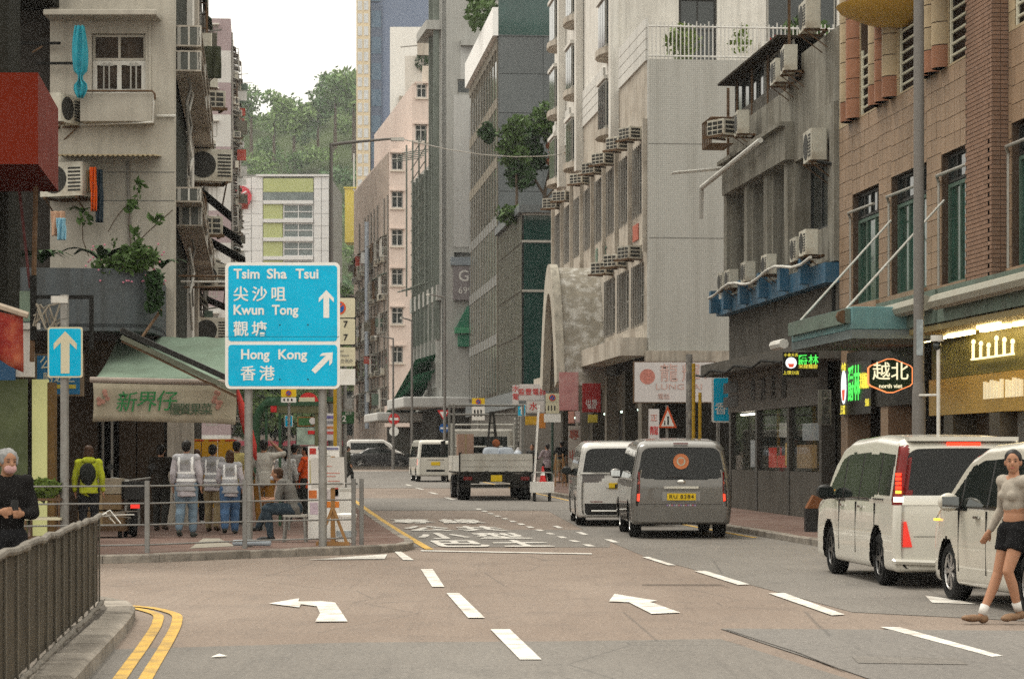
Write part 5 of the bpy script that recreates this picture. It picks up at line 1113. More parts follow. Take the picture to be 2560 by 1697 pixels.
# ground floor of the corner tenement and the fruit shop
MB().box((lx(-150), .35, 0), (-1.2, 8, 3.0)).build('shop_back', mat('shop_interior3', (.025, .022, .018), .85, .4, 1), L1)
for px, w_, m_ in ((155, .5, mat('brown_column', (.05, .037, .027), .7, .2)), (215, .25, mat('brown_column')), (300, .35, mat('brown_column')), (345, .55, mat('brown_column')), (420, .5, M_PLAS)): MB().box((lx(px), -.1, 0), (lx(px) + w_, .34, 3.9)).build('shop_column', m_, L1)  # column brown darkened to deepen the shade of the shop recess
for px in (190, 252, 275, 318, 380): MB().box((lx(px), .1, .5), (lx(px) + .05, .15, 2.8)).build('shutter_post', M_FRAME, L1)
MB().box((lx(-150), -.2, 3.0), (-.02, .34, 3.88)).build('shop_lintel', mat('shop_lintel', (.10, .085, .065), .8, .3, 1), L1)
for x, y in ((297, 818),): MB().ell(P(x, y, 47.2) - V((Xl, Yl, .1)), (.035, .035, .05), 8, 6).build('lamp', M_LAMP, L1)
MB().box((lx(262), -.02, lz(870) - .1), (lx(288), .03, lz(815) - .1)).build('lit_sign', mat('greenish_sign', (.35, .42, .25), .6, .3, 5, emit=(.6, .7, .4), es=.4), L1)
# fruit-shop awning
AW = empty('shop_awning', (PX(234, 44.5), 44.5, .125), 0, 'faded green awning with cream valance lettered in green over the fruit shop', 'awning')
ax = lambda px: PX(px, 44.5) - PX(234, 44.5); W_ = ax(590)
M_CANV = mat('faded_green_canvas', (.20, .27, .21), .8, .12, 1.2, dirt=(.13, .16, .12), dscale=1.5, damt=.5); M_CREAM = mat('cream_canvas', (.40, .355, .27), .85, .12, 2, dirt=(.22, .20, .14), dscale=2, damt=.6)
n = 12; b = MB(); vs = []
for j in range(7):
    for i in range(n + 1):
        u, v_ = i / n, j / 6; vs.append((u * W_ + (1 - v_) * 0 - v_ * .1, v_ * 3.3, 2.86 + v_ * .95 - .09 * math.sin(math.pi * v_) - .02 * math.cos(u * 25)))
b.add(vs, [(j * (n + 1) + i, j * (n + 1) + i + 1, (j + 1) * (n + 1) + i + 1, (j + 1) * (n + 1) + i) for j in range(6) for i in range(n)]); o = b.build('canopy_cloth', M_CANV, AW, smooth=True); md = o.modifiers.new('t', 'SOLIDIFY'); md.thickness = .015
pipe(AW, [(-.06, -.02, 2.86), (W_ + .05, -.02, 2.80)], .055, mat('pinkish_roller', (.36, .30, .26), .6, .1), 'roller')
n = 40; vs = []
for j in range(7):
    for i in range(n + 1):
        u, v_ = i / n, j / 6; sag = .05 * math.sin(u * 9) * v_; vs.append((u * W_ + .02 * math.sin(v_ * 3), -.06 - .03 * math.sin(u * 30 + v_ * 2) * v_ - .05 * v_, 2.80 - .06 * u - v_ * (.70 + .02 * math.cos(u * 6.28)) + sag * .3))
o = MB().add(vs, [(j * (n + 1) + i, j * (n + 1) + i + 1, (j + 1) * (n + 1) + i + 1, (j + 1) * (n + 1) + i) for j in range(6) for i in range(n)]).build('valance', M_CREAM, AW, smooth=True); md = o.modifiers.new('t', 'SOLIDIFY'); md.thickness = .008; md.offset = -1
M_GTX = mat('green_lettering', (.04, .20, .07), .8, .2); M_GTD = mat('dark_green_lettering', (.06, .10, .06), .8, .2)
for k, ch in enumerate('新界仔'): text(ch, .40, M_GTX, AW, (ax(318) + k * .37, -.155, 2.42 + .01 * k), 0, .016, shear=.15)
for k, ch in enumerate('優質果菜'): text(ch, .23, M_GTD, AW, (ax(440) + k * .195, -.155, 2.30), 0, .006)
for px in (262, 545):
    b = MB()
    for q in range(9): b.ell((ax(px) + rg.uniform(-.09, .09), -.145, 2.5 + rg.uniform(-.16, .14)), (.045, .012, .045), 8, 5)
    b.build('painted_fruit', mat('faded_fruit_print', (.36, .19, .15), .85, .5, 9), AW)
BM = empty('awning_arm', (PX(304, 44.2), 44.2, PZ(825, 44.2)), 0, 'dark folded awning arm slanting down towards the blue direction sign', 'awning arm')
q0, q1 = V((0, 0, 0)), P(590, 955, 44.0) - P(304, 825, 44.2)
for dz_, m_, th in ((0, M_FRAMED, .07), (-.13, mat('grey_green_arm', (.16, .17, .13), .7, .2), .06), (-.20, M_RUST, .03)): MB().tube([q0 + V((0, 0, dz_)), q1 + V((0, 0, dz_ * 1.3))], th, 4).build('arm_bar', m_, BM)
MB().tube([(0, 0, 0), (.25, .6, -.15), (.4, 2.2, .5)], .03, 5).build('brace', M_RUST, BM)
# near-left neighbour: projecting red sign box, red awning, lit shop
M_RED = mat('dark_red_panel', (.14, .017, .007), .8, .10, .8, dirt=(.12, .02, .012), dscale=.8, damt=.5); M_REDL = mat('red_panel_sheen', (.17, .045, .036), .85, .1, 1, streak=.2)  # side red lightened in colour for the sky sheen at grazing view
RS = empty('sign_box', (PX(95, 36), 36, PZ(182, 36) - 1.9), 0, 'large plain dark red sign box projecting high at the left edge', 'sign')
h0, h1 = .53, 1.9; pts = [(-4, 0, h0), (0, 0, h0), (0, 0, h1), (-4, 0, h1)]; d = V((-.405, 3.75, 0))
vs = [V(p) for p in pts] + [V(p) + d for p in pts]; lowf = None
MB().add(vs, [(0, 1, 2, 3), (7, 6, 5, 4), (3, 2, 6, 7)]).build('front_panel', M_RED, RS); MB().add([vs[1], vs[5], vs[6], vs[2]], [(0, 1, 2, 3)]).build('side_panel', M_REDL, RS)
MB().add([vs[0], vs[4], vs[5], vs[1]], [(0, 1, 2, 3)]).build('underside', mat('shaded_red_underside', (.07, .010, .006), .85, .1), RS)  # shade of the underside put into a darker red
NB = empty('near_tenement', (-12.5, 37.0, .1), 0, 'dark building front at the left edge with lit greenish shop and red awning', 'building')
nx = lambda px, Y=40: PX(px, Y) + 12.5
MB().box((nx(-300), 3, 0), (nx(20), 4, 16)).build('wall', mat('dark_fascia'), NB)
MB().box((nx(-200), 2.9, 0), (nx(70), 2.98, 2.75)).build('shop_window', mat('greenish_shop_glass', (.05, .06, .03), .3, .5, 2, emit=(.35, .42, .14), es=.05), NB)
MB().box((nx(80), 3.0, 0), (nx(117), 3.2, 2.75)).build('lit_column', mat('lit_yellow_column', (.42, .42, .19), .6, .1, 2, emit=(.8, .8, .35), es=.15), NB)  # shop light on the column put in as a weak glow
MB().box((nx(117), 3.05, 0), (nx(134), 3.3, 2.7)).build('door_jamb', mat('orange_brown', (.13, .075, .025), .6, .3, 5), NB)
MB().box((nx(52), 2.6, 2.78), (nx(90), 2.9, 3.55)).build('white_board', M_PLASW, NB); MB().box((nx(48), 2.5, 3.56), (nx(112), 2.62, 3.66)).build('board_cap', M_PLASW, NB)
MB().box((nx(58), 2.7, 3.7), (nx(84), 2.8, 4.2)).build('green_panel', M_CANV, NB)
MB().box((nx(0), 2.5, 2.72), (nx(52), 2.6, 3.05)).build('blue_strip_sign', mat('dull_blue_sign', (.03, .09, .18), .6, .2), NB); MB().box((nx(-80), 2.52, 2.72), (nx(0), 2.6, 3.05)).build('blue_strip_sign', mat('dull_blue_sign'), NB)
rods('sign_pole', M_RUST, NB, [((nx(80, 39), 2.0, 3.0), (nx(90, 39), 2.0, 6.0))], .045); rods('sign_pole', mat('maroon_pole', (.10, .03, .03), .6), NB, [((nx(75, 39), 2.0, 4.2), (nx(35, 39), 2.0, 6.6))], .025)
MB().box((nx(78, 39), 1.9, 3.35), (nx(92, 39), 2.0, 4.4)).build('steel_post', M_CABLE, NB); MB().box((nx(92, 39), 1.9, 4.02), (nx(235, 39), 1.98, 4.08)).build('steel_arm', M_CABLE, NB); MB().box((nx(226, 39), 1.9, 3.2), (nx(235, 39), 1.98, 4.02)).build('steel_arm', M_CABLE, NB)
rgc = random.Random(3)
for k in range(6): pipe(NB, [(nx(92 + 12 * q + rgc.uniform(-8, 8), 39), 1.85 - .02 * k, 3.7 + rgc.uniform(-.2, .25)) for q in range(7)], .016, mat('beige_cable', (.30, .27, .22), .7), 'cable')
RA = empty('red_awning', (PX(20, 35), 35, .1), 0, 'torn red awning cloth hanging at the left edge above the old woman', 'awning'); vs = []
for j in range(6):
    for i in range(9): u, v_ = i / 8, j / 5; vs.append((-1.4 + u * 1.62, .1 * math.sin(u * 12) * v_ + v_ * .1, 3.85 - u * .35 - v_ * (.75 + .16 * math.sin(i * 2.7))))
o = MB().add(vs, [(j * 9 + i, j * 9 + i + 1, (j + 1) * 9 + i + 1, (j + 1) * 9 + i) for j in range(5) for i in range(8)]).build('cloth', mat('worn_red_cloth', (.24, .03, .025), .8, .25, 3, dirt=(.42, .16, .08), dscale=3, damt=.6), RA, smooth=True); o.modifiers.new('t', 'SOLIDIFY').thickness = .015
MB().tube([(-1.5, -.03, 4.1), (.30, -.03, 3.52)], .05, 6).build('bar', mat('rusty_white_bar', (.36, .30, .24), .7, .3, 5), RA)

# ---- further tenement with dark canopies, then the mauve and white block
M2 = empty('dark_tenement', (-8.75, 66.5, .1), DL, 'dark cluttered tenement front with black canopies beyond the corner building', 'building')
MB().box((-8, 0, 2.5), (-.05, 9.5, 24)).build('wall', mat('dark_brown_render', (.10, .09, .075), .9, .3, .7, streak=.6), M2)  # dark brown render with darker vertical streaks
clutter(M2, 1, .3, 9.3, 3.4, 22, 3.0, 3.0, 17, 1.5, .35)
for k, (y_, z_, d_) in enumerate(((7.5, 9.2, 1.3), (7.8, 8.5, 1.7), (8.1, 7.9, 1.9), (8.4, 7.3, 2.3), (8.6, 6.7, 2.6), (8.8, 6.1, 2.5))):
    MB().add([(0, y_ - 2.5, z_ + .3), (0, y_, z_ + .3), (d_ * .7, y_, z_ - .45), (d_ * .7, y_ - 2.5, z_ - .45), (0, y_ - 2.5, z_ + .22), (0, y_, z_ + .22), (d_ * .7, y_, z_ - .53), (d_ * .7, y_ - 2.5, z_ - .53)], [(0, 1, 2, 3), (4, 7, 6, 5), (0, 3, 7, 4), (3, 2, 6, 7), (1, 5, 6, 2)]).build('black_canopy', mat('black_netting', (.014, .014, .012), .9), M2)
MB().box((-8, .0, 0), (-.06, 9.4, 2.5)).build('ground_floor', mat('ground_dark'), M2)
Y0 = 188.0; XR = PX(577, Y0)
PB = empty('mauve_building', (XR, Y0, .8), R(6), 'tall mauve and white banded block with cluttered edge behind the left tenements', 'building')
fl = 80 * Y0 / F
for k in range(14):
    zb = PZ(1140, Y0) - 2 + k * fl + .35
    MB().box((-6, 0, zb), (0, 30, zb + fl - .002)).build('storey_band', mat('mauve_render', (.335, .265, .275), .9, .05, .3, streak=.15) if k % 2 == 1 else mat('white_render_l', (.55, .54, .52), .9, .05, .3, streak=.15), PB)
    w_ = window(PB, 'y', -1.9, -1.05, zb + .75, zb + 1.9, -.02, -1, 2, 1, M_FRAME, M_GLASS, .07, .05); MB().box((-2.1, -.5, zb + 1.95), (-.9, -.003, zb + 2.05)).build('hood', M_PLASW, PB)
clutter(PB, 1, .4, 26, 3, 34, 2.5, 3.2, 31, 1.6)
# ================================================================ signs and street furniture
M_POLE = mat('galvanised_pole', (.27, .265, .25), .5, .15, 3, metal=.4, dirt=(.16, .14, .12), dscale=4, damt=.5)
M_SBLUE = mat('sign_blue', (.0, .46, .74), .35, .05, 2, dirt=(.002, .32, .56), dscale=3, damt=.35); M_SWHITE = mat('sign_white', (.80, .79, .76), .4, .03, 2, dirt=(.6, .58, .5), dscale=3, damt=.3)
M_SYEL = mat('sign_yellow', (.75, .52, .02), .4, .05); M_SRED = mat('sign_red', (.55, .03, .03), .4, .05); M_SBLK = mat('sign_black', (.02, .02, .02), .5, 0); M_CREAMS = mat('sign_cream', (.62, .58, .42), .5, .06, 2)
def rrect(x0, x1, z0, z1, r, n=5):
    pts = []
    for cx_, cz_, a0 in ((x1 - r, z0 + r, -90), (x1 - r, z1 - r, 0), (x0 + r, z1 - r, 90), (x0 + r, z0 + r, 180)):
        pts += [(cx_ + r * math.cos(R(a0 + 90 * k / n)), cz_ + r * math.sin(R(a0 + 90 * k / n))) for k in range(n + 1)]
    return pts
def plate(name, m, parent, x0, x1, z0, z1, y0, y1, r=.03): return MB().prism_y(rrect(x0, x1, z0, z1, r), y0, y1).build(name, m, parent)
def poly_y(name, m, parent, pts, y0, y1): return MB().prism_y(pts, y0, y1).build(name, m, parent)
def disc(name, m, parent, x, z, r, y0, y1, n=28): return MB().cyl((x, y1, z), (x, y0, z), r, n=n).build(name, m, parent)
ARROW = [(-.5, .42), (0, 1.0), (.5, .42), (.5, .12), (.19, .46), (.19, -1), (-.19, -1), (-.19, .46), (-.5, .12)]
def arrow(m, parent, x, z, w_, h, y0, y1, rot=0.0, name='arrow'):
    c_, s_ = math.cos(rot), math.sin(rot); return poly_y(name, m, parent, [(x + (p[0] * w_) * c_ - (p[1] * h) * s_, z + (p[0] * w_) * s_ + (p[1] * h) * c_) for p in ARROW][::-1], y0, y1)
# ---- the big direction sign
Y = 38.2; sx0 = PX(563, Y); SG = empty('direction_sign', (sx0, Y, .125), 0, 'large blue direction sign for Tsim Sha Tsui, Kwun Tong and Hong Kong on two poles', 'road sign')
ux = lambda px: PX(px, Y) - sx0; uz = lambda py: PZ(py, Y) - .125
plate('border', M_SWHITE, SG, ux(563), ux(850), uz(972), uz(656), -.01, .02, .085)
plate('panel', M_SBLUE, SG, ux(571), ux(843), uz(853), uz(664), -.016, -.0105, .05); plate('panel', M_SBLUE, SG, ux(571), ux(843), uz(965), uz(862), -.016, -.0105, .05)
def st(t_, x0, x1, y, size, b=.006): text(t_, size, M_SWHITE, SG, (ux((x0 + x1) / 2), -.0195, uz(y)), 0, b, fit=ux(x1) - ux(x0))
st('Tsim', 585, 650, 686, .215, .0055); st('Sha', 667, 717, 686, .215, .0055); st('Tsui', 740, 797, 686, .215, .0055); st('Kwun', 584, 660, 776, .215, .0055); st('Tong', 680, 746, 776, .215, .0055)
st('Hong', 602, 673, 887, .215, .0055); st('Kong', 695, 767, 887, .215, .0055)
for ch, x, y in (('尖', 602, 738), ('沙', 649, 738), ('咀', 696, 738), ('觀', 602, 825), ('塘', 648, 825), ('香', 620, 936), ('港', 667, 936)): [text(ch, .25, M_SWHITE, SG, (ux(x) + q_ * .006, -.0195 - .0004 * q_, uz(y) + .003 * q_), 0, .006) for q_ in (0, 1)]
arrow(M_SWHITE, SG, ux(816), uz(760), .24, .22, -.0205, -.0165); arrow(M_SWHITE, SG, ux(808), uz(905), .22, .22, -.0205, -.0165, R(-45))
MB().box((ux(563) + .01, -.0175, uz(842)), (ux(850) - .01, -.0163, uz(841.2))).build('sheet_joint', M_SBLK, SG)
for x in (700, 770):
    for y in (812, 948): disc('bolt', M_SBLK, SG, ux(x), uz(y), .012, -.02, -.012, 8)
for px in (619, 805):
    MB().cyl((ux(px), .14, .0), (ux(px), .14, 4.45), .066, n=16).build('pole', M_POLE, SG, smooth=40)
    for y in (700, 780, 880, 950): MB().box((ux(px) - .1, .021, uz(y) - .03), (ux(px) + .1, .075, uz(y) + .03)).build('clamp', M_POLE, SG)
MB().lathe([(.02, -.32), (.05, -.3), (.055, .28), (.03, .3)], (ux(632), -.05, .07), 10, 'x').build('footing_pipe', mat('pale_blue_sleeve', (.32, .36, .40), .5), SG, smooth=40)
# ---- other signs on posts
def post_sign(name, label, px, Y, zg, r=.04, top=None, m=None):
    t = empty(name, (PX(px, Y), Y, zg), 0, label, 'road sign')
    MB().cyl((0, .05, 0), (0, .05, top - zg), r, n=12).build('pole', m or M_POLE, t, smooth=40); return t
def roundel(t, x, z, r, ring, fill, y0=-.02):
    disc('roundel', ring, t, x, z, r, y0, y0 + .012); disc('roundel_field', fill, t, x, z, r * .72, y0 - .004, y0 + .002); 
    poly_y('roundel_bar', ring, t, [(x + r * (a * .707 - b * .707) * .8, z + r * (a * .707 + b * .707) * .8) for a, b in ((-.95, .13), (-.95, -.13), (.95, -.13), (.95, .13))], y0 - .008, y0 - .003)
Y = 42.0; T = post_sign('parking_sign', 'white parking plates numbered 7 standing behind the right edge of direction sign', 848, Y, .125, .045, 4.4); vz = lambda py: PZ(py, Y) - .125; vx = lambda px: PX(px, Y) - PX(848, Y)
plate('plate', M_SBLK, T, -vx(890), vx(890), vz(864), vz(742), -.01, .02, .04); plate('plate_face', M_CREAMS, T, -vx(888), vx(888), vz(794), vz(745), -.016, -.0105, .03); plate('plate_face', M_CREAMS, T, -vx(888), vx(888), vz(861), vz(797), -.016, -.0105, .03)
roundel(T, 0, vz(770), .12, mat('sign_orange_red', (.62, .10, .03), .5), mat('roundel_blue', (.02, .10, .35), .5)); plate('plate', M_CREAMS, T, -vx(888), vx(888), vz(915), vz(868), -.012, .02, .01); plate('plate', M_SWHITE, T, -vx(888), vx(888), vz(962), vz(922), -.012, .02, .01)
for y in (811, 844): text('7', .15, M_SBLK, T, (vx(864), -.0205, vz(y)), 0, .004); text('7', .15, M_SBLK, T, (-vx(864), -.0205, vz(y)), 0, .004)
text('except', .06, mat('sign_grey_text', (.35, .34, .30), .6), T, (vx(848), -.017, vz(877)), 0); text('holidays', .065, mat('sign_grey_text'), T, (vx(858), -.017, vz(888)), 0); text('假日例外', .075, mat('sign_grey_text'), T, (vx(862), -.017, vz(903)), 0)
T = empty('yellow_post', (PX(841, 43), 43, .125), 0, 'ochre yellow painted post behind the right pole of direction sign', 'post'); MB().cyl((0, 0, 0), (0, 0, 3.4), .055, n=12).build('shaft', mat('ochre_post', (.42, .26, .02), .6, .15, 3), T); MB().cyl((0, 0, 0), (0, 0, .25), .075, n=12).build('collar', M_POLE, T)
Y = 37.6; T = post_sign('one_way_sign', 'blue one-way arrow sign on grey post at the left corner', 160, Y, .125, .067, 4.1); vz = lambda py: PZ(py, Y) - .125; vx = lambda px: PX(px, Y) - PX(160, Y)
plate('border', M_CREAMS, T, vx(121), vx(208), vz(944), vz(818), -.06, -.035, .035); plate('panel', M_SBLUE, T, vx(125), vx(204), vz(940), vz(822), -.066, -.0605, .03); arrow(M_CREAMS, T, vx(165), vz(881), .36, .33, -.072, -.0665)
MB().bbox((-.20, -.06, 3.84), (.06, .06, 3.95), .03).build('camera_housing', M_WHITEM, T); MB().box((-.05, -.03, 3.6), (.05, .09, 3.84)).build('mount', M_POLE, T)
Y = 42.0; T = empty('arrow_board', (PX(88, Y), Y, 2.55), 0, 'blue board with white characters and yellow left arrow behind one-way sign', 'sign'); vz = lambda py: PZ(py, Y) - 2.55; vx = lambda px: PX(px, Y) - PX(88, Y)
MB().box((0, 0, vz(990)), (vx(208), .1, vz(884))).build('frame', mat('brown_frame', (.16, .12, .08), .7), T); MB().box((vx(93), -.01, vz(985)), (vx(200), -.002, vz(889))).build('panel', mat('dull_sign_blue', (.02, .13, .27), .5, .15, 2), T)
text('公', .26, M_CREAMS, T, (vx(117), -.014, vz(909)), 0); text('附近之', .19, M_CREAMS, T, (vx(148), -.014, vz(945)), 0)
poly_y('arrow', mat('dull_yellow', (.45, .36, .05), .6), T, [(vx(103), vz(966)), (vx(122), vz(976)), (vx(122), vz(971)), (vx(190), vz(971)), (vx(190), vz(961)), (vx(122), vz(961)), (vx(122), vz(956))], -.02, -.011)
def lamp_post(px, Y, zt, arm, label, r0=.09, r1=.05, dx=-1):
    t = empty('street_lamp', (PX(px, Y), Y, gz(Y) + .12), 0, label, 'street lamp'); h = zt - gz(Y) - .12
    b = MB(); b.cyl((0, 0, 0), (0, 0, 1.3), r0 * 1.35, n=14); b.cyl((0, 0, 1.3), (0, 0, h), r0, r1, n=14); b.build('mast', mat('lamp_post_grey', (.17, .16, .15), .55, .12, 2, dirt=(.12, .11, .1), dscale=2, damt=.5), t, smooth=40)
    if arm:
        MB().tube([(0, 0, h - .05), (arm * .25, 0, h + .02), (arm * .8, 0, h + .12), (arm, 0, h + .14)], [r1, r1 * .9, r1 * .7, r1 * .6], 8).build('arm', mat('lamp_post_grey'), t, smooth=40)
        MB().bbox((min(arm, arm * .82), -.09, h + .06), (max(arm, arm * .82), .09, h + .15), .02).build('lantern', M_WHITEM, t)
    return t
lamp_post(828, 70, PZ(358, 70), PX(1010, 70) - PX(828, 70), 'tall lamp post with long level arm rising behind the direction sign')
RL = lamp_post(2297, 37.0, 12.5, None, 'thick grey lamp post rising out of the picture at right', .082, .078)
MB().cyl((0, 0, 0), (0, 0, 2.42), .105, n=16).build('base', mat('lamp_post_grey'), RL, smooth=40); MB().cyl((0, 0, 2.42), (0, 0, 2.6), .105, .083, n=16).build('collar', mat('lamp_post_grey'), RL, smooth=40); MB().box((-.05, -.086, 3.0), (.05, -.079, 3.55)).build('sticker', mat('faded_sticker', (.30, .34, .36), .7, .3, 8), RL)
lamp_post(1030, 128, PZ(800, 128) , PX(1000, 128) - PX(1030, 128), 'thin far lamp post left of the grey slab block', .08, .05); lamp_post(1112, 122, PZ(742, 122), PX(1066, 122) - PX(1112, 122), 'thin far lamp post in front of the purple-grey sign', .08, .05); lamp_post(983, 150, PZ(845, 150), PX(935, 150) - PX(983, 150), 'thin far lamp post in front of the pink tenement', .08, .05)
CP = empty('camera_pole', (PX(2346, 36.7), 36.7, .125), 0, 'slim white pole with dome camera beside the thick lamp post', 'camera pole')
MB().cyl((0, 0, 0), (0, 0, 3.2), .03, n=10).build('pole', M_WHITEM, CP, smooth=40); MB().cyl((-.02, 0, 3.2), (-.02, 0, 3.29), .1, n=16).build('cap', M_WHITEM, CP); MB().ell((-.02, 0, 3.13), (.065, .065, .07), 12, 8).build('dome', M_GLASS, CP, smooth=True); rods('arm', M_WHITEM, CP, [((-.26, .2, 2.38), (0, 0, 2.38))], .018)
def small_sign(name, label, px, Y, top, build, r=.035, zg=None, m=None):
    t = post_sign(name, label, px, Y, gz(Y) + .12 if zg is None else zg, r, PZ(top, Y), m); build(t, lambda p: PX(p, Y) - PX(px, Y), lambda p: PZ(p, Y) - t.location.z); return t
def no_entry(t, x, z): disc('disc', M_SRED, t, 0, z(1047), x(999), -.03, -.01); MB().box((-x(996), -.036, z(1050)), (x(996), -.0305, z(1044))).build('bar', M_SWHITE, t); disc('plate', M_SWHITE, t, 0, z(1078), x(997), -.02, 0)
small_sign('no_entry_sign', 'round red no-entry sign in front of the pink tenement', 985, 150, 1030, no_entry, .06)
def giveway(t, x, z):
    poly_y('triangle', M_SRED, t, [(x(1093), z(1025)), (x(1125), z(1025)), (x(1110), z(1052))][::-1], -.03, -.01); poly_y('triangle_field', M_SWHITE, t, [(x(1099), z(1029)), (x(1119), z(1029)), (x(1110), z(1046))][::-1], -.036, -.031)
    disc('disc', mat('sign_royal_blue', (.02, .10, .32), .4), t, 0, z(1070), x(1122), -.03, -.01); MB().box((-x(1119), -.036, z(1072)), (x(1119), -.031, z(1068))).build('bar', M_SWHITE, t)
small_sign('give_way_sign', 'give-way triangle above a round blue sign beyond the truck', 1110, 138, 1015, giveway, .06)
def park_y(cx, y0, y1, y2, y3, hw, cream=False):
    def f(t, x, z):
        plate('plate', M_CREAMS if cream else M_SYEL, t, -x(cx + hw), x(cx + hw), z(y1), z(y0), -.03, -.01, .02); plate('plate', M_CREAMS if cream else M_SWHITE, t, -x(cx + hw), x(cx + hw), z(y2), z(y1) - .01, -.03, -.01, .02)
        roundel(t, 0, z((y0 + y1) / 2), (z(y0) - z(y1)) * .38, mat('sign_orange_red'), mat('roundel_blue'), -.045)
        if y3: plate('plate', M_SWHITE, t, -x(cx + hw + 4), x(cx + hw + 4), z(y3), z(y2) - .02, -.034, -.01, .01)
        for k in range(3): MB().box((-x(cx + hw * .7) + k * x(cx + hw * .5), -.034, z(y1 + (y2 - y1) * .75)), (-x(cx + hw * .7) + k * x(cx + hw * .5) + x(cx + 4), -.031, z(y1 + (y2 - y1) * .3))).build('numeral_block', M_SBLK, t)
    return f
small_sign('no_stopping_sign', 'yellow and white no-stopping sign rising above the truck bed', 1196, 100, 992, park_y(1196, 995, 1013, 1050, None, 16), .05)
small_sign('no_stopping_sign', 'cream no-stopping plates with white plate beneath, left of the pink shop sign', 1381, 84, 978, park_y(1380, 983, 1005, 1033, 1055, 18, True), .045, None, mat('dark_green_post', (.03, .06, .045), .5))
small_sign('no_stopping_sign', 'yellow no-stopping sign seen just below the direction sign', 722, 47, 970, park_y(722, 973, 992, 1006, None, 19), .03)
def oneway(cx, y0, y1, hw):
    def f(t, x, z): plate('panel', M_SWHITE, t, -x(cx + hw), x(cx + hw), z(y1), z(y0), -.02, 0, .02); plate('panel_field', M_SBLUE, t, -x(cx + hw - 1.5), x(cx + hw - 1.5), z(y1 - 1.5), z(y0 + 1.5), -.026, -.021, .02); arrow(M_SWHITE, t, 0, z((y0 + y1) / 2), x(cx + hw) * 1.0, (z(y0) - z(y1)) * .36, -.032, -.027)
    return f
small_sign('one_way_sign', 'small blue one-way arrow sign to the right of the truck', 1304, 96, 1008, oneway(1304, 1010, 1040, 10.5), .05); small_sign('one_way_sign', 'small blue one-way arrow sign seen through the green shelter', 722, 62, 1036, oneway(722, 1038, 1067, 10), .035, None, mat('dark_green_post'))
def tri(t, x, z):
    poly_y('triangle', mat('sign_orange_red'), t, [(x(1646), z(1069)), (x(1692), z(1069)), (x(1669), z(1014))], -.03, -.01); poly_y('triangle_field', M_SWHITE, t, [(x(1653), z(1065)), (x(1685), z(1065)), (x(1669), z(1026))], -.036, -.031)
    MB().box((x(1668), -.042, z(1062)), (x(1672), -.037, z(1046))).build('figure', M_SBLK, t); disc('figure', M_SBLK, t, x(1670), z(1043), .03, -.042, -.037, 10); MB().box((x(1660), -.042, z(1062)), (x(1663), -.037, z(1052))).build('figure', M_SBLK, t)
small_sign('crossing_sign', 'red-bordered warning triangle with walking figures above the white van', 1668, 63, 1012, tri, .04)
def hk(t, x, z):
    plate('border', M_SWHITE, t, x(1779), x(1950), z(1056), z(940), -.02, 0, .06); plate('panel', M_SBLUE, t, x(1784), x(1945), z(1052), z(945), -.026, -.021, .05); text('香港', .36, M_SWHITE, t, (x(1818), -.034, z(1023)), 0, .006)
small_sign('direction_sign', 'small blue Hong Kong direction sign half hidden behind the grey shopfront', 1795, 66.3, 960, hk, .045)
T = empty('bollard_post', (PX(1723, 62), 62, .2), 0, 'tall grey post plastered with torn stickers in front of the estate agent sign', 'post'); MB().cyl((0, 0, 0), (0, 0, 4.0), .085, n=12).build('shaft', mat('stickered_post', (.20, .19, .185), .7, .3, 3, dirt=(.45, .44, .40), dscale=5, damt=.7), T)
for px, h, lb in ((1734, 3.75, 'taller yellow bamboo pole beside the stickered post'), (1750, 3.0, 'shorter yellow bamboo pole right of the stickered post')):
    T = empty('yellow_pole', (PX(px, 61.5), 61.5, .2), 0, lb, 'pole'); MB().cyl((0, 0, 0), (0, 0, h), .045, n=10).build('shaft', mat('ochre_post'), T)
    for k in range(6): MB().cyl((0, 0, .4 + k * .5), (0, 0, .43 + k * .5), .05, n=10).build('node', mat('ochre_post'), T)
# ---- shop signs
def shop_sign(name, label, x0, x1, y0, y1, Y, m, dep=.18, frame=None, rz=0.0):
    t = empty(name, (PX((x0 + x1) / 2, Y), Y, PZ(y1, Y)), rz, label, 'sign'); hw, h = PX(x1, Y) / 2 - PX(x0, Y) / 2, PZ(y0, Y) - PZ(y1, Y)
    MB().box((-hw, 0, 0), (hw, dep, h)).build('box', frame or m, t); MB().box((-hw + .03, -.012, .03), (hw - .03, -.002, h - .03)).build('face', m, t); return t, hw, h
M_PALE = mat('faded_white_sign', (.60, .575, .57), .6, .05, 1.5); M_FRED = mat('faded_red_text', (.52, .22, .18), .7, .2, 5); M_FPINK = mat('faded_pink_text', (.58, .40, .36), .7, .15, 5)
T, hw, h = shop_sign('shop_sign', 'large faded white estate agent sign with pale red characters on the flank', 1584, 1788, 903, 1007, 78.3, M_PALE, .4, M_RUST)
for k, ch in enumerate('龍輝地'): text(ch, .62, M_FPINK, T, (-hw + 1.15 + k * .72, -.02, h - .42), 0, .012)
text('LUNG FAI', .26, M_FPINK, T, (.15, -.02, .52), 0, fit=1.5); text('電話', .2, M_FPINK, T, (-.35, -.02, .2), 0)
MB().lathe([(.22, -.016), (.25, -.02), (.25, -.012), (.22, -.012)], (-hw + .45, 0, h - .5), 24, 'y').build('ring', M_FRED, T); text('正', .26, M_FRED, T, (-hw + .45, -.02, h - .5), 0, .006)
T, hw, h = shop_sign('shop_sign', 'narrow upright white sign with red characters under the estate agent sign', 1622, 1648, 1022, 1100, 78.2, M_PALE); text('正', .24, M_FRED, T, (0, -.02, h - .3), 0, .006); text('龍', .3, M_SRED, T, (0, -.02, h - .72), 0, .012)
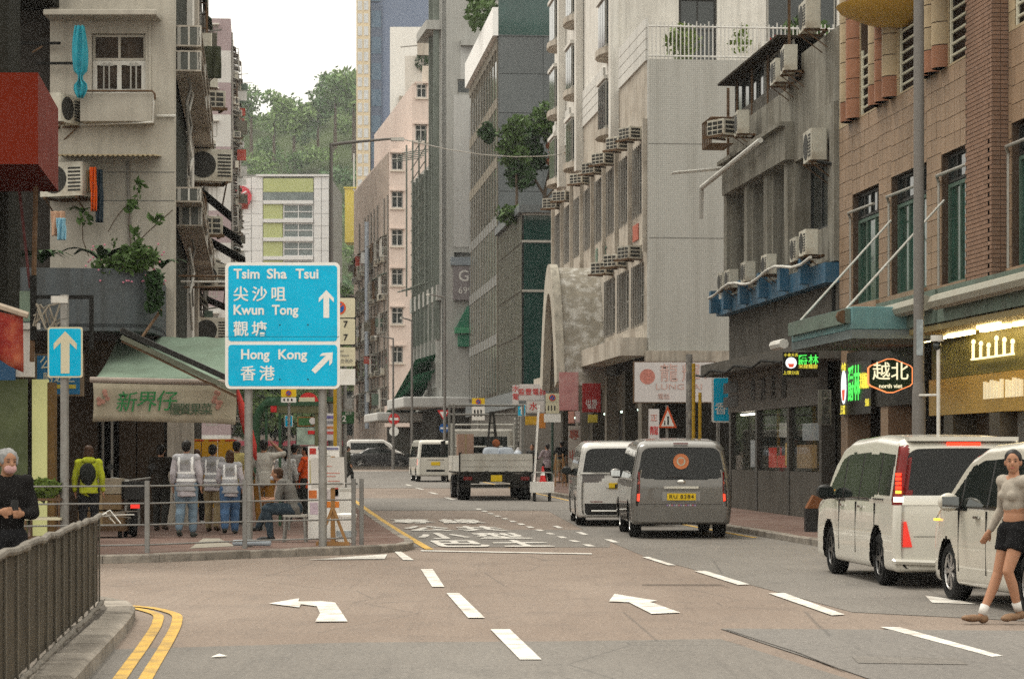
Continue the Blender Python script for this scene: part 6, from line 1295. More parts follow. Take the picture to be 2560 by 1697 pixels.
SH = [('faded pink shop sign board with unreadable print above the truck', 1398, 1446, 930, 1026, 88, mat('faded_pink_sign', (.50, .24, .24), .7, .12, 2, dirt=(.58, .40, .38), dscale=2, damt=.6), []),
      ('dark red shop sign with small white print right of the pink board', 1456, 1502, 958, 1030, 86, mat('dark_red_sign', (.33, .02, .02), .5, .15, 2), [('出售', .22, 0, .34, M_PALE), ('電話', .16, 0, .18, M_PALE)]),
      ('white electrical shop sign with four red characters', 1298, 1362, 960, 1001, 102, M_PALE, [('盈豐電器', .3, 0, .35, M_SRED)]), ('narrow red and white sign at the left of the electrical shop sign', 1281, 1297, 962, 1016, 103, M_PALE, [('水', .3, 0, .75, M_SRED), ('電', .3, 0, .4, M_SRED)]),
      ('white sign with one red character below the electrical shop sign', 1316, 1362, 1002, 1032, 101, M_PALE, [('水', .36, -.1, .26, M_SRED)]), ('small yellow shop sign with brown print', 1313, 1350, 1040, 1062, 100, mat('yellow_sign', (.52, .33, .03), .6, .2, 6), []),
      ('small orange sign next to the small yellow sign', 1348, 1364, 1033, 1070, 99.5, mat('orange_sign', (.55, .22, .04), .6, .2, 6), []), ('small salmon poster panel on the shop pier', 1421, 1436, 1028, 1058, 87, mat('salmon_poster', (.52, .27, .22), .7, .15, 4), []),
      ('small pale pink poster panel on the shop pier', 1438, 1450, 1028, 1056, 87, mat('pale_poster', (.52, .42, .42), .7, .15, 4), []), ('dull yellow panel over the shop entrance under the arch', 1470, 1494, 1036, 1056, 86, mat('dull_yellow'), [])]
for lb, x0, x1, y0, y1, Y, m, tx in SH:
    T, hw, h = shop_sign('shop_sign', lb, x0, x1, y0, y1, Y, m)
    for s_, sz, dx_, dz_, mm in tx: text(s_, sz, mm, T, (dx_, -.02, dz_), 0, .004)
T, hw, h = shop_sign('wall_poster', 'upright pale shopfront panel with red characters beside the ladder', 1421, 1452, 1064, 1222, 88, mat('pale_shop_panel', (.38, .35, .32), .7, .15, 3), .1)
for k, ch in enumerate('專收舊'): text(ch, .4, mat('dull_red_text', (.30, .08, .06), .7), T, (-.02, -.02, h - .35 - k * .75), 0, .01)
# lit signs of the tan building
M_NG = mat('green_neon', (.05, .5, .08), .5, 0, emit=(.10, 1, .12), es=.75); M_NY = mat('yellow_neon', (.6, .5, .05), .5, 0, emit=(1, .85, .08), es=.6); M_NW = mat('cream_neon', (.6, .55, .38), .5, 0, emit=(1, .90, .58), es=.75)
M_BLKS = mat('black_sign_box', (.012, .011, .009), .4)
def bowl(t, x, z, r, sx=1.0):
    poly_y('bowl', mat('bowl_white_lit', (.8, .8, .78), .5, emit=(.9, .97, 1), es=.8), t, [(x + r * sx * math.cos(a), z + r * 1.0 * math.sin(a)) for a in (2 * math.pi * k / 24 for k in range(24))], -.022, -.013); poly_y('bowl_soup', mat('bowl_red', (.5, .06, .03), .5, emit=(.8, .12, .06), es=.5), t, [(x - r * .6 * sx, z - r * .15), (x + r * .6 * sx, z - r * .15), (x + r * .35 * sx, z - r * .8), (x - r * .35 * sx, z - r * .8)][::-1], -.028, -.0225)
T, hw, h = shop_sign('shop_sign', 'black noodle shop sign with white bowl and green characters hung over the pavement', 1957, 2046, 880, 943, 50.0, M_BLKS, .12)
bowl(T, -.2, .3, .115); text('爵林', .22, M_NG, T, (.155, -.016, .35), 0, .004); text('米線麵廚', .10, M_NY, T, (.155, -.016, .22), 0); text('小食大舌', .075, M_NY, T, (-.2, -.016, .46), 0); text('上環分店', .085, M_NY, T, (-.2, -.016, .09), 0)
T = empty('shop_sign', (12.4 - 5.06 - .10, 50.6, 2.55), R(-84), 'glowing green and yellow noodle shop sign with oval bowl on the wall', 'sign')
MB().box((-1.35, 0, -.1), (1.3, .1, 1.0)).build('box', M_BLKS, T); bowl(T, -.95, .5, .36, .6); text('爵林', .80, M_NG, T, (-.05, -.02, .5), 0, .006, fit=1.0); text('米線麵廚', .36, M_NY, T, (.82, -.02, .56), 0, .004, fit=.75); text('小食', .2, M_NY, T, (-.95, -.02, .92), 0); text('上環', .22, M_NY, T, (-1.05, -.02, -.0), 0); text('分店', .17, M_NY, T, (1.05, -.02, .12), 0)
T = empty('shop_sign', (PX(2226, 45.5), 45.5, PZ(939, 45.5)), 0, 'glowing hexagonal green sign with cream characters and orange outline', 'sign'); q = lambda p, c=0: p * 45.5 / F
hexp = [(-56, 20), (-50, 26), (-8, 43), (8, 43), (50, 26), (56, 20), (56, -20), (50, -26), (8, -43), (-8, -43), (-50, -26), (-56, -20)]
poly_y('outline', mat('orange_neon', (.6, .2, .08), .5, emit=(1, .30, .10), es=.9), T, [(q(a), q(b)) for a, b in hexp][::-1], 0, .1); poly_y('face', mat('deep_green_face', (.025, .055, .025), .5), T, [(q(a) * .95, q(b) * .94) for a, b in hexp][::-1], -.01, -.001)
text('越北', .36, M_NW, T, (0, -.016, q(8)), 0, .012, fit=.68); text('north viet', .11, M_NW, T, (0, -.016, q(-26)), 0, .002)
T, hw, h = shop_sign('shop_sign', 'narrow grey upright sign with dark characters beside the noodle shop', 2046, 2078, 974, 1062, 51.8, mat('grey_plaque', (.15, .14, .125), .6, .1, 2), .1)
for k, ch in enumerate('阿德素麵'): text(ch, .2, M_SBLK, T, (.02, -.016, h - .12 - k * .18), 0)
# ---- railings
M_RAIL = mat('railing_grey', (.22, .215, .205), .5, .15, 3, metal=.3)
def railing(name, label, pts, posts, rails=(1.0, .74, .42, .12)):
    t = empty(name, (pts[0][0], pts[0][1], .125), 0, label, 'railing'); o0 = V((pts[0][0], pts[0][1], 0))
    for p in posts: MB().bbox((p[0] - o0.x - .035, p[1] - o0.y - .035, 0), (p[0] - o0.x + .035, p[1] - o0.y + .035, 1.08), .008).build('post', M_RAIL, t)
    for i in range(len(pts) - 1):
        for z_ in rails: MB().tube([V((*pts[i], 0)) - o0 + V((0, 0, z_)), V((*pts[i + 1], 0)) - o0 + V((0, 0, z_))], .013, 6).build('rail', M_RAIL, t)
    return t
pA, pB_, pC, pD = (PX(-60, 34.9), 34.9), (PX(368, 35.9), 35.9), (PX(612, 37.6), 37.6), (PX(884, 39.0), 39.0)
railing('pedestrian_railing', 'grey wire railing along the left corner kerb in front of the pedestrians', [pA, pB_, pC, pD], [pA, pB_, pC, pD, (pD[0] + .12, 39.15)])
RF = empty('far_railing', (PX(866, 160), 160, gz(160) + .1), 0, 'far black bar railing in front of the black car', 'railing'); L = PX(1045, 160) - PX(866, 160)
for z_ in (.12, .95): rods('rail', M_FRAMED, RF, [((0, 0, z_), (L, 0, z_))], .03)
for k in range(44): rods('bar', M_FRAMED, RF, [((k * L / 43, 0, .12), (k * L / 43, 0, .95))], .016, 4)
MB().box((-1, .2, -.1), (L + .5, .45, .12)).build('kerb', M_KERB, RF)
# near sheeted fence at the left
NF = empty('sheeted_fence', (-3.90, 22.6, .13), math.atan(.108), 'near dark ribbed metal fence with taped top rail at the left', 'fence'); LN = 13.5
b = MB(); n = 190
for i in range(n):
    y0_, y1_ = -LN * i / n, -LN * (i + 1) / n; d = .0025 * math.sin(i * 1.3); e = .0025 * math.sin((i + 1) * 1.3); b.add([(d, y0_, .08), (e, y1_, .08), (e, y1_, .85), (d, y0_, .85)], [(0, 1, 2, 3)])
b.build('ribbed_sheet', mat('dark_sheet', (.070, .061, .048), .7, .35, 2.5, streak=.5), NF)
for k in range(20): MB().bbox((.006, -k * .72 - .014, -.02), (.022, -k * .72 + .014, .85), .003).build('post', mat('fence_post', (.125, .112, .09), .55, .2, 3, metal=.3), NF)
rgf = random.Random(8)
pipe(NF, [(.02 + rgf.uniform(-.01, .01), .05 - i * .3, .87 + rgf.uniform(-.012, .012)) for i in range(46)], .027, mat('taped_rail', (.17, .155, .135), .8, .3, 8), 'top_rail'); pipe(NF, [(.045 + rgf.uniform(-.008, .008), .02 - i * .3, .07 + rgf.uniform(-.008, .008)) for i in range(46)], .022, mat('taped_rail'), 'bottom_rail')
for k in range(9): MB().tube([(0, 0, .87), (.05 + .02 * k, .02 + rgf.uniform(0, .1), .89 + rgf.uniform(-.04, .06)), (.12 + .03 * k, rgf.uniform(0, .2), .82 + rgf.uniform(-.06, .10))], .006, 4).build('frayed_tie', M_SWHITE if k % 2 else mat('taped_rail'), NF)
for y_ in (-3.2, -7.6): MB().ell((.03, y_, .87), (.04, .07, .035), 8, 6).build('tape_knot', mat('taped_rail'), NF)
# ---- things on the left pavement
NB_ = empty('notice_easel', (PX(832, 38.9), 38.9, .125), 0, 'white notice board with faint red writing on wooden tripod stand', 'notice board'); M_WOOD = mat('light_wood', (.34, .19, .08), .7, .2, 5)
bz = lambda py: PZ(py, 38.9) - .125; bxx = lambda px: PX(px, 38.9) - PX(832, 38.9)
o = MB().box((bxx(784), -.05, bz(1219)), (bxx(868), -.03, bz(1143))).build('board', mat('notice_white', (.60, .575, .54), .7, .05), NB_); o.rotation_euler = (0, R(-2), 0)
for k, (a_, b_, y_) in enumerate(((800, 830, 1165), (805, 850, 1182), (806, 840, 1190), (820, 850, 1202))): MB().box((bxx(a_), -.054, bz(y_) - .008), (bxx(b_), -.0515, bz(y_) + .006)).build('writing', M_FRED, NB_)
MB().box((-.035, -.02, 0), (.035, .03, bz(1140))).build('upright', M_WOOD, NB_)
for s_ in (-1, 1): MB().tube([(s_ * .23, -.02, .03), (0, -.02, .62)], .032, 4).build('strut', M_WOOD, NB_)
MB().box((-.27, -.06, 0), (.27, .02, .06)).build('foot', M_WOOD, NB_); MB().tube([(0, .4, .03), (0, 0, .6)], .03, 4).build('strut', M_WOOD, NB_)
DB = empty('display_stand', (PX(810, 40.6), 40.6, .125), 0, 'white publicity stand with posters behind the notice board', 'display stand'); dz = lambda py: PZ(py, 40.6) - .125; dx = lambda px: PX(px, 40.6) - PX(810, 40.6)
MB().box((dx(770), 0, .05), (dx(848), .08, dz(1115))).build('panel', M_SWHITE, DB)
for (x0, x1, y0, y1, c) in ((774, 790, 1120, 1135, (.5, .06, .05)), (795, 846, 1118, 1124, (.2, .2, .3)), (772, 792, 1225, 1245, (.58, .17, .05)), (805, 848, 1253, 1268, (.62, .20, .04)), (815, 846, 1222, 1250, (.55, .50, .50)), (775, 795, 1255, 1285, (.55, .45, .52)), (774, 778, 1150, 1210, (.45, .4, .2)), (828, 846, 1218, 1240, (.5, .1, .08))): MB().box((dx(x0), -.008, dz(y1)), (dx(x1), -.002, dz(y0))).build('poster', mat('poster_%d_%d' % (x0, y0), c, .7, .3, 9), DB)
for k in range(6): MB().box((dx(797), -.012, dz(1135 + k * 5)), (dx(820 + (k * 7) % 20), -.0085, dz(1133.5 + k * 5))).build('print_line', mat('sign_grey_text'), DB)
BK = empty('storage_tub', (PX(866, 40.2), 40.2, .125), 0, 'white lidded plastic tub standing inside the railing end', 'tub'); MB().lathe([(.14, 0), (.165, .42), (.175, .43), (.175, .47), (.15, .49), (.02, .50)], (0, 0, 0), 20).build('body', M_SWHITE, BK, smooth=40); MB().lathe([(.142, .1), (.168, .1), (.172, .2), (.146, .2)], (0, 0, 0), 20).build('label_band', mat('tub_label', (.36, .40, .42), .6, .4, 8), BK)
BK2 = empty('storage_box', (PX(858, 41.2), 41.2, .125), 0, 'taller white box stacked behind the lidded tub', 'box'); MB().bbox((-.16, -.15, 0), (.2, .15, .85), .02).build('body', M_SWHITE, BK2); MB().bbox((-.17, -.16, .85), (.21, .16, .9), .02).build('lid', M_WHITEM, BK2)
# green shelter with boards
GS = empty('bus_shelter', (PX(648, 49), 49, .15), 0, 'green framed stop shelter with curved post and route boards behind the pedestrians', 'shelter'); gx = lambda px: PX(px, 49) - PX(648, 49); g_z = lambda py: PZ(py, 49) - .15; M_GRN = mat('shelter_green', (.035, .085, .045), .5, .2, 2); M_GRND = mat('shelter_olive', (.13, .13, .07), .6, .2, 2)
MB().tube([(gx(652), 0, 0), (gx(640), 0, 1.2), (gx(640), 0, g_z(1050)), (gx(650), 0, g_z(1025)), (gx(668), 0, g_z(1008)), (gx(690), 0, g_z(1004))], .09, 8).build('curved_post', M_GRN, GS, smooth=40)
MB().box((gx(665), -.1, g_z(1014)), (gx(800), .1, g_z(1004))).build('roof_beam', M_GRN, GS); MB().box((gx(680), -.08, g_z(1032)), (gx(800), .08, g_z(1015))).build('beam', M_GRND, GS); MB().box((gx(660), .3, g_z(1003)), (gx(830), 2.2, g_z(1003) + .1)).build('roof', M_GRN, GS)
for px, w_ in ((666, .05), (700, .05), (792, .07), (800, .05)): MB().box((gx(px) - w_ / 2, -.05, 0), (gx(px) + w_ / 2, .05, g_z(1015))).build('post', M_GRND if px > 700 else M_GRN, GS)
MB().box((gx(678), -.12, g_z(1030)), (gx(693), -.1, g_z(1015))).build('red_plate', M_SRED, GS); b = MB(); b.prism_y([(gx(748) + .0 + 25 * 49 / F * (math.cos(a) - 0) * 1.0 + .19, g_z(1006) + 25 * 49 / F * math.sin(a)) for a in (math.pi * k / 16 for k in range(17))], -.04, .02); b.build('stop_dome', M_SRED, GS)
MB().box((gx(748), -.045, g_z(1006)), (gx(787), -.041, g_z(993))).build('dome_text', M_CREAMS, GS)
MB().box((gx(744), -.02, g_z(1065)), (gx(786), .02, g_z(1042))).build('route_board', mat('orange_frame', (.45, .17, .05), .6), GS); MB().box((gx(746), -.03, g_z(1063)), (gx(784), -.021, g_z(1044))).build('route_face', mat('green_board', (.05, .14, .05), .6, .3, 6), GS); disc('route_disc', M_PALE, GS, gx(782), g_z(1052), .07, -.045, -.031)
MB().box((gx(742), -.02, g_z(1112)), (gx(787), .02, g_z(1068))).build('map_board', mat('map_print', (.30, .38, .32), .6, .5, 5), GS); MB().box((gx(770), -.03, g_z(1085)), (gx(788), -.021, g_z(1076))).build('map_mark', M_SRED, GS)
MB().box((gx(815), -.05, g_z(1100)), (gx(836), 0, g_z(1033))).build('fare_board', mat('pale_board', (.55, .54, .56), .6, .2, 9), GS)
for k, c in enumerate(((.15, .13, .35), (.2, .2, .22), (.45, .2, .1), (.45, .08, .08))): MB().box((gx(817), -.056, g_z(1046 + k * 13)), (gx(834), -.051, g_z(1039 + k * 13))).build('fare_text', mat('fare_%d' % k, c, .6, .4, 12), GS)
XS = empty('exit_sign', (PX(862, 66), 66, .2), 0, 'dark green sign with white number 2 on a pole right of the direction sign', 'sign'); rods('pole', M_POLE, XS, [((0, .04, 0), (0, .04, 3.9))], .055, 10); MB().box((-.12, -.04, PZ(1058, 66) - .2), (.26, 0, PZ(1029, 66) - .2)).build('panel', mat('exit_green', (.03, .10, .035), .5), XS); text('2', .24, M_SWHITE, XS, (-.01, -.05, PZ(1047, 66) - .2), 0, .004); text('出口', .09, M_SWHITE, XS, (.1, -.05, PZ(1034, 66) - .2), 0)
HB = empty('barrier', (PX(420, 62), 62, .2), 0, 'orange-yellow site hoarding behind the people in vests', 'barrier')
for k in range(4): 
    w4 = (PX(585, 62) - PX(420, 62)) / 4; MB().bbox((k * w4 + .01, 0, .05), ((k + 1) * w4 - .01, .06, PZ(1097, 62) - .2), .015).build('panel', mat('hoarding_orange', (.62, .33, .02), .6, .08, 1.5, dirt=(.45, .22, .03), dscale=1, damt=.5), HB); MB().box((k * w4 + .2, -.012, PZ(1102, 62) - .2), (k * w4 + .5, -.002, PZ(1099, 62) - .2)).build('sticker', M_SRED, HB)
UM = empty('folded_umbrella', (PX(612, 46), 46, .9), 0, 'folded red parasol leaning behind the left pole of direction sign', 'umbrella'); p0, p1 = P(592, 972, 46), P(640, 1150, 46); o0 = UM.location; MB().tube([p0 - o0, p0.lerp(p1, .4) - o0, p0.lerp(p1, .8) - o0, p1 - o0], [.03, .10, .09, .02], 8).build('cloth', mat('parasol_red', (.50, .06, .05), .7, .2), UM, smooth=True); MB().tube([p1 - o0, V((p1.x + .15, p1.y, .15)) - o0], .02, 6).build('pole', M_POLE, UM)
# motorbike, hand cart, greens by the corner shop
MK = empty('motorbike', (PX(335, 43), 43, .125), R(12), 'dark parked motorbike seen from behind beside the shop column', 'motorbike'); M_TYRE = mat('tyre_rubber', (.02, .02, .02), .85, .2, 6); M_BLKP = mat('black_plastic', (.025, .025, .025), .45, .1)
for y_ in (-.0, 1.25): MB().lathe([(.22, -.05), (.29, -.05), (.31, -.02), (.31, .02), (.29, .05), (.22, .05)], (0, y_, .31), 20, 'x').build('wheel', M_TYRE, MK, smooth=40)
MB().tube([(0, -.15, .62), (0, .1, .7), (0, .5, .72), (0, .75, .66)], [.06, .13, .14, .08], 10).build('seat', M_BLKP, MK, smooth=True); MB().ell((0, .95, .78), (.16, .28, .16), 12, 8).build('tank', M_BLKP, MK, smooth=True); MB().bbox((-.22, -.35, .68), (.22, .05, 1.0), .03).build('top_box', M_BLKP, MK); MB().box((-.08, -.36, .52), (.08, -.34, .6)).build('tail_lamp', mat('tail_red', (.4, .02, .02), .3, emit=(1, .05, .03), es=.6), MK)
MB().tube([(-.36, 1.05, 1.05), (0, 1.15, 1.0), (.36, 1.05, 1.05)], .018, 6).build('handlebar', M_POLE, MK); MB().box((-.12, .2, .2), (.12, .9, .55)).build('engine', M_POLE, MK)
for s_ in (-1, 1): disc('mirror', M_BLKP, MK, s_ * .38, 1.25, .06, 1.0, 1.02, 12)
HC_ = empty('hand_cart', (PX(265, 42.5), 42.5, .125), 0, 'loaded hand cart by the shop entrance behind the railing', 'hand cart'); MB().box((-.55, -.1, .12), (.35, .7, .2)).build('deck', M_RUST, HC_)
for x, y_ in ((-.45, 0), (.25, 0), (-.45, .6), (.25, .6)): MB().lathe([(.02, -.03), (.07, -.03), (.07, .03), (.02, .03)], (x, y_, .07), 12, 'x').build('wheel', M_TYRE, HC_)
pipe(HC_, [(-.5, .65, .2), (-.5, .65, 1.0), (.3, .65, 1.0), (.3, .65, .2)], .018, M_POLE, 'handle')
for k, (x, z_, w_) in enumerate(((-.5, .2, .8), (-.45, .5, .7), (-.4, .78, .65))):
    t = empty('carton', (PX(265, 42.5) + x, 42.5, .125 + z_), 0, ('lowest brown carton on the hand cart', 'middle brown carton on the hand cart', 'topmost pale carton on the hand cart')[k], 'carton'); MB().bbox((0, 0, 0), (w_, .5, .27), .008).build('body', mat('carton_%d' % k, ((.17, .115, .065), (.2, .14, .08), (.30, .26, .2))[k], .85, .15, 3), t); MB().box((w_ * .45, -.003, .0), (w_ * .55, 0, .27)).build('tape', mat('tape', (.3, .22, .12), .5), t)
VG = empty('vegetable_stand', (PX(105, 37.5), 37.5, .125), 0, 'small stand piled with green vegetables at the left shop', 'stall'); 
for k in range(3): MB().box((-.25, -.1, .15 + k * .3), (.3, .4, .19 + k * .3)).build('shelf', M_CREAMS if k == 1 else M_RUST, VG)
for x, y_ in ((-.24, -.08), (.28, -.08), (-.24, .38), (.28, .38)): MB().box((x - .015, y_ - .015, 0), (x + .015, y_ + .015, .85)).build('leg', M_RUST, VG)
VB = MB(); clump(VB, (0, .1, .93), (.26, .22, .16), 330, .085); tag(VB.build('vegetables', M_LEAFY, None, loc=VG.location), 'heap of leafy green vegetables on the small stand', 'vegetables')
# ---- by the truck: trolley with pole and cone, ladder, stool
TR = empty('trolley', (PX(1355, 76), 76, gz(76)), R(4), 'white flat trolley parked behind the right corner of the truck', 'trolley')
MB().bbox((-.36, -.3, .28), (.36, .35, .62), .02).build('box', M_SWHITE, TR); pipe(TR, [(-.33, -.25, .62), (-.33, -.25, .85), (-.25, -.25, .92), (.25, -.25, .92), (.33, -.25, .85), (.33, -.25, .62)], .018, M_POLE, 'rail')
for x in (-.24, .24):
    for y_ in (-.2, .25): MB().box((x - .03, y_ - .03, .1), (x + .03, y_ + .03, .28)).build('fork', M_FRAMED, TR); MB().lathe([(.02, -.025), (.1, -.025), (.1, .025), (.02, .025)], (x, y_, .1), 14, 'x').build('wheel', M_TYRE, TR)
T = empty('white_pole', (PX(1345, 76.2), 76.2, gz(76) + .63), 0, 'tall white plastic pole standing in the trolley', 'pole'); MB().cyl((-.12, 0, 0), (.02, 0, 2.35), .035, n=10).build('shaft', M_SWHITE, T); MB().cyl((.02, 0, 2.35), (.023, 0, 2.42), .045, n=10).build('cap', M_SWHITE, T)
T = empty('traffic_cone', (PX(1357, 76.1), 76.1, gz(76) + .625), 0, 'small red traffic cone standing in the trolley', 'cone'); MB().lathe([(.10, .02), (.025, .48), (.01, .49)], (0, 0, 0), 16).build('cone', M_SRED, T, smooth=40); MB().box((-.12, -.12, 0), (.12, .12, .02)).build('base', M_SRED, T); MB().lathe([(.072, .2), (.052, .32), (.05, .32), (.07, .2)], (0, 0, 0), 16).build('band', M_SWHITE, T)
LD = empty('ladder', (PX(1402, 94), 94, gz(94) + .13), R(10), 'light wooden step ladder with a worker standing on it', 'ladder'); hh = 1.28
for s_ in (-1, 1): MB().tube([(s_ * .22, 0, 0), (s_ * .13, .25, hh)], .03, 4).build('rail', M_WOOD, LD); MB().tube([(s_ * .22, .7, 0), (s_ * .13, .28, hh)], .025, 4).build('rear_leg', M_WOOD, LD)
for k in range(5): z_ = .2 + k * .25; w_ = .22 - .09 * z_ / hh; MB().box((-w_, .25 * z_ / hh - .04, z_ - .015), (w_, .25 * z_ / hh + .04, z_ + .015)).build('tread', M_WOOD, LD)
ST = empty('stool', (PX(738, 40.6), 40.6, .125), 0, 'pale plastic stool under the seated man', 'stool')
MB().bbox((-.2, -.17, .42), (.2, .17, .46), .03).build('seat', mat('pale_plastic', (.42, .40, .36), .5, .08), ST)
for x in (-.16, .16):
    for y_ in (-.13, .13): MB().cyl((x * 1.15, y_ * 1.15, 0), (x, y_, .42), .022, n=8).build('leg', M_POLE, ST)
T = empty('waste_bin', (PX(2030, 46), 46, .125), 0, 'brown box-shaped bin on the right pavement in front of the white minivan', 'bin'); MB().bbox((-.13, -.15, 0), (.25, .2, .45), .02).build('body', M_BLKP, T); MB().add([(-.12, -.16, .45), (.24, -.16, .45), (.24, .2, .45), (-.12, .2, .45), (.02, -.16, .70), (.24, -.16, .62), (.24, .2, .62), (.02, .2, .70)], [(0, 1, 5, 4), (1, 2, 6, 5), (2, 3, 7, 6), (3, 0, 4, 7), (4, 5, 6, 7)]).build('lid', mat('brown_card', (.20, .085, .04), .7, .15), T)
q0, q1 = P(1010, 349, 70), P(1418, 384, 100)
OC = empty('overhead_cable', tuple(q0), 0, 'thin pale cable strung across the street from the lamp arm to the mosaic tower', 'cable')
MB().tube([(q1 - q0) * t + V((0, 0, -1.2 * t * (1 - t))) for t in (0, .2, .4, .6, .8, 1)], .018, 5).build('wire', M_WHITEM, OC); MB().cyl(q1 - q0 - V((.15, 0, 0)), q1 - q0 + V((.3, 0, 0)), .04, n=8).build('anchor', M_RUST, OC)
# ================================================================ vehicles
M_TYRE = mat('tyre_rubber'); M_RIM = mat('alloy_rim', (.42, .41, .40), .3, .08, metal=.8); M_RIMD = mat('dark_alloy_rim', (.10, .10, .10), .3, .1, metal=.7)
M_CGLASS = mat('car_glass', (.010, .013, .012), .04, .2, 1.5, spec=.5); M_CHROME = mat('chrome', (.62, .61, .58), .12, 0, metal=1.0); M_UNDER = mat('underbody', (.012, .012, .012), .8)
M_TAIL = mat('tail_lamp_red', (.15, .006, .005), .2, .1, coat=.3); M_TLIT = mat('tail_lamp_lit', (.6, .05, .02), .3, 0, emit=(1, .035, .012), es=1.7); M_AMB = mat('indicator_lit', (.7, .35, .03), .3, 0, emit=(1, .42, .05), es=1.6); M_PLY = mat('number_plate_yellow', (.72, .50, .02), .5, .05)
M_SEE = mat('car_glass_clear', (.012, .015, .014), .04, 0, spec=.9, alpha=.35)
def cabin(root, hw, y0, y1, z0, z1):
    b = MB(); b.add([(-hw, y0, z0), (hw, y0, z0), (hw, y1, z0), (-hw, y1, z0), (-hw * .88, y0 + .1, z1), (hw * .88, y0 + .1, z1), (hw * .88, y1 - .5, z1), (-hw * .88, y1 - .5, z1)], [(0, 1, 2, 3), (4, 7, 6, 5), (0, 3, 7, 4), (1, 5, 6, 2)]); b.build('cabin_trim', M_UNDER, root)
    for y in (y0 + .55, y0 + 1.5, y0 + 2.4):
        for s in (-1, 1): MB().bbox((s * hw * .52 - .22, y, z0 + .1), (s * hw * .52 + .22, y + .13, z1 - .45), .05).build('seat_back', M_UNDER, root); MB().bbox((s * hw * .52 - .12, y + .01, z1 - .43), (s * hw * .52 + .12, y + .11, z1 - .2), .04).build('headrest', M_UNDER, root)
def paint(name, col, metal=0.0): return mat(name, col, .28, .03, .8, metal=metal, coat=.8, dirt=tuple(c * .8 for c in col), dscale=1.2, damt=.25)
def interp(tab, v):
    if v <= tab[0][0]: return tab[0][1]
    for (a, p), (b, q) in zip(tab, tab[1:]):
        if v <= b: t = (v - a) / (b - a); t = t * t * (3 - 2 * t) * .5 + t * .5; return p + (q - p) * t
    return tab[-1][1]
def shell(root, L, W, top, zb, belt, tum, rslope, cls, mats, r=.14, rc=.13, fr=.22, plan=None, ny=120, bulge=.03):
    """car body: sections along y (0 = tail), capped at both ends; cls(p, n) names the part each face belongs to"""
    ys = [r * (1 - math.cos(math.pi / 2 * k / 8)) for k in range(8)] + [r + (L - r - fr) * k / ny for k in range(ny)] + [L - fr + fr * math.sin(math.pi / 2 * k / 10) for k in range(11)]
    sec = []
    for y in ys:
        e = r - math.sqrt(max(0, r * r - (r - y) ** 2)) if y < r else (fr - math.sqrt(max(0, fr * fr - (y - L + fr) ** 2)) if y > L - fr else 0)
        zt = interp(top, y) - e * .6; w_ = W / 2 - e; w_ *= (interp(plan, y) if plan else 1); zl = zb + e * .5; bl = min(belt, zt - .10); pts = []
        def sx(z):
            if z <= bl: u = (z - zl) / max(.01, bl - zl); return w_ * (1 - bulge * (1 - math.sin(math.pi * min(1, .12 + .80 * u)))) 
            return w_ * (1 - bulge * .38) - (z - bl) * tum
        for k in range(6): pts.append((sx(zl) * .93 * k / 6, zl))
        for k in range(4): a = math.pi / 2 * k / 4; pts.append((sx(zl + .08) - .07 * (1 - math.sin(a)), zl + .08 * (1 - math.cos(a))))
        for k in range(26): z = zl + .08 + (bl - zl - .08) * k / 26; pts.append((sx(z), z))
        zr = max(bl + .02, zt - rc)
        for k in range(24): z = bl + (zr - bl) * k / 24; pts.append((sx(z), z))
        xr = sx(zr)
        for k in range(10): a = math.pi / 2 * k / 10; pts.append((xr - rc * (1 - math.cos(a)) * 1.3, zr + (zt - zr) * math.sin(a) * .94))
        x_end = pts[-1][0]; z_end = pts[-1][1]
        for k in range(1, 9): t = k / 8; pts.append((x_end * (1 - t), z_end + (zt - z_end) * (1 - (1 - t) ** 2)))
        sec.append(pts)
    m = len(sec[0]); V_ = []; Fc = []
    def shear(y, z): return y + rslope(z) * max(0, 1 - y / 1.6)
    for y, pts in zip(ys, sec):
        for (x, z) in pts: V_.append(V((-x, shear(y, z), z)))
        for (x, z) in pts[-2:0:-1]: V_.append(V((x, shear(y, z), z)))
    N = 2 * m - 2
    for i in range(len(ys) - 1):
        for k in range(N): Fc.append((i * N + k, (i + 1) * N + k, (i + 1) * N + (k + 1) % N, i * N + (k + 1) % N))
    for end, i in ((0, 0), (1, len(ys) - 1)):                       # caps: rows of quads between mirrored points
        base = i * N; yy = ys[i]; prev = None; K = 26
        for k in range(m):
            pl_, pr_ = V_[base + k], V_[base + (N - k) % N]; row = []
            for q in range(K + 1):
                if q == 0: row.append(base + k)
                elif q == K: row.append(base + (N - k) % N)
                else: V_.append(pl_.lerp(pr_, q / K)); row.append(len(V_) - 1)
            if prev:
                for q in range(K): f = (prev[q], prev[q + 1], row[q + 1], row[q]); Fc.append(f if end == 0 else f[::-1])
            prev = row
    groups = {}
    for f in Fc:
        a, b, c, d = (V_[i] for i in f); n = (c - a).cross(d - b)
        if n.length < 1e-9: continue
        n.normalize(); p = (a + b + c + d) / 4; g = cls(p, n)
        if g: groups.setdefault(g, []).append((f, n))
    split = []
    for g, fs in groups.items():                                   # every separate pane, lamp or pillar is a mesh of its own
        if g == 'body': split.append((g, fs)); continue
        par = {}
        def find(a):
            while par.setdefault(a, a) != a: par[a] = par[par[a]]; a = par[a]
            return a
        for f, _ in fs:
            for i in f[1:]: par[find(i)] = find(f[0])
        comp = {}
        for q in fs: comp.setdefault(find(q[0][0]), []).append(q)
        split += [(g, c) for c in comp.values() if len(c) > 3]
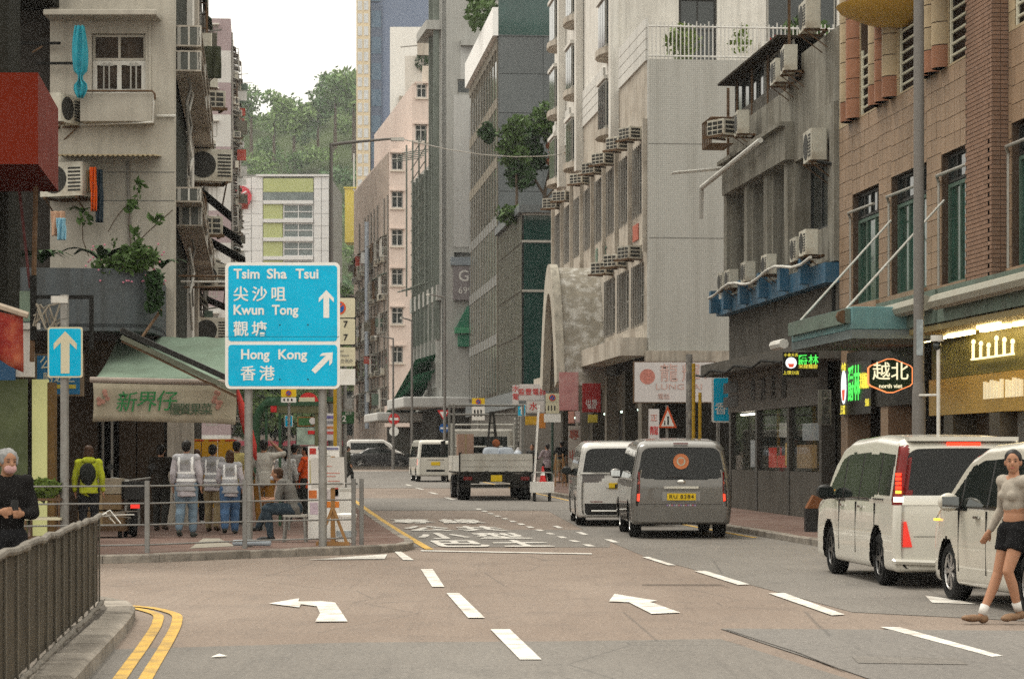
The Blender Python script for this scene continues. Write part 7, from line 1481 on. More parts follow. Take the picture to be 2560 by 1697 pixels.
    for g, fs in split:
        mp = {}; nn = {}
        for f, n in fs:
            for i in f: nn[i] = nn.get(i, V((0, 0, 0))) + n
        vs = []; ins = mats[g][1]
        for i in nn: mp[i] = len(vs); vs.append(V_[i] - nn[i].normalized() * ins)
        me = bpy.data.meshes.new(g); me.from_pydata(vs, [], [tuple(mp[i] for i in f) for f, _ in fs]); me.materials.append(mats[g][0]); me.shade_smooth()
        o = bpy.data.objects.new(g, me); C.objects.link(o); o.parent = root
def wheel(root, x, y, r=.32, w_=.2, rim=None, sp=5, side=-1):
    o = empty('wheel', (x, y, r)); o.parent = root
    MB().lathe([(r * .66, -w_ / 2), (r * .9, -w_ / 2), (r * .98, -w_ / 2 + .03), (r, -w_ / 4), (r, w_ / 4), (r * .98, w_ / 2 - .03), (r * .9, w_ / 2), (r * .66, w_ / 2)], (0, 0, 0), 32, 'x', False).build('tyre', M_TYRE, o, smooth=35)
    b = MB(); xo = side * (w_ / 2 - .015); b.lathe([(r * .58, xo - side * .06), (r * .67, xo - side * .06), (r * .67, xo), (r * .60, xo + side * .008), (r * .58, xo - side * .01)], (0, 0, 0), 32, 'x', False); b.cyl((xo - side * .05, 0, 0), (xo, 0, 0), r * .16, n=12)
    for k in range(sp):
        for dlt in (-.13, .13):
            a = 2 * math.pi * k / sp; a2 = a + dlt; b.tube([(xo - side * .015, r * .1 * math.cos(a), r * .1 * math.sin(a)), (xo - side * .012, r * .62 * math.cos(a2), r * .62 * math.sin(a2))], r * .055, 4)
    b.build('rim', rim or M_RIM, o); MB().cyl((xo - side * .09, 0, 0), (xo - side * .075, 0, 0), r * .62, n=24).build('brake_disc', M_UNDER, o)
def car_root(name, X, Y, rz, label, cat): return empty(name, (X, Y, gz(Y)), rz, label, cat)
def mirror(root, x, y, z, s, m, gl=None):
    o = MB().ell((x + s * .14, y, z), (.12, .07, .10), 12, 8).build('mirror', m, root, smooth=True); MB().tube([(x - s * .04, y + .02, z - .06), (x + s * .1, y, z - .06)], .03, 6).build('mirror_arm', M_BLKP, root); MB().box((x + s * .05, y - .075, z - .06), (x + s * .23, y - .062, z + .06)).build('mirror_glass', gl or M_CGLASS, root); return o
def arch_cut(p, W, ys, r, zc): return any((p.y - y) ** 2 + (p.z - zc) ** 2 < r * r for y in ys) and abs(p.x) > W / 2 - .32 and p.z < zc + r
def liner(root, W, ys, r, zc):
    for y in ys:
        for s in (-1, 1):
            b = MB(); pr = []
            for k in range(17): a = math.pi * k / 16; pr.append((y + r * math.cos(a), zc + r * math.sin(a)))
            for (p, q) in zip(pr, pr[1:]): b.add([(s * (W / 2 - .012), *p), (s * (W / 2 - .34), *p), (s * (W / 2 - .34), *q), (s * (W / 2 - .012), *q)], [(0, 1, 2, 3)])
            b.add([(s * (W / 2 - .34), *p) for p in pr], [tuple(range(17))]); b.build('wheel_arch', M_UNDER, root)
def plate_no(root, txt, y, z, w_=.52, h=.125, x=0.0):
    p = MB().box((x - w_ / 2, y - .012, z - h / 2), (x + w_ / 2, y, z + h / 2)).build('number_plate', M_PLY, root)
    if txt: text(txt, h * .80, M_SBLK, p, (x, y - .018, z), 0, 0, fit=w_ * .84, space=1.15)
def pin(p, poly):                                                   # point in polygon
    c = False; n = len(poly)
    for i in range(n):
        (a, b), (d, e) = poly[i], poly[i - 1]
        if (b > p[1]) != (e > p[1]) and p[0] < (d - a) * (p[1] - b) / (e - b) + a: c = not c
    return c
def patch(root, name, m, pts): return MB().quad(*pts).build(name, m, root)
# ---- white minivan with tall lit tail lamps
PW = paint('pearl_white_paint', (.56, .54, .48)); L, W = 4.70, 1.73
Z = car_root('minivan', 5.36, 28.35, math.atan(.072), 'white minivan with tall lit tail lamps, rear three-quarter view at the right', 'car')
top = [(0, 1.72), (.25, 1.80), (1.4, 1.84), (2.8, 1.80), (3.25, 1.72), (3.55, 1.56), (4.05, 1.10), (4.35, 1.02), (4.7, .86)]
sw = [(.30, 1.10), (.30, 1.60), (2.6, 1.61), (3.2, 1.52), (3.85, 1.08), (3.3, 1.00), (1.5, 1.02), (.95, 1.12)]
wy = (.92, 3.77)
def cls(p, n):
    if arch_cut(p, W, wy, .40, .34): return None
    if p.y < .42 and n.y < -.35:
        if 1.10 < p.z < 1.68 and abs(p.x) < .655: return 'rear_window'
        if 1.00 < p.z < 1.10 and abs(p.x) < .80: return 'garnish'
    if abs(p.x) > .655 and p.y < .16 + .1 * (p.z - .9) and 1.0 < p.z < 1.70: return 'tail_lamp_housing'
    if abs(n.x) > .5 and pin((p.y, p.z), sw): return 'pillar' if any(abs(p.y - q) < .035 for q in (.92, 1.95, 2.9)) else 'side_window'
    if p.y > 3.0 and n.y > .35 and p.z > 1.06 and abs(p.x) < .74: return 'windshield'
    if p.z < .27 and n.z < -.3: return 'floor_pan'
    return 'body'
shell(Z, L, W, top, .20, 1.02, .16, lambda z: max(0, z - .9) * .10, cls, {'body': (PW, 0), 'rear_window': (M_SEE, .006), 'garnish': (M_CHROME, -.008), 'tail_lamp_housing': (M_TAIL, -.004), 'side_window': (M_CGLASS, .006), 'pillar': (M_BLKP, .004), 'windshield': (M_SEE, .006), 'floor_pan': (M_UNDER, 0)}, r=.09)
liner(Z, W, wy, .40, .34)
for y in wy:
    for s in (-1, 1): wheel(Z, s * (W / 2 - .13), y, .325, .2, M_RIMD, 5, s)
for s in (-1, 1):
    for k in range(5): MB().bbox((s * .80 - .035, -.0 + .015, 1.13 + k * .052), (s * .80 + .035, .045, 1.165 + k * .052), .01).build('tail_lamp', M_AMB if k == 0 else M_TLIT, Z)
    MB().bbox((s * .80 - .06, .0, 1.03), (s * .80 + .06, .04, 1.09), .01).build('reversing_lamp', mat('lamp_clear_lit', (.8, .7, .6), .2, emit=(1, .85, .7), es=1.5), Z)
    MB().prism_y([(s * .70 - .055, .50), (s * .70 + .055, .50), (s * .70 + s * .045, .80), (s * .70 + s * .015, .80)] if s > 0 else [(s * .70 - .055, .50), (s * .70 + .055, .50), (s * .70 + s * .015, .80), (s * .70 + s * .045, .80)], -.014, .02).build('reflector', mat('glowing_red_reflector', (.50, .04, .03), .3, 0, emit=(1, .05, .03), es=.35), Z)  # unlit reflector given a weak glow in its own red
    mirror(Z, s * .84, 3.45, 1.10, s, M_BLKP)
MB().box((-.20, .085, 1.70), (.20, .11, 1.735)).build('brake_lamp', M_TLIT, Z); MB().bbox((-.66, .06, 1.75), (.66, .40, 1.80), .03).build('spoiler', PW, Z); MB().box((-.62, -.004, .62), (.62, .002, .625)).build('tailgate_seam', M_UNDER, Z)
MB().tube([(-.86, .02, .33), (-.84, -.012, .33), (0, -.03, .30), (.84, -.012, .33)], .035, 6).build('bumper_lip', PW, Z)
for y in (1.75, 2.85): MB().bbox((-W / 2 - .02, y, .93), (-W / 2 + .01, y + .17, .955), .006).build('door_handle', M_CHROME, Z)
for y in (1.05, 2.12, 3.12): MB().box((-W / 2 - .003, y, .36), (-W / 2 + .03, y + .006, 1.0)).build('door_seam', M_UNDER, Z)
MB().box((-W / 2 + .005, .6, 1.045), (-W / 2 + .02, 1.15, 1.06)).build('slide_rail', M_BLKP, Z); MB().box((-W / 2 - .01, 3.58, 1.12), (-W / 2 - .0, 3.60, 1.14)).build('indicator', M_AMB, Z); MB().box((-1.01 , 3.43, 1.08), (-.995, 3.47, 1.11)).build('indicator', M_AMB, Z)
plate_no(Z, '', -.004, .86, .36); cabin(Z, .70, .40, 3.9, .50, 1.70)
# ---- pearl car nearest the camera
PW2 = paint('champagne_white_paint', (.50, .475, .41)); L, W = 4.45, 1.72
N_ = car_root('minivan', 5.95, 22.75, math.atan(.105), 'cream-white car nearest at the right edge, behind the crossing woman', 'car')
top = [(0, 1.60), (.3, 1.66), (1.4, 1.73), (2.4, 1.70), (2.85, 1.60), (3.75, 1.10), (4.1, 1.00), (4.45, .84)]; sw = [(.3, 1.12), (.45, 1.48), (1.4, 1.55), (2.4, 1.53), (2.8, 1.45), (3.42, 1.08), (3.0, 1.00), (.6, 1.06)]; wy = (.80, 3.50)
def cls(p, n):
    if arch_cut(p, W, wy, .37, .32): return None
    if abs(n.x) > .45 and pin((p.y, p.z), sw): return 'pillar' if any(abs(p.y - q) < .035 for q in (1.0, 2.05, 2.98)) else 'side_window'
    if p.y > 2.6 and n.y > .3 and p.z > 1.07 and abs(p.x) < .72: return 'windshield'
    if p.y < .3 and n.y < -.4 and 1.08 < p.z < 1.52 and abs(p.x) < .68: return 'rear_window'
    if p.z < .27 and n.z < -.3: return 'floor_pan'
    return 'body'
shell(N_, L, W, top, .19, 1.02, .20, lambda z: max(0, z - .9) * .25, cls, {'body': (PW2, 0), 'rear_window': (M_CGLASS, .006), 'side_window': (M_CGLASS, .006), 'pillar': (M_BLKP, .004), 'windshield': (M_CGLASS, .006), 'floor_pan': (M_UNDER, 0)}, r=.14, fr=.35, plan=[(0, .97), (.8, 1), (3.6, 1), (4.45, .90)])
liner(N_, W, wy, .37, .32)
for y in wy:
    for s in (-1, 1): wheel(N_, s * (W / 2 - .13), y, .32, .2, M_RIM, 7, s)
for s in (-1, 1): mirror(N_, s * .84, 3.0, 1.08, s, PW2, mat('mirror_silver', (.7, .72, .72), .05, 0, metal=1.0))
for y in (1.3, 2.3): MB().bbox((-W / 2 - .02, y, .92), (-W / 2 + .01, y + .17, .945), .006).build('door_handle', M_CHROME, N_)
for y in (1.02, 2.07, 3.05): MB().box((-W / 2 - .003, y, .34), (-W / 2 + .03, y + .006, 1.0)).build('door_seam', M_UNDER, N_)
MB().box((-W / 2 - .012, 3.85, .86), (-W / 2 + .06, 3.95, .885)).build('indicator', M_AMB, N_)
# ---- grey van seen from behind
PG = paint('warm_grey_paint', (.155, .148, .138), .35); L, W = 5.12, 1.92
S_ = car_root('van', 3.22, 45.65, R(.8), 'grey van with crest sticker on rear window parked at the kerb, seen from behind', 'car')
top = [(0, 1.80), (.3, 1.88), (2.0, 1.93), (3.4, 1.88), (3.8, 1.76), (4.4, 1.22), (4.8, 1.08), (5.12, .9)]; sw = [(.35, 1.22), (.45, 1.66), (3.3, 1.68), (3.65, 1.60), (4.3, 1.15), (.5, 1.16)]; wy = (.98, 4.18)
def cls(p, n):
    if arch_cut(p, W, wy, .40, .34): return None
    if p.y < .55 and n.y < -.35:
        if 1.17 - .06 * math.cos(p.x * 1.7) < p.z < 1.74 and abs(p.x) < .79 - (p.z - 1.2) * .14: return 'rear_window'
        if p.z < .62: return 'bumper'
    if p.y < .30 and .70 < p.z < 1.26 and abs(p.x) > 2: return 'tail_lamp'
    if abs(n.x) > .5 and pin((p.y, p.z), sw): return 'pillar' if any(abs(p.y - q) < .04 for q in (1.25, 2.5, 3.4)) else 'side_window'
    if p.y > 3.5 and n.y > .35 and p.z > 1.18 and abs(p.x) < .8: return 'windshield'
    if p.z < .32 and n.z < -.3: return 'floor_pan'
    return 'body'
GM = {'body': (PG, 0), 'rear_window': (M_SEE, .012), 'bumper': (PG, -.022), 'tail_lamp': (M_TAIL, -.004), 'side_window': (M_CGLASS, .006), 'pillar': (M_BLKP, .004), 'windshield': (M_SEE, .006), 'floor_pan': (M_UNDER, 0)}
shell(S_, L, W, top, .27, 1.12, .20, lambda z: max(0, z - 1.0) * .17, cls, GM, r=.10, rc=.15, bulge=.05)
liner(S_, W, wy, .40, .34)
for y in wy:
    for s in (-1, 1): wheel(S_, s * (W / 2 - .14), y, .335, .215, M_RIM, 6, s)
for s in (-1, 1):
    tl_ = MB().add([(s * .80, -.012, .70), (s * .93, .05, .72), (s * .935, .12, .74), (s * .80, .03, .70), (s * .785, -.008, 1.00), (s * .925, .05, 1.00), (s * .935, .13, 1.02), (s * .80, .03, 1.0), (s * .79, .03, 1.27), (s * .88, .07, 1.27), (s * .91, .16, 1.26), (s * .79, .09, 1.27)], [(0, 1, 5, 4), (1, 2, 6, 5), (4, 5, 9, 8), (5, 6, 10, 9), (8, 9, 10, 11), (0, 4, 7, 3), (4, 8, 11, 7), (3, 2, 1, 0)]).build('tail_lamp', M_TAIL, S_, fix=True); MB().add([(s * .80, -.020, .715), (s * .915, .034, .735), (s * .915, .036, .84), (s * .79, -.020, .86)], [(0, 1, 2, 3)]).build('brake_lamp', mat('brake_glow', (.5, .03, .02), .3, 0, emit=(1, .07, .03), es=1.1), S_); MB().add([(s * .79, -.014, 1.04), (s * .91, .040, 1.04), (s * .90, .052, 1.09), (s * .79, .0, 1.09)], [(0, 1, 2, 3)]).build('tail_lens', mat('clear_red_lens', (.34, .08, .06), .2), S_); mirror(S_, s * .90, 3.75, 1.22, s, PG, mat('mirror_silver'))
MB().bbox((-.34, -.035, .955), (.34, .0, 1.0), .012).build('chrome_strip', M_CHROME, S_); plate_no(S_, 'RU 8384', -.022, .80, .55, .13); MB().box((-.36, -.008, .72), (.36, -.001, .90)).build('plate_recess', mat('recess_grey', (.26, .255, .25), .4, metal=.3), S_)
MB().ell((0, -.012, 1.085), (.085, .015, .04), 14, 8).build('badge', M_CHROME, S_, smooth=True); MB().tube([(-.28, .045, 1.175), (.12, .035, 1.165)], .012, 6).build('wiper', M_BLKP, S_); MB().bbox((-.14, .12, 1.80), (.14, .16, 1.825), .01).build('brake_lamp', M_TAIL, S_)
MB().box((-.8, -.003, .655), (.8, .0, .662)).build('tailgate_seam', M_UNDER, S_)
for k in range(13): MB().box((-.28 + k * .044, -.012, .625), (-.25 + k * .044, -.0, .655)).build('sticker', mat('sticker_%d' % (k % 3), ((.35, .25, .45), (.5, .5, .5), (.45, .15, .2))[k % 3], .6), S_)
cr = empty('window_crest', (0, .062, 1.47)); cr.parent = S_
MB().cyl((0, .004, 0), (0, -.006, 0), .15, n=26).build('crest_ring', mat('crest_orange', (.50, .17, .07), .6), cr); MB().cyl((0, -.0065, 0), (0, -.010, 0), .085, n=22).build('crest_field', mat('crest_pale', (.42, .38, .30), .6), cr); MB().prism_y([(-.05, .05), (-.05, -.02), (0, -.07), (.05, -.02), (.05, .05)], -.014, -.0105).build('crest_shield', mat('crest_orange'), cr)
cr.rotation_euler = (R(-9), 0, 0)
cabin(S_, .80, .45, 4.3, .55, 1.80)
# ---- white large minivan in front of it
PV = paint('white_paint', (.62, .61, .585)); L, W = 4.95, 1.85
VV = car_root('minivan', 2.36, 53.3, R(.8), 'white minivan parked ahead of the grey van, its left half showing', 'car')
top = [(0, 1.80), (.3, 1.88), (2.0, 1.92), (3.3, 1.87), (3.75, 1.72), (4.3, 1.20), (4.7, 1.02), (4.95, .85)]; sw = [(.35, 1.18), (.4, 1.66), (3.2, 1.68), (3.55, 1.58), (4.15, 1.12), (.5, 1.12)]; wy = (.95, 3.95)
def cls(p, n):
    if arch_cut(p, W, wy, .39, .34): return None
    if p.y < .5 and n.y < -.35:
        if 1.18 < p.z < 1.74 and abs(p.x) < .80: return 'rear_window'
        if .98 < p.z < 1.16 and abs(p.x) > .42 - (p.z - 1.0): return 'tail_lamp'
        if p.z < .50 and abs(p.x) < .74: return 'diffuser'
    if abs(n.x) > .5 and pin((p.y, p.z), sw): return 'side_window'
    if p.y > 3.4 and n.y > .35 and p.z > 1.16 and abs(p.x) < .78: return 'windshield'
    if p.z < .3 and n.z < -.3: return 'floor_pan'
    return 'body'
shell(VV, L, W, top, .20, 1.10, .17, lambda z: max(0, z - 1.0) * .12, cls, {'body': (PV, 0), 'rear_window': (M_SEE, .008), 'tail_lamp': (mat('smoked_lamp', (.10, .085, .08), .1, .2, coat=.5), -.006), 'diffuser': (M_BLKP, .02), 'side_window': (M_CGLASS, .006), 'windshield': (M_SEE, .006), 'floor_pan': (M_UNDER, 0)}, r=.11, rc=.15)
cabin(VV, .77, .45, 4.1, .55, 1.78)
liner(VV, W, wy, .39, .34)
for y in wy:
    for s in (-1, 1): wheel(VV, s * (W / 2 - .13), y, .335, .21, M_RIM, 6, s)
for s in (-1, 1): mirror(VV, s * .88, 3.55, 1.22, s, M_BLKP)
MB().bbox((-.86, -.02, 1.165), (.86, .02, 1.20), .01).build('chrome_strip', M_CHROME, VV); plate_no(VV, 'J', -.008, .90, .42, .13); MB().tube([(-.6, -.015, .34), (.6, -.015, .34)], .02, 6).build('chrome_lip', M_CHROME, VV); MB().box((-.62, -.004, .54), (-.35, .002, .56)).build('reflector', M_TAIL, VV)
# ---- distant white panel van
L, W = 4.70, 1.69; H_ = car_root('van', PX(1089, 111), 111, math.atan(.13), 'small white van driving away left of the truck', 'car'); PH = paint('van_white', (.60, .58, .52))
top = [(0, 1.90), (.2, 1.96), (3.4, 1.98), (4.0, 1.80), (4.45, 1.15), (4.7, .95)]; wy = (.95, 3.5); sw = [(.3, 1.18), (.3, 1.66), (3.5, 1.68), (4.2, 1.15)]
def cls(p, n):
    if arch_cut(p, W, wy, .37, .33): return None
    if p.y < .4 and n.y < -.35 and 1.16 < p.z < 1.76 and abs(p.x) < .70: return 'rear_window'
    if p.y < .2 and .78 < p.z < 1.08 and abs(p.x) > .70 and n.y < .2: return 'tail_lamp'
    if p.y < .3 and n.y < -.5 and .48 < p.z < .58 and abs(p.x) < .42: return 'step_slot'
    if abs(n.x) > .5 and pin((p.y, p.z), sw): return 'side_window'
    if p.y > 3.5 and n.y > .3 and p.z > 1.1: return 'windshield'
    return 'body'
shell(H_, L, W, top, .28, 1.1, .10, lambda z: max(0, z - 1.0) * .06, cls, {'body': (PH, 0), 'rear_window': (M_CGLASS, .006), 'tail_lamp': (M_TLIT, -.004), 'step_slot': (M_UNDER, .01), 'side_window': (M_CGLASS, .006), 'windshield': (M_CGLASS, .006)}, ny=60)
liner(H_, W, wy, .37, .33); plate_no(H_, '', -.006, .86, .42, .16); MB().box((-.4, -.01, 1.02), (.4, -.001, 1.05)).build('chrome_strip', M_CHROME, H_)
for y in wy:
    for s in (-1, 1): wheel(H_, s * (W / 2 - .12), y, .32, .2, M_RIM, 5, s)
for s in (-1, 1): mirror(H_, s * .82, 3.7, 1.25, s, M_BLKP)
# ---- black saloon and a white car crossing at the far junction
def saloon(X, Y, rz, label, m, ny=70):
    t = car_root('saloon_car', X, Y, rz, label, 'car'); L, W = 4.75, 1.82; wy = (.95, 3.75)
    top = [(0, .92), (.5, 1.0), (.85, 1.06), (1.5, 1.40), (2.1, 1.46), (2.7, 1.43), (3.5, 1.02), (4.2, .90), (4.75, .70)]; sw = [(1.0, 1.02), (1.55, 1.30), (2.1, 1.36), (2.6, 1.33), (3.25, 1.0), (2.0, .96)]
    def cls(p, n):
        if arch_cut(p, W, wy, .37, .33): return None
        if abs(n.x) > .4 and pin((p.y, p.z), sw): return 'pillar' if abs(p.y - 2.05) < .04 else 'side_window'
        if p.y > 2.6 and n.y > .25 and p.z > 1.02 and abs(p.x) < .68: return 'windshield'
        if p.y < 1.6 and n.y < -.25 and p.z > 1.06 and abs(p.x) < .66: return 'rear_window'
        if p.y < .18 and .62 < p.z < .80 and abs(p.x) > .5: return 'tail_lamp'
        if p.y > 4.45 and .58 < p.z < .72 and abs(p.x) > .5: return 'headlamp'
        return 'body'
    shell(t, L, W, top, .18, .90, .38, lambda z: 0, cls, {'body': (m, 0), 'pillar': (M_BLKP, .003), 'side_window': (M_CGLASS, .004), 'windshield': (M_CGLASS, .005), 'rear_window': (M_CGLASS, .005), 'tail_lamp': (M_TLIT, -.004), 'headlamp': (mat('headlamp_lit', (.8, .8, .7), .2, emit=(1, 1, .85), es=1.2), -.004)}, ny=ny, fr=.3, r=.2)
    liner(t, W, wy, .37, .33)
    for y in wy:
        for s in (-1, 1): wheel(t, s * (W / 2 - .12), y, .33, .2, M_RIM, 5, s); 
    for s in (-1, 1): mirror(t, s * .86, 3.0, 1.0, s, m)
    return t
saloon(PX(868, 167), 167.5, R(-90), 'black saloon car crossing at the far junction behind the railing', paint('black_paint', (.035, .036, .04)))
TX = car_root('van', PX(866, 174), 175, R(-90), 'white van roof showing behind the black saloon car', 'car'); wy = (.9, 3.4); top = [(0, 1.85), (.3, 2.0), (2.6, 2.0), (3.1, 1.75), (3.6, 1.2), (4.2, .95)]
def cls(p, n): return None if arch_cut(p, 1.75, wy, .36, .33) else 'side_window' if abs(n.x) > .5 and pin((p.y, p.z), [(.3, 1.25), (.3, 1.75), (2.7, 1.75), (3.3, 1.2)]) else 'windshield' if p.y > 2.5 and n.y > .3 and p.z > 1.2 else 'body'
shell(TX, 4.2, 1.75, top, .22, 1.15, .14, lambda z: 0, cls, {'body': (PV, 0), 'side_window': (M_CGLASS, .006), 'windshield': (M_CGLASS, .006)}, ny=50); liner(TX, 1.75, wy, .36, .33)
for y in wy:
    for s in (-1, 1): wheel(TX, s * .75, y, .32, .2, M_RIM, 5, s)
# ---- flatbed truck
K = car_root('flatbed_truck', PX(1241, 77), 77, math.atan(.095), 'white flatbed truck with rack and tailgate, seen from behind in mid-street', 'truck'); w2 = 1.16
M_TW = mat('truck_white', (.50, .485, .44), .5, .08, 1.2, dirt=(.33, .30, .25), dscale=1.5, damt=.6, streak=.2); M_TD = mat('truck_chassis', (.03, .028, .025), .7, .3, 3)
MB().box((-w2, 0, .88), (w2, 5.4, .98)).build('deck', M_TD, K); tg = MB().bbox((-w2, -.05, .93), (w2, .0, 1.50), .01).build('tailgate', M_TW, K)
for k in range(2): MB().box((-w2 + .05, -.062, 1.10 + k * .2), (w2 - .05, -.051, 1.115 + k * .2)).build('rib', M_TW, tg)
for x in (-.95, -.32, .32, .95): MB().box((x - .05, -.075, .87), (x + .05, -.0, .95)).build('hinge', M_TD, tg)
for s in (-1, 1): MB().box((s * w2 - .03, 0, .93), (s * w2 + .03, 5.3, 1.45)).build('side_board', M_TW, K); MB().box((s * w2 - .045, -.04, .90), (s * w2 + .045, .05, 1.55)).build('corner_post', M_TD, K)
MB().box((-.85, .0, .55), (-.55, 5.2, .85)).build('chassis_rail', M_TD, K); MB().box((.55, .0, .55), (.85, 5.2, .85)).build('chassis_rail', M_TD, K); MB().box((-1.1, .02, .42), (1.1, .10, .52)).build('under_run_bar', M_TD, K); MB().box((-w2 + .1, -.01, .60), (w2 - .1, .05, .86)).build('lamp_board', M_TD, K)
for s in (-1, 1):
    MB().bbox((s * .92 - .14, -.04, .66), (s * .92 + .14, -.011, .77), .01).build('tail_lamp', M_TAIL, K); wheel(K, s * .98, .95, .40, .40, M_RIMD, 6, s); wheel(K, s * 1.02, 4.55, .40, .24, M_RIMD, 6, s); MB().box((s * 1.0 - .2, .32, .25), (s * 1.0 + .2, .34, .75)).build('mud_flap', M_TYRE, K)
plate_no(K, '', -.03, .72, .36, .20); MB().bbox((-1.08, 5.45, .55), (1.08, 7.0, 2.35), .12).build('cab', M_TW, K, bev=.08); MB().box((-.85, 5.42, 1.55), (.85, 5.449, 2.1)).build('cab_rear_window', M_CGLASS, K)
for s in (-1, 1): MB().bbox((s * 1.28 - .08, 6.5, 1.45), (s * 1.28 + .08, 6.6, 1.95), .02).build('mirror', M_BLKP, K); rods('mirror_arm', M_BLKP, K, [((s * 1.05, 6.6, 2.0), (s * 1.28, 6.55, 1.95))], .02)
M_RK = mat('rack_pale', (.46, .45, .41), .5, .12, 3); M_RKD = mat('rack_grey', (.17, .165, .15), .5, .12, 3)
for s in (-1, 1): rods('rack_post', M_RK, K, [((s * 1.08, 5.3, .95), (s * 1.08, 5.3, 2.55))], .045, 8); rods('rack_post', M_RKD, K, [((s * 1.16, 3.0, .95), (s * 1.16, 3.0, 3.15))], .04, 8); rods('rack_post', M_RKD, K, [((s * 1.16, 5.2, .95), (s * 1.16, 5.2, 3.2))], .04, 8)
for z_, y_, m_ in ((2.5, 5.3, M_RK), (1.75, 5.3, M_RK), (3.12, 3.0, M_RKD), (3.16, 5.2, M_RKD), (2.85, 5.2, M_RKD)): rods('rack_bar', m_, K, [((-1.16, y_, z_), (1.16, y_, z_))], .035, 8)

def load(name, px, y_, z_, label, cat, build):
    t = empty(name, tuple(K.matrix_basis @ V((px, y_, z_))), K.rotation_euler.z, label, cat); build(t); return t
K.matrix_basis
load('carton', -.75, 3.4, .985, 'pinkish brown carton standing upright on the truck bed', 'carton', lambda t: (MB().bbox((-.27, -.25, 0), (.27, .25, 1.18), .01).build('body', mat('pink_carton', (.33, .215, .165), .8, .12, 3), t), MB().box((-.03, -.253, 0), (.03, -.25, 1.18)).build('tape', mat('tape'), t)))
load('water_drum', .02, 2.2, .985, 'pale blue-white plastic drum on the truck bed, left of a second', 'drum', lambda t: (MB().lathe([(.24, 0), (.28, .1), (.28, .62), (.22, .72), (.05, .74)], (0, 0, 0), 20).build('body', mat('pale_blue_plastic', (.42, .46, .52), .4, .08), t, smooth=40), MB().cyl((0, 0, .74), (0, 0, .79), .08, n=12).build('cap', M_BLKP, t)))
load('water_drum', .50, 2.3, .985, 'pale blue-white plastic drum on the truck bed, under the dark ladder', 'drum', lambda t: (MB().lathe([(.24, 0), (.28, .1), (.28, .62), (.22, .72), (.05, .74)], (0, 0, 0), 20).build('body', mat('pale_blue_plastic'), t, smooth=40), MB().cyl((0, 0, .74), (0, 0, .79), .08, n=12).build('cap', M_BLKP, t)))
load('white_sack', 1.0, 3.2, .985, 'small pale sack at the right side of the truck bed', 'sack', lambda t: (MB().ell((0, 0, .3), (.2, .3, .36), 12, 8).build('body', mat('pale_blue_plastic'), t, smooth=True), MB().tube([(0, 0, .62), (.02, 0, .74)], [.07, .03], 8).build('neck', M_PALE, t)))
def folded(t):
    for s in (-1, 1):
        MB().tube([(s * .24, -.1, 0), (s * .05, .1, 1.85)], .035, 6).build('leg', M_TD, t); MB().tube([(s * .20, .4, 0), (s * .05, .14, 1.85)], .03, 6).build('leg', M_TD, t)
    for k in range(5): MB().box((-.20 + .03 * k, -.09 + .035 * k, .3 + k * .3), (.20 - .03 * k, -.03 + .035 * k, .34 + k * .3)).build('tread', M_TD, t)
    MB().bbox((-.09, .04, 1.82), (.09, .2, 1.92), .02).build('cap', M_TD, t)
load('step_ladder', .12, 2.9, .99, 'dark folded step ladder standing on the truck bed', 'ladder', folded)
load('tool_bag', .22, 2.6, 1.75, 'small rust-red bag hung on the ladder above the drums', 'bag', lambda t: (MB().ell((0, 0, .1), (.13, .1, .14), 10, 8).build('body', mat('rust_bag', (.22, .07, .03), .8, .3, 4), t, smooth=True), MB().tube([(-.06, 0, .2), (0, 0, .3), (.06, 0, .2)], .012, 5).build('strap', M_BLKP, t)))
# ================================================================ people
from mathutils import noise as NZ
TMP = bpy.data.scenes.new('tmp_build')
def solid(mb, voxel, name, m, parent, sm=6, wrinkle=0.0, seed=0.0, keep=None):
    """closed overlapping shapes -> one continuous smooth surface"""
    me = mb.mesh('tmp'); o = bpy.data.objects.new('tmp', me); TMP.collection.objects.link(o)
    r = o.modifiers.new('r', 'REMESH'); r.mode = 'VOXEL'; r.voxel_size = voxel; s = o.modifiers.new('s', 'SMOOTH'); s.factor = .5; s.iterations = sm
    with bpy.context.temp_override(scene=TMP, view_layer=TMP.view_layers[0]):
        dg = bpy.context.evaluated_depsgraph_get(); me2 = bpy.data.meshes.new_from_object(o.evaluated_get(dg))
    bpy.data.objects.remove(o); bpy.data.meshes.remove(me)
    if wrinkle:
        me2.update(); nn = [v.normal.copy() for v in me2.vertices]
        for v, n in zip(me2.vertices, nn):
            p = v.co; k = NZ.noise(V((p.x * 9 + seed, p.y * 9, p.z * 6 + p.x * 7))) + .6 * NZ.noise(V((p.x * 22, p.y * 22 + seed, p.z * 14 - p.x * 12))); v.co = p + n * wrinkle * k
    me2.materials.append(m); me2.shade_smooth(); me2.name = name; ob = bpy.data.objects.new(name, me2); C.objects.link(ob); ob.parent = parent; return ob
J0 = dict(pel=(0, 0, .93), wai=(0, 0, 1.09), che=(0, 0, 1.28), nek=(0, 0, 1.44), hed=(0, .015, 1.585), shL=(-.175, 0, 1.395), shR=(.175, 0, 1.395), elL=(-.235, -.02, 1.12), elR=(.235, -.02, 1.12), wrL=(-.245, .06, .90), wrR=(.245, .06, .90),
          hiL=(-.09, 0, .90), hiR=(.09, 0, .90), knL=(-.10, .02, .50), knR=(.10, .02, .50), anL=(-.10, -.02, .085), anR=(.10, -.02, .085), toL=(-.115, .15, .035), toR=(.115, .15, .035))
def orient(d):
    d = V(d).normalized(); return d.to_track_quat('Z', 'Y').to_matrix()
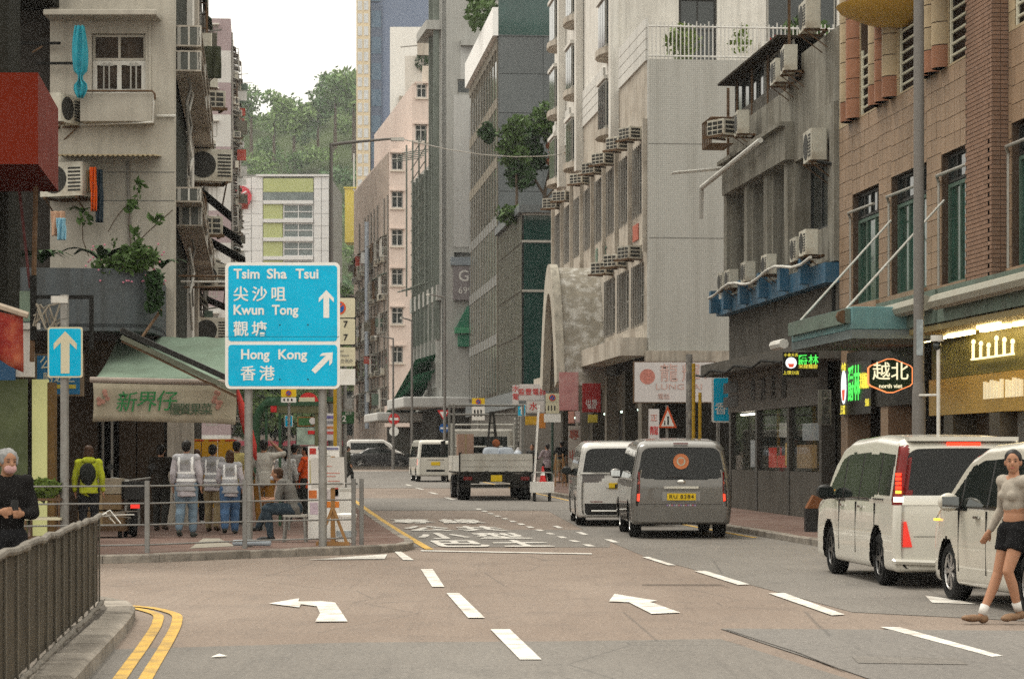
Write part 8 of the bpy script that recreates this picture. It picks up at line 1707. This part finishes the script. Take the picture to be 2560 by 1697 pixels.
M_SKIN = mat('skin_light', (.36, .185, .112), .55, .08, 4); M_SKIN2 = mat('skin_tan', (.31, .16, .095), .55, .08, 4); M_HAIR = mat('hair_black', (.012, .010, .009), .45, .3, 30); M_HAIRB = mat('hair_brown', (.05, .024, .012), .5, .3, 30); M_HAIRG = mat('hair_grey', (.22, .22, .22), .7, .3, 30)
def person(label, loc, rz, H=1.68, pose=None, outfit=(), hair=('short', None), skin=None, vox=.012, face=False, look=0.0, group=None, slim=1.0, name='person'):
    J = {k: V(v) for k, v in J0.items()}
    for k, v in (pose or {}).items(): J[k] = V(v)
    t = empty(name, loc, rz, label, 'person', group); k = H / 1.70; t.scale = (k, k, k); skin = skin or M_SKIN; S = slim
    spine = orient(J['nek'] - J['pel']); up1 = orient(J['wai'] - J['pel']); up2 = orient(J['nek'] - J['che'])
    # keep shoulder line across the trunk
    def torso(b, g=1.0, lo=True, chest=1.0):
        if lo: b.ell(J['pel'] + V((0, -.01, 0)), (.152 * g * S, .112 * g * S, .125 * g), 16, 12, up1)
        b.ell(J['pel'].lerp(J['wai'], .6), (.138 * g * S, .102 * g * S, .14 * g), 16, 12, up1); b.ell(J['wai'].lerp(J['che'], .35), (.138 * g * S, .10 * g * S, .15 * g), 16, 12, spine)
        b.ell(J['che'], (.160 * g * S, .108 * g * S * chest, .175 * g), 16, 12, up2); b.tube([J['shL'], J['che'].lerp(J['nek'], .72), J['shR']], [.058 * g, .075 * g, .058 * g], 12)
        for s in 'LR': b.ell(J['sh' + s], (.066 * g,) * 3, 12, 8)
        b.ell(J['che'].lerp(J['nek'], .55), (.125 * g * S, .085 * g * S, .085 * g), 14, 10, up2)
    def arm(b, s, a=1.0, f=0.0, to=1.0):
        sh, el, wr = J['sh' + s], J['el' + s], J['wr' + s]
        b.tube([sh, sh.lerp(el, .5), el], [.050 * a + f, .044 * a + f, .039 * a + f], 12); b.ell(el, (.039 * a + f,) * 3, 10, 8)
        if to > 1: e = el.lerp(wr, to - 1); b.tube([el, el.lerp(e, .35), e], [.039 * a + f, .038 * a + f, (.027 + .006 * (2 - to)) * a + f], 12); b.ell(e, ((.027 * a + f),) * 3, 10, 8)
    def leg(b, s, f=0.0, to=2.0):
        hi, kn, an = J['hi' + s], J['kn' + s], J['an' + s]
        e = hi.lerp(kn, min(1, to)); b.tube([hi + V((0, 0, .02)), hi.lerp(e, .4), e], [.088 * S + f, .078 * S + f, (.078 - .022 * min(1, to)) * S + f], 14); b.ell(hi, (.088 * S + f,) * 3, 12, 8)
        if to > 1: e2 = kn.lerp(an, to - 1); b.ell(kn, ((.056 * S + f),) * 3, 12, 8); c = kn.lerp(e2, .35) - V((0, .012, 0)); b.tube([kn, c, e2], [.054 * S + f, .055 * S + f, (.055 - .02 * (to - 1)) * S + f], 14); b.ell(e2, ((.034 + f),) * 3, 10, 8)
    def foot(b, s, f=0.0):
        an, to = J['an' + s], J['to' + s]; d = (to - an); d.z = 0; d.normalize(); M_ = Matrix(((d.y, d.x, 0), (-d.x, d.y, 0), (0, 0, 1)))
        b.ell(an + V((0, 0, -.04)) - d * .02, (.036 + f, .05 + f, .042 + f * .5), 12, 8, M_); b.ell(an.lerp(to, .6) + V((0, 0, -.012)), (.042 + f, .11 + f, .034 + f * .5), 12, 8, M_); b.ell(to + V((0, 0, .004)), (.042 + f, .06 + f, .026 + f * .5), 12, 8, M_)
    hc = J['hed']; hm = Matrix.Rotation(look, 3, 'Z'); up = orient(hc - J['nek'])
    def hp(x, y, z): return hc + hm @ (V((x, y, z)))
    b = MB(); torso(b); b.tube([J['nek'] - V((0, 0, .05)), J['nek'].lerp(hc, .5), hc], [.062, .050, .052], 12)
    b.ell(hp(0, -.008, .03), (.076, .092, .088), 16, 12, hm); b.ell(hp(0, .022, -.025), (.062, .070, .082), 16, 12, hm); b.ell(hp(0, .045, -.075), (.038, .038, .032), 12, 8, hm); b.ell(hp(0, .092, -.012), (.014, .020, .024), 10, 8, hm)
    for s in (-1, 1): b.ell(hp(s * .077, -.005, -.005), (.012, .022, .032), 8, 6, hm)
    for s in 'LR':
        arm(b, s, 1.0, 0, 2); leg(b, s); foot(b, s); el, wr = J['el' + s], J['wr' + s]; d = (wr - el).normalized(); sg = -1 if s == 'L' else 1; a = d.cross(V((sg, 0, 0)) if abs(d.x) < .8 else V((0, 0, 1))).normalized(); c = d.cross(a)
        pc = wr + d * .045; b.ell(pc, (.040, .022, .052), 10, 8, Matrix((a, c, d)).transposed())
        for q in range(4):
            st = wr + d * .085 + a * (-.030 + .02 * q); ln = (.062, .072, .068, .052)[q]; curl = c * (.012 if s == 'L' else -.012); b.tube([st - d * .02, st + d * ln * .5 + curl * .4, st + d * ln * .85 + curl * 1.6], [.0105, .0095, .008], 6)
        st = wr + d * .03 + a * .036; b.tube([wr + d * .015 + a * .02, st + a * .018 + d * .02, st + a * .022 + d * .055], [.012, .0105, .009], 6)
    solid(b, vox, 'body', skin, t, 5)
    sd = sum(map(ord, label)) % 97
    for it in outfit:
        kd, m = it[0], it[1]; b = MB()
        if kd == 'shirt':
            torso(b, 1.15, True); ln = it[2]
            for s in 'LR': arm(b, s, 1.0, .017, ln)
            if len(it) > 3 and it[3]:
                hem = it[3]; b.tube([J['wai'], J['pel'].lerp(J['wai'], .2), V((J['pel'].x, J['pel'].y, hem))], [.15 * S, .172 * S, .18 * S], 16)
            solid(b, .014, 'shirt', m, t, 3, .011, sd)
            b = MB(); b.tube([J['nek'] - V((0, 0, .035)), J['nek'] + V((0, 0, .012))], [.085, .068], 14); b.build('collar', m, t, smooth=True)
        elif kd == 'crop':
            b.ell(J['che'], (.166 * S, .122 * S, .165), 16, 12, up2); b.ell(J['wai'].lerp(J['che'], .45), (.144 * S, .112 * S, .12), 16, 12); b.tube([J['shL'], J['che'].lerp(J['nek'], .6), J['shR']], [.074, .08, .074], 12); [b.ell(J['sh' + s], (.076,) * 3, 12, 8) for s in 'LR']; 
            for s in (-1, 1): b.ell(J['che'] + V((s * .07, .075, -.02)), (.066, .055, .06), 12, 8)
            for s in 'LR': arm(b, s, 1.0, .010, it[2])
            solid(b, .010, 'top', m, t, 5, .0045, sd)
        elif kd == 'trousers':
            b.ell(J['pel'] + V((0, -.01, .0)), (.170 * S, .134 * S, .138), 16, 12, up1)
            for s in 'LR': leg(b, s, it[3] if len(it) > 3 else .020, it[2])
            solid(b, .014, 'trousers', m, t, 3, .009, sd + 5)
        elif kd == 'shoes':
            for s in 'LR': bb = MB(); foot(bb, s, .010); solid(bb, .010, 'shoe', m, t, 3)
        elif kd == 'socks':
            for s in 'LR': bb = MB(); an, kn = J['an' + s], J['kn' + s]; bb.tube([an, an.lerp(kn, .22)], [.040, .046], 12); bb.build('sock', m, t, smooth=True)
        elif kd == 'vest':
            torso(b, 1.22, False); b.tube([J['wai'], J['pel'], J['pel'] - V((0, 0, it[2]))], [.165, .185, .195], 16); o = solid(b, .016, 'vest', m, t, 4, .007, sd + 9); me = o.data
            bands = {}
            for f in me.polygons:
                c = f.center; r = c.z
                if 1.115 < r < 1.165 or .985 < r < 1.035: bands.setdefault('h%d' % (r > 1.07), []).append(f)
                elif r >= 1.165 and .095 < abs(c.x) < .135 and r < 1.42: bands.setdefault('v%d' % (c.x > 0), []).append(f)
            for fs in bands.values():
                mp = {}; vs = []
                for f in fs:
                    for i in f.vertices:
                        if i not in mp: mp[i] = len(vs); vs.append(me.vertices[i].co + me.vertices[i].normal * .005)
                x = bpy.data.meshes.new('reflective_band'); x.from_pydata(vs, [], [tuple(mp[i] for i in f.vertices) for f in fs]); x.materials.append(mat('silver_band', (.88, .89, .9), .35, .04, 6)); x.shade_smooth(); q = bpy.data.objects.new('reflective_band', x); C.objects.link(q); q.parent = t
            for z_ in (1.35, 1.31): text('義工服務', .04, mat('sign_grey_text'), t, (0, -.152, z_), 0)
        elif kd == 'bag':
            b.ell(V(it[2]), it[3], 14, 10); solid(b, .014, it[4], m, t, 3, .008, sd)
            if it[4] == 'backpack':
                for s in (-1, 1): MB().tube([(s * .10, -.1, 1.42), (s * .11, .05, 1.44), (s * .12, .13, 1.32), (s * .12, .10, 1.12)], .018, 6).build('strap', m, t)
        elif kd == 'hood': b.ell(J['nek'] + V((0, -.07, .0)), (.13, .08, .07), 14, 10); solid(b, .014, 'hood', m, t, 3, .008, sd)
        elif kd == 'cap': b.ell(hp(0, -.005, .055), (.088, .102, .075), 14, 10); b.ell(hp(0, .09, .045), (.07, .07, .012), 12, 6); solid(b, .011, 'cap', m, t, 3)
        elif kd == 'mask': b.ell(hp(0, .055, -.05), (.060, .050, .048), 12, 8, hm); solid(b, .009, 'face_mask', m, t, 3)
        elif kd == 'phone': MB().bbox((-.035, -.005, -.07), (.035, .005, .07), .004).build('phone', m, t, loc=it[2])
    kind, hm_ = hair; hm_ = hm_ or M_HAIR; b = MB()
    b.ell(hp(0, -.024, .045), (.087, .098, .088), 16, 12, hm)
    if kind == 'short': b.ell(hp(0, -.055, .0), (.080, .062, .085), 14, 10, hm)
    if kind == 'bob': b.ell(hp(0, -.045, -.03), (.094, .075, .125), 14, 10, hm); b.ell(hp(0, -.05, -.10), (.085, .06, .07), 14, 10, hm)
    if kind == 'tail': b.ell(hp(0, -.06, -.0), (.075, .055, .08), 14, 10, hm); b.tube([hp(0, -.105, .03), hp(0, -.135, -.05), hp(0, -.125, -.17)], [.03, .036, .016], 10)
    if kind == 'bun': b.ell(hp(0, -.055, .0), (.078, .06, .085), 14, 10, hm); b.ell(hp(0, -.12, .02), (.04, .04, .04), 12, 8)
    if kind == 'curly':
        for q in range(26): a_ = 2.4 * q; z_ = -.02 + .115 * (q / 26); rr = math.sqrt(max(.02, 1 - (q / 26) ** 2)); b.ell(hp(.088 * rr * math.cos(a_), -.03 + .085 * rr * math.sin(a_) * (1 if math.sin(a_) < 0 else .75), z_ + .02), (.03, .03, .03), 8, 6)
    ho = solid(b, .010, 'hair', hm_, t, 3, .005, sd)
    if face:
        for s in (-1, 1):
            MB().ell(hp(s * .031, .083, .012), (.0135, .006, .0055), 10, 6, hm).build('eye', mat('eye_dark', (.03, .018, .012), .2), t); MB().ell(hp(s * .032, .086, .034), (.018, .006, .0035), 10, 6, hm).build('eyebrow', M_HAIR, t)
        if face != 'mask': MB().ell(hp(0, .088, -.052), (.020, .006, .007), 10, 6, hm).build('mouth', mat('lips', (.40, .13, .11), .5), t)
    return t
def at(px, Y, z=.125): return (PX(px, Y), Y, z + gz(Y))
cl = lambda n, c=None, r=.85, v=.10: mat('cloth_' + n, c, r, v, 4, fine=.1)
# the woman crossing at the right
person('young woman in cropped beige top and black shorts crossing in front of the nearest car', (4.72, 22.55, 0), R(116), 1.62,
       dict(knL=(-.09, .15, .52), anL=(-.09, .02, .13), toL=(-.10, .17, .055), knR=(.10, .12, .50), anR=(.09, .33, .09), toR=(.09, .50, .06), elR=(.25, -.04, 1.13), wrR=(.27, .10, .90), elL=(-.235, -.08, 1.13), wrL=(-.26, -.04, .89)),
       [('crop', cl('beige', (.33, .295, .25)), 1.9), ('trousers', cl('black_shorts', (.012, .012, .013)), .48, .032), ('socks', cl('white_socks', (.6, .58, .55))), ('shoes', cl('tan_shoes', (.20, .12, .07), .6))], ('bun', None), M_SKIN, .008, True, R(48), slim=.96)
# the old woman behind the near fence
person('grey-haired old woman in black with pink face mask behind the near fence', (-3.98, 18.9, .13), R(205), 1.50, dict(elR=(.24, .02, 1.12), wrR=(.10, .22, 1.14), elL=(-.24, .02, 1.12), wrL=(-.08, .23, 1.12), hed=(0, .05, 1.57)),
       [('shirt', cl('black_blouse', (.014, .013, .013)), 1.85), ('trousers', cl('dark_trousers', (.02, .02, .022)), 2.0), ('shoes', cl('black_shoes', (.015, .015, .015), .5)), ('mask', cl('pink_mask', (.46, .28, .27))), ('phone', M_BLKP, (.0, .30, 1.18))], ('curly', M_HAIRG), M_SKIN2, .008, 'mask', R(10))
walk1 = dict(knL=(-.10, .10, .50), anL=(-.10, .05, .085), toL=(-.11, .22, .035), anR=(.10, -.16, .12), toR=(.11, .0, .04), knR=(.10, .02, .49)); walk2 = dict(knR=(.10, .12, .50), anR=(.10, .08, .085), toR=(.11, .25, .035), anL=(-.10, -.18, .13), toL=(-.11, -.03, .04), knL=(-.10, .0, .49))
person('person in lime yellow hooded jacket with dark backpack seen from behind', at(222, 40.5), R(4), 1.62, dict(elL=(-.25, .0, 1.12)), [('shirt', cl('lime_jacket', (.36, .40, .03)), 1.9, .86), ('hood', cl('lime_jacket')), ('bag', cl('black_pack', (.02, .022, .02)), (0, -.16, 1.20), (.15, .09, .20), 'backpack'), ('trousers', cl('dark_trousers'), 2.0), ('shoes', cl('black_shoes'))], ('bob', M_HAIRB))
person('man in dark brown shirt and dark trousers walking beside the motorbike', at(402, 46.6), R(-4), 1.66, dict(walk1, elR=(.26, -.04, 1.14), wrR=(.28, .05, .92)), [('shirt', cl('dark_brown', (.028, .024, .02)), 1.55, .84), ('trousers', cl('charcoal', (.03, .03, .028)), 2.0), ('shoes', cl('brown_shoes', (.05, .035, .025))), ('bag', cl('white_bag', (.5, .5, .5)), (.30, .07, .68), (.08, .05, .13), 'plastic_bag')], ('short', None))
VST = cl('pale_vest', (.36, .36, .38)); JNS = cl('washed_jeans', (.17, .24, .31), .9, .35); JN2 = cl('blue_jeans', (.07, .13, .24), .9, .3)
person('tall volunteer in reflective white vest and washed jeans, leftmost of the vests', at(466, 42.8), R(-2), 1.72, walk2, [('shirt', cl('lilac_shirt', (.47, .44, .47)), 1.7, .72), ('vest', VST, .12), ('trousers', JNS, 1.9, .03), ('shoes', cl('dark_boots', (.05, .055, .05)))], ('short', None))
person('volunteer in reflective vest and khaki trousers, middle of the three vests', at(532, 46.0), R(-6), 1.66, walk1, [('shirt', cl('lilac_shirt'), 1.5, .80), ('vest', VST, .05), ('trousers', cl('khaki', (.22, .17, .10)), 2.0, .026), ('shoes', cl('brown_shoes'))], ('short', None))
person('brown-haired volunteer in reflective vest and wide blue jeans, rightmost of the vests', at(575, 44.7), R(6), 1.55, dict(walk2, elL=(-.25, .05, 1.14), wrL=(-.20, .14, 1.0)), [('shirt', cl('lilac_shirt'), 1.8, .76), ('vest', VST, .10), ('trousers', JN2, 1.95, .045), ('shoes', cl('dark_boots'))], ('bob', M_HAIRB), slim=.95)
person('person in white cap half hidden behind the tallest vest', at(437, 52), R(10), 1.66, walk1, [('shirt', cl('white_shirt', (.5, .5, .5)), 1.5), ('trousers', cl('dark_trousers'), 2.0), ('shoes', cl('black_shoes')), ('cap', cl('white_cap', (.6, .6, .6)))], ('short', None))
person('woman with dark hair walking between the two left vests', at(492, 51), R(0), 1.58, walk2, [('shirt', cl('maroon', (.10, .03, .03)), 1.5), ('trousers', cl('dark_trousers'), 2.0), ('shoes', cl('white_shoes', (.5, .5, .5)))], ('bob', M_HAIRB))
person('person in pale yellow shirt behind the left pole of the direction sign', at(592, 50), R(-8), 1.75, walk1, [('shirt', cl('pale_yellow', (.50, .42, .17)), 1.4), ('trousers', cl('charcoal'), 2.0), ('shoes', cl('black_shoes'))], ('short', None))
person('man in pale grey T-shirt and orange-brown trousers with hand raised to his head', at(660, 47.2), R(-5), 1.76, dict(walk1, elR=(.36, .10, 1.44), wrR=(.16, .12, 1.62), elL=(-.27, .03, 1.14), wrL=(-.22, .2, 1.02)), [('shirt', cl('pale_grey_tee', (.40, .385, .35)), 1.0, .84), ('trousers', cl('orange_brown', (.24, .115, .025)), 2.0, .03), ('shoes', cl('grey_shoes', (.10, .10, .11)))], ('short', None), M_SKIN2)
# seated man
person('man in grey T-shirt and jeans sitting on the stool bent over his phone', (PX(733, 40.6), 40.6, .125), R(82), 1.70,
       dict(pel=(0, -.02, .56), wai=(0, .02, .72), che=(0, .10, .90), nek=(0, .20, 1.03), hed=(0, .29, 1.13), shL=(-.17, .16, .99), shR=(.17, .16, .99), elL=(-.22, .22, .72), elR=(.22, .24, .72), wrL=(-.10, .44, .70), wrR=(.08, .44, .72), hiL=(-.09, .02, .54), hiR=(.09, .02, .54), knL=(-.12, .44, .55), knR=(.10, .46, .58), anL=(-.12, .36, .10), anR=(.06, .62, .26), toL=(-.13, .54, .04), toR=(.05, .78, .20)),
       [('shirt', cl('slate_tee', (.145, .14, .13)), 1.0), ('trousers', cl('dark_jeans', (.035, .05, .065)), 2.0, .022), ('shoes', cl('black_shoes')), ('mask', cl('pale_mask', (.42, .45, .5))), ('phone', M_BLKP, (0, .50, .78))], ('short', M_HAIRB), M_SKIN2, .009)
person('woman in white top with dark ponytail walking beyond the seated man', at(714, 52), R(5), 1.60, walk2, [('shirt', cl('white_shirt'), 1.6), ('trousers', cl('dark_trousers'), 2.0), ('shoes', cl('black_shoes'))], ('tail', None))
person('man in grey T-shirt and dark trousers in front of the shelter map', at(736, 56), R(-10), 1.70, walk1, [('shirt', cl('mid_grey_tee', (.27, .26, .25)), 1.0), ('trousers', cl('charcoal'), 2.0), ('shoes', cl('black_shoes'))], ('short', None))
person('person in orange-red jacket looking at hands beside the shelter post', at(765, 55), R(75), 1.64, dict(elL=(-.22, .10, 1.14), wrL=(-.08, .25, 1.16), elR=(.22, .1, 1.14), wrR=(.08, .26, 1.16)), [('shirt', cl('orange_red', (.58, .08, .02)), 1.8, .72), ('trousers', cl('charcoal'), 2.0), ('shoes', cl('black_shoes'))], ('short', None))
person('worker in dark shirt facing the camera beside the truck', at(1330, 92), R(170), 1.66, dict(elL=(-.25, .1, 1.15), wrL=(-.1, .3, 1.2)), [('shirt', cl('black_white', (.06, .06, .06)), 1.2), ('trousers', cl('dark_trousers'), 2.0), ('shoes', cl('black_shoes'))], ('short', None), None, .014, True)
person('worker in grey patterned shirt and black trousers standing behind the trolley', at(1368, 89), R(30), 1.68, dict(elL=(-.27, .1, 1.18), wrL=(-.12, .3, 1.22)), [('shirt', mat('patterned_shirt', (.27, .22, .24), .85, .5, 14), 1.2, .80), ('trousers', cl('black_shorts'), 2.0), ('shoes', cl('black_shoes'))], ('short', None), None, .014)
person('worker in black shirt standing on the wooden ladder', (PX(1404, 95.0), 95.0, gz(94) + .13 + .12), R(20), 1.66, dict(elL=(-.26, .16, 1.2), wrL=(-.2, .38, 1.1), elR=(.25, .12, 1.15)), [('shirt', cl('black_tee', (.015, .015, .016)), 1.0), ('trousers', cl('khaki'), 1.1), ('shoes', cl('black_shoes'))], ('short', None), M_SKIN2, .014)
person('dark-clothed person striding across the far road beside the notice board', at(870, 104, 0), R(-70), 1.68, dict(knL=(-.1, .22, .52), anL=(-.1, .25, .10), toL=(-.1, .42, .05), anR=(.1, -.30, .16), toR=(.1, -.16, .06)), [('shirt', cl('olive_dark', (.04, .04, .03)), 1.8), ('trousers', cl('charcoal'), 2.0), ('shoes', cl('black_shoes'))], ('short', None), None, .014)
bpy.data.scenes.remove(TMP)
# ================================================================ the air of the street
hm_ = bpy.data.materials.new('thin_haze'); hm_.use_nodes = True; hn = hm_.node_tree.nodes; hn.clear()
pv = hn.new('ShaderNodeVolumePrincipled'); pv.inputs['Color'].default_value = (.93, .95, .97, 1); pv.inputs['Density'].default_value = .0002; pv.inputs['Anisotropy'].default_value = .2
ho_ = hn.new('ShaderNodeOutputMaterial'); hm_.node_tree.links.new(pv.outputs[0], ho_.inputs['Volume'])
MB().box((-720, -8, -12), (720, 1210, 175)).build('haze', hm_, None, kind='stuff')
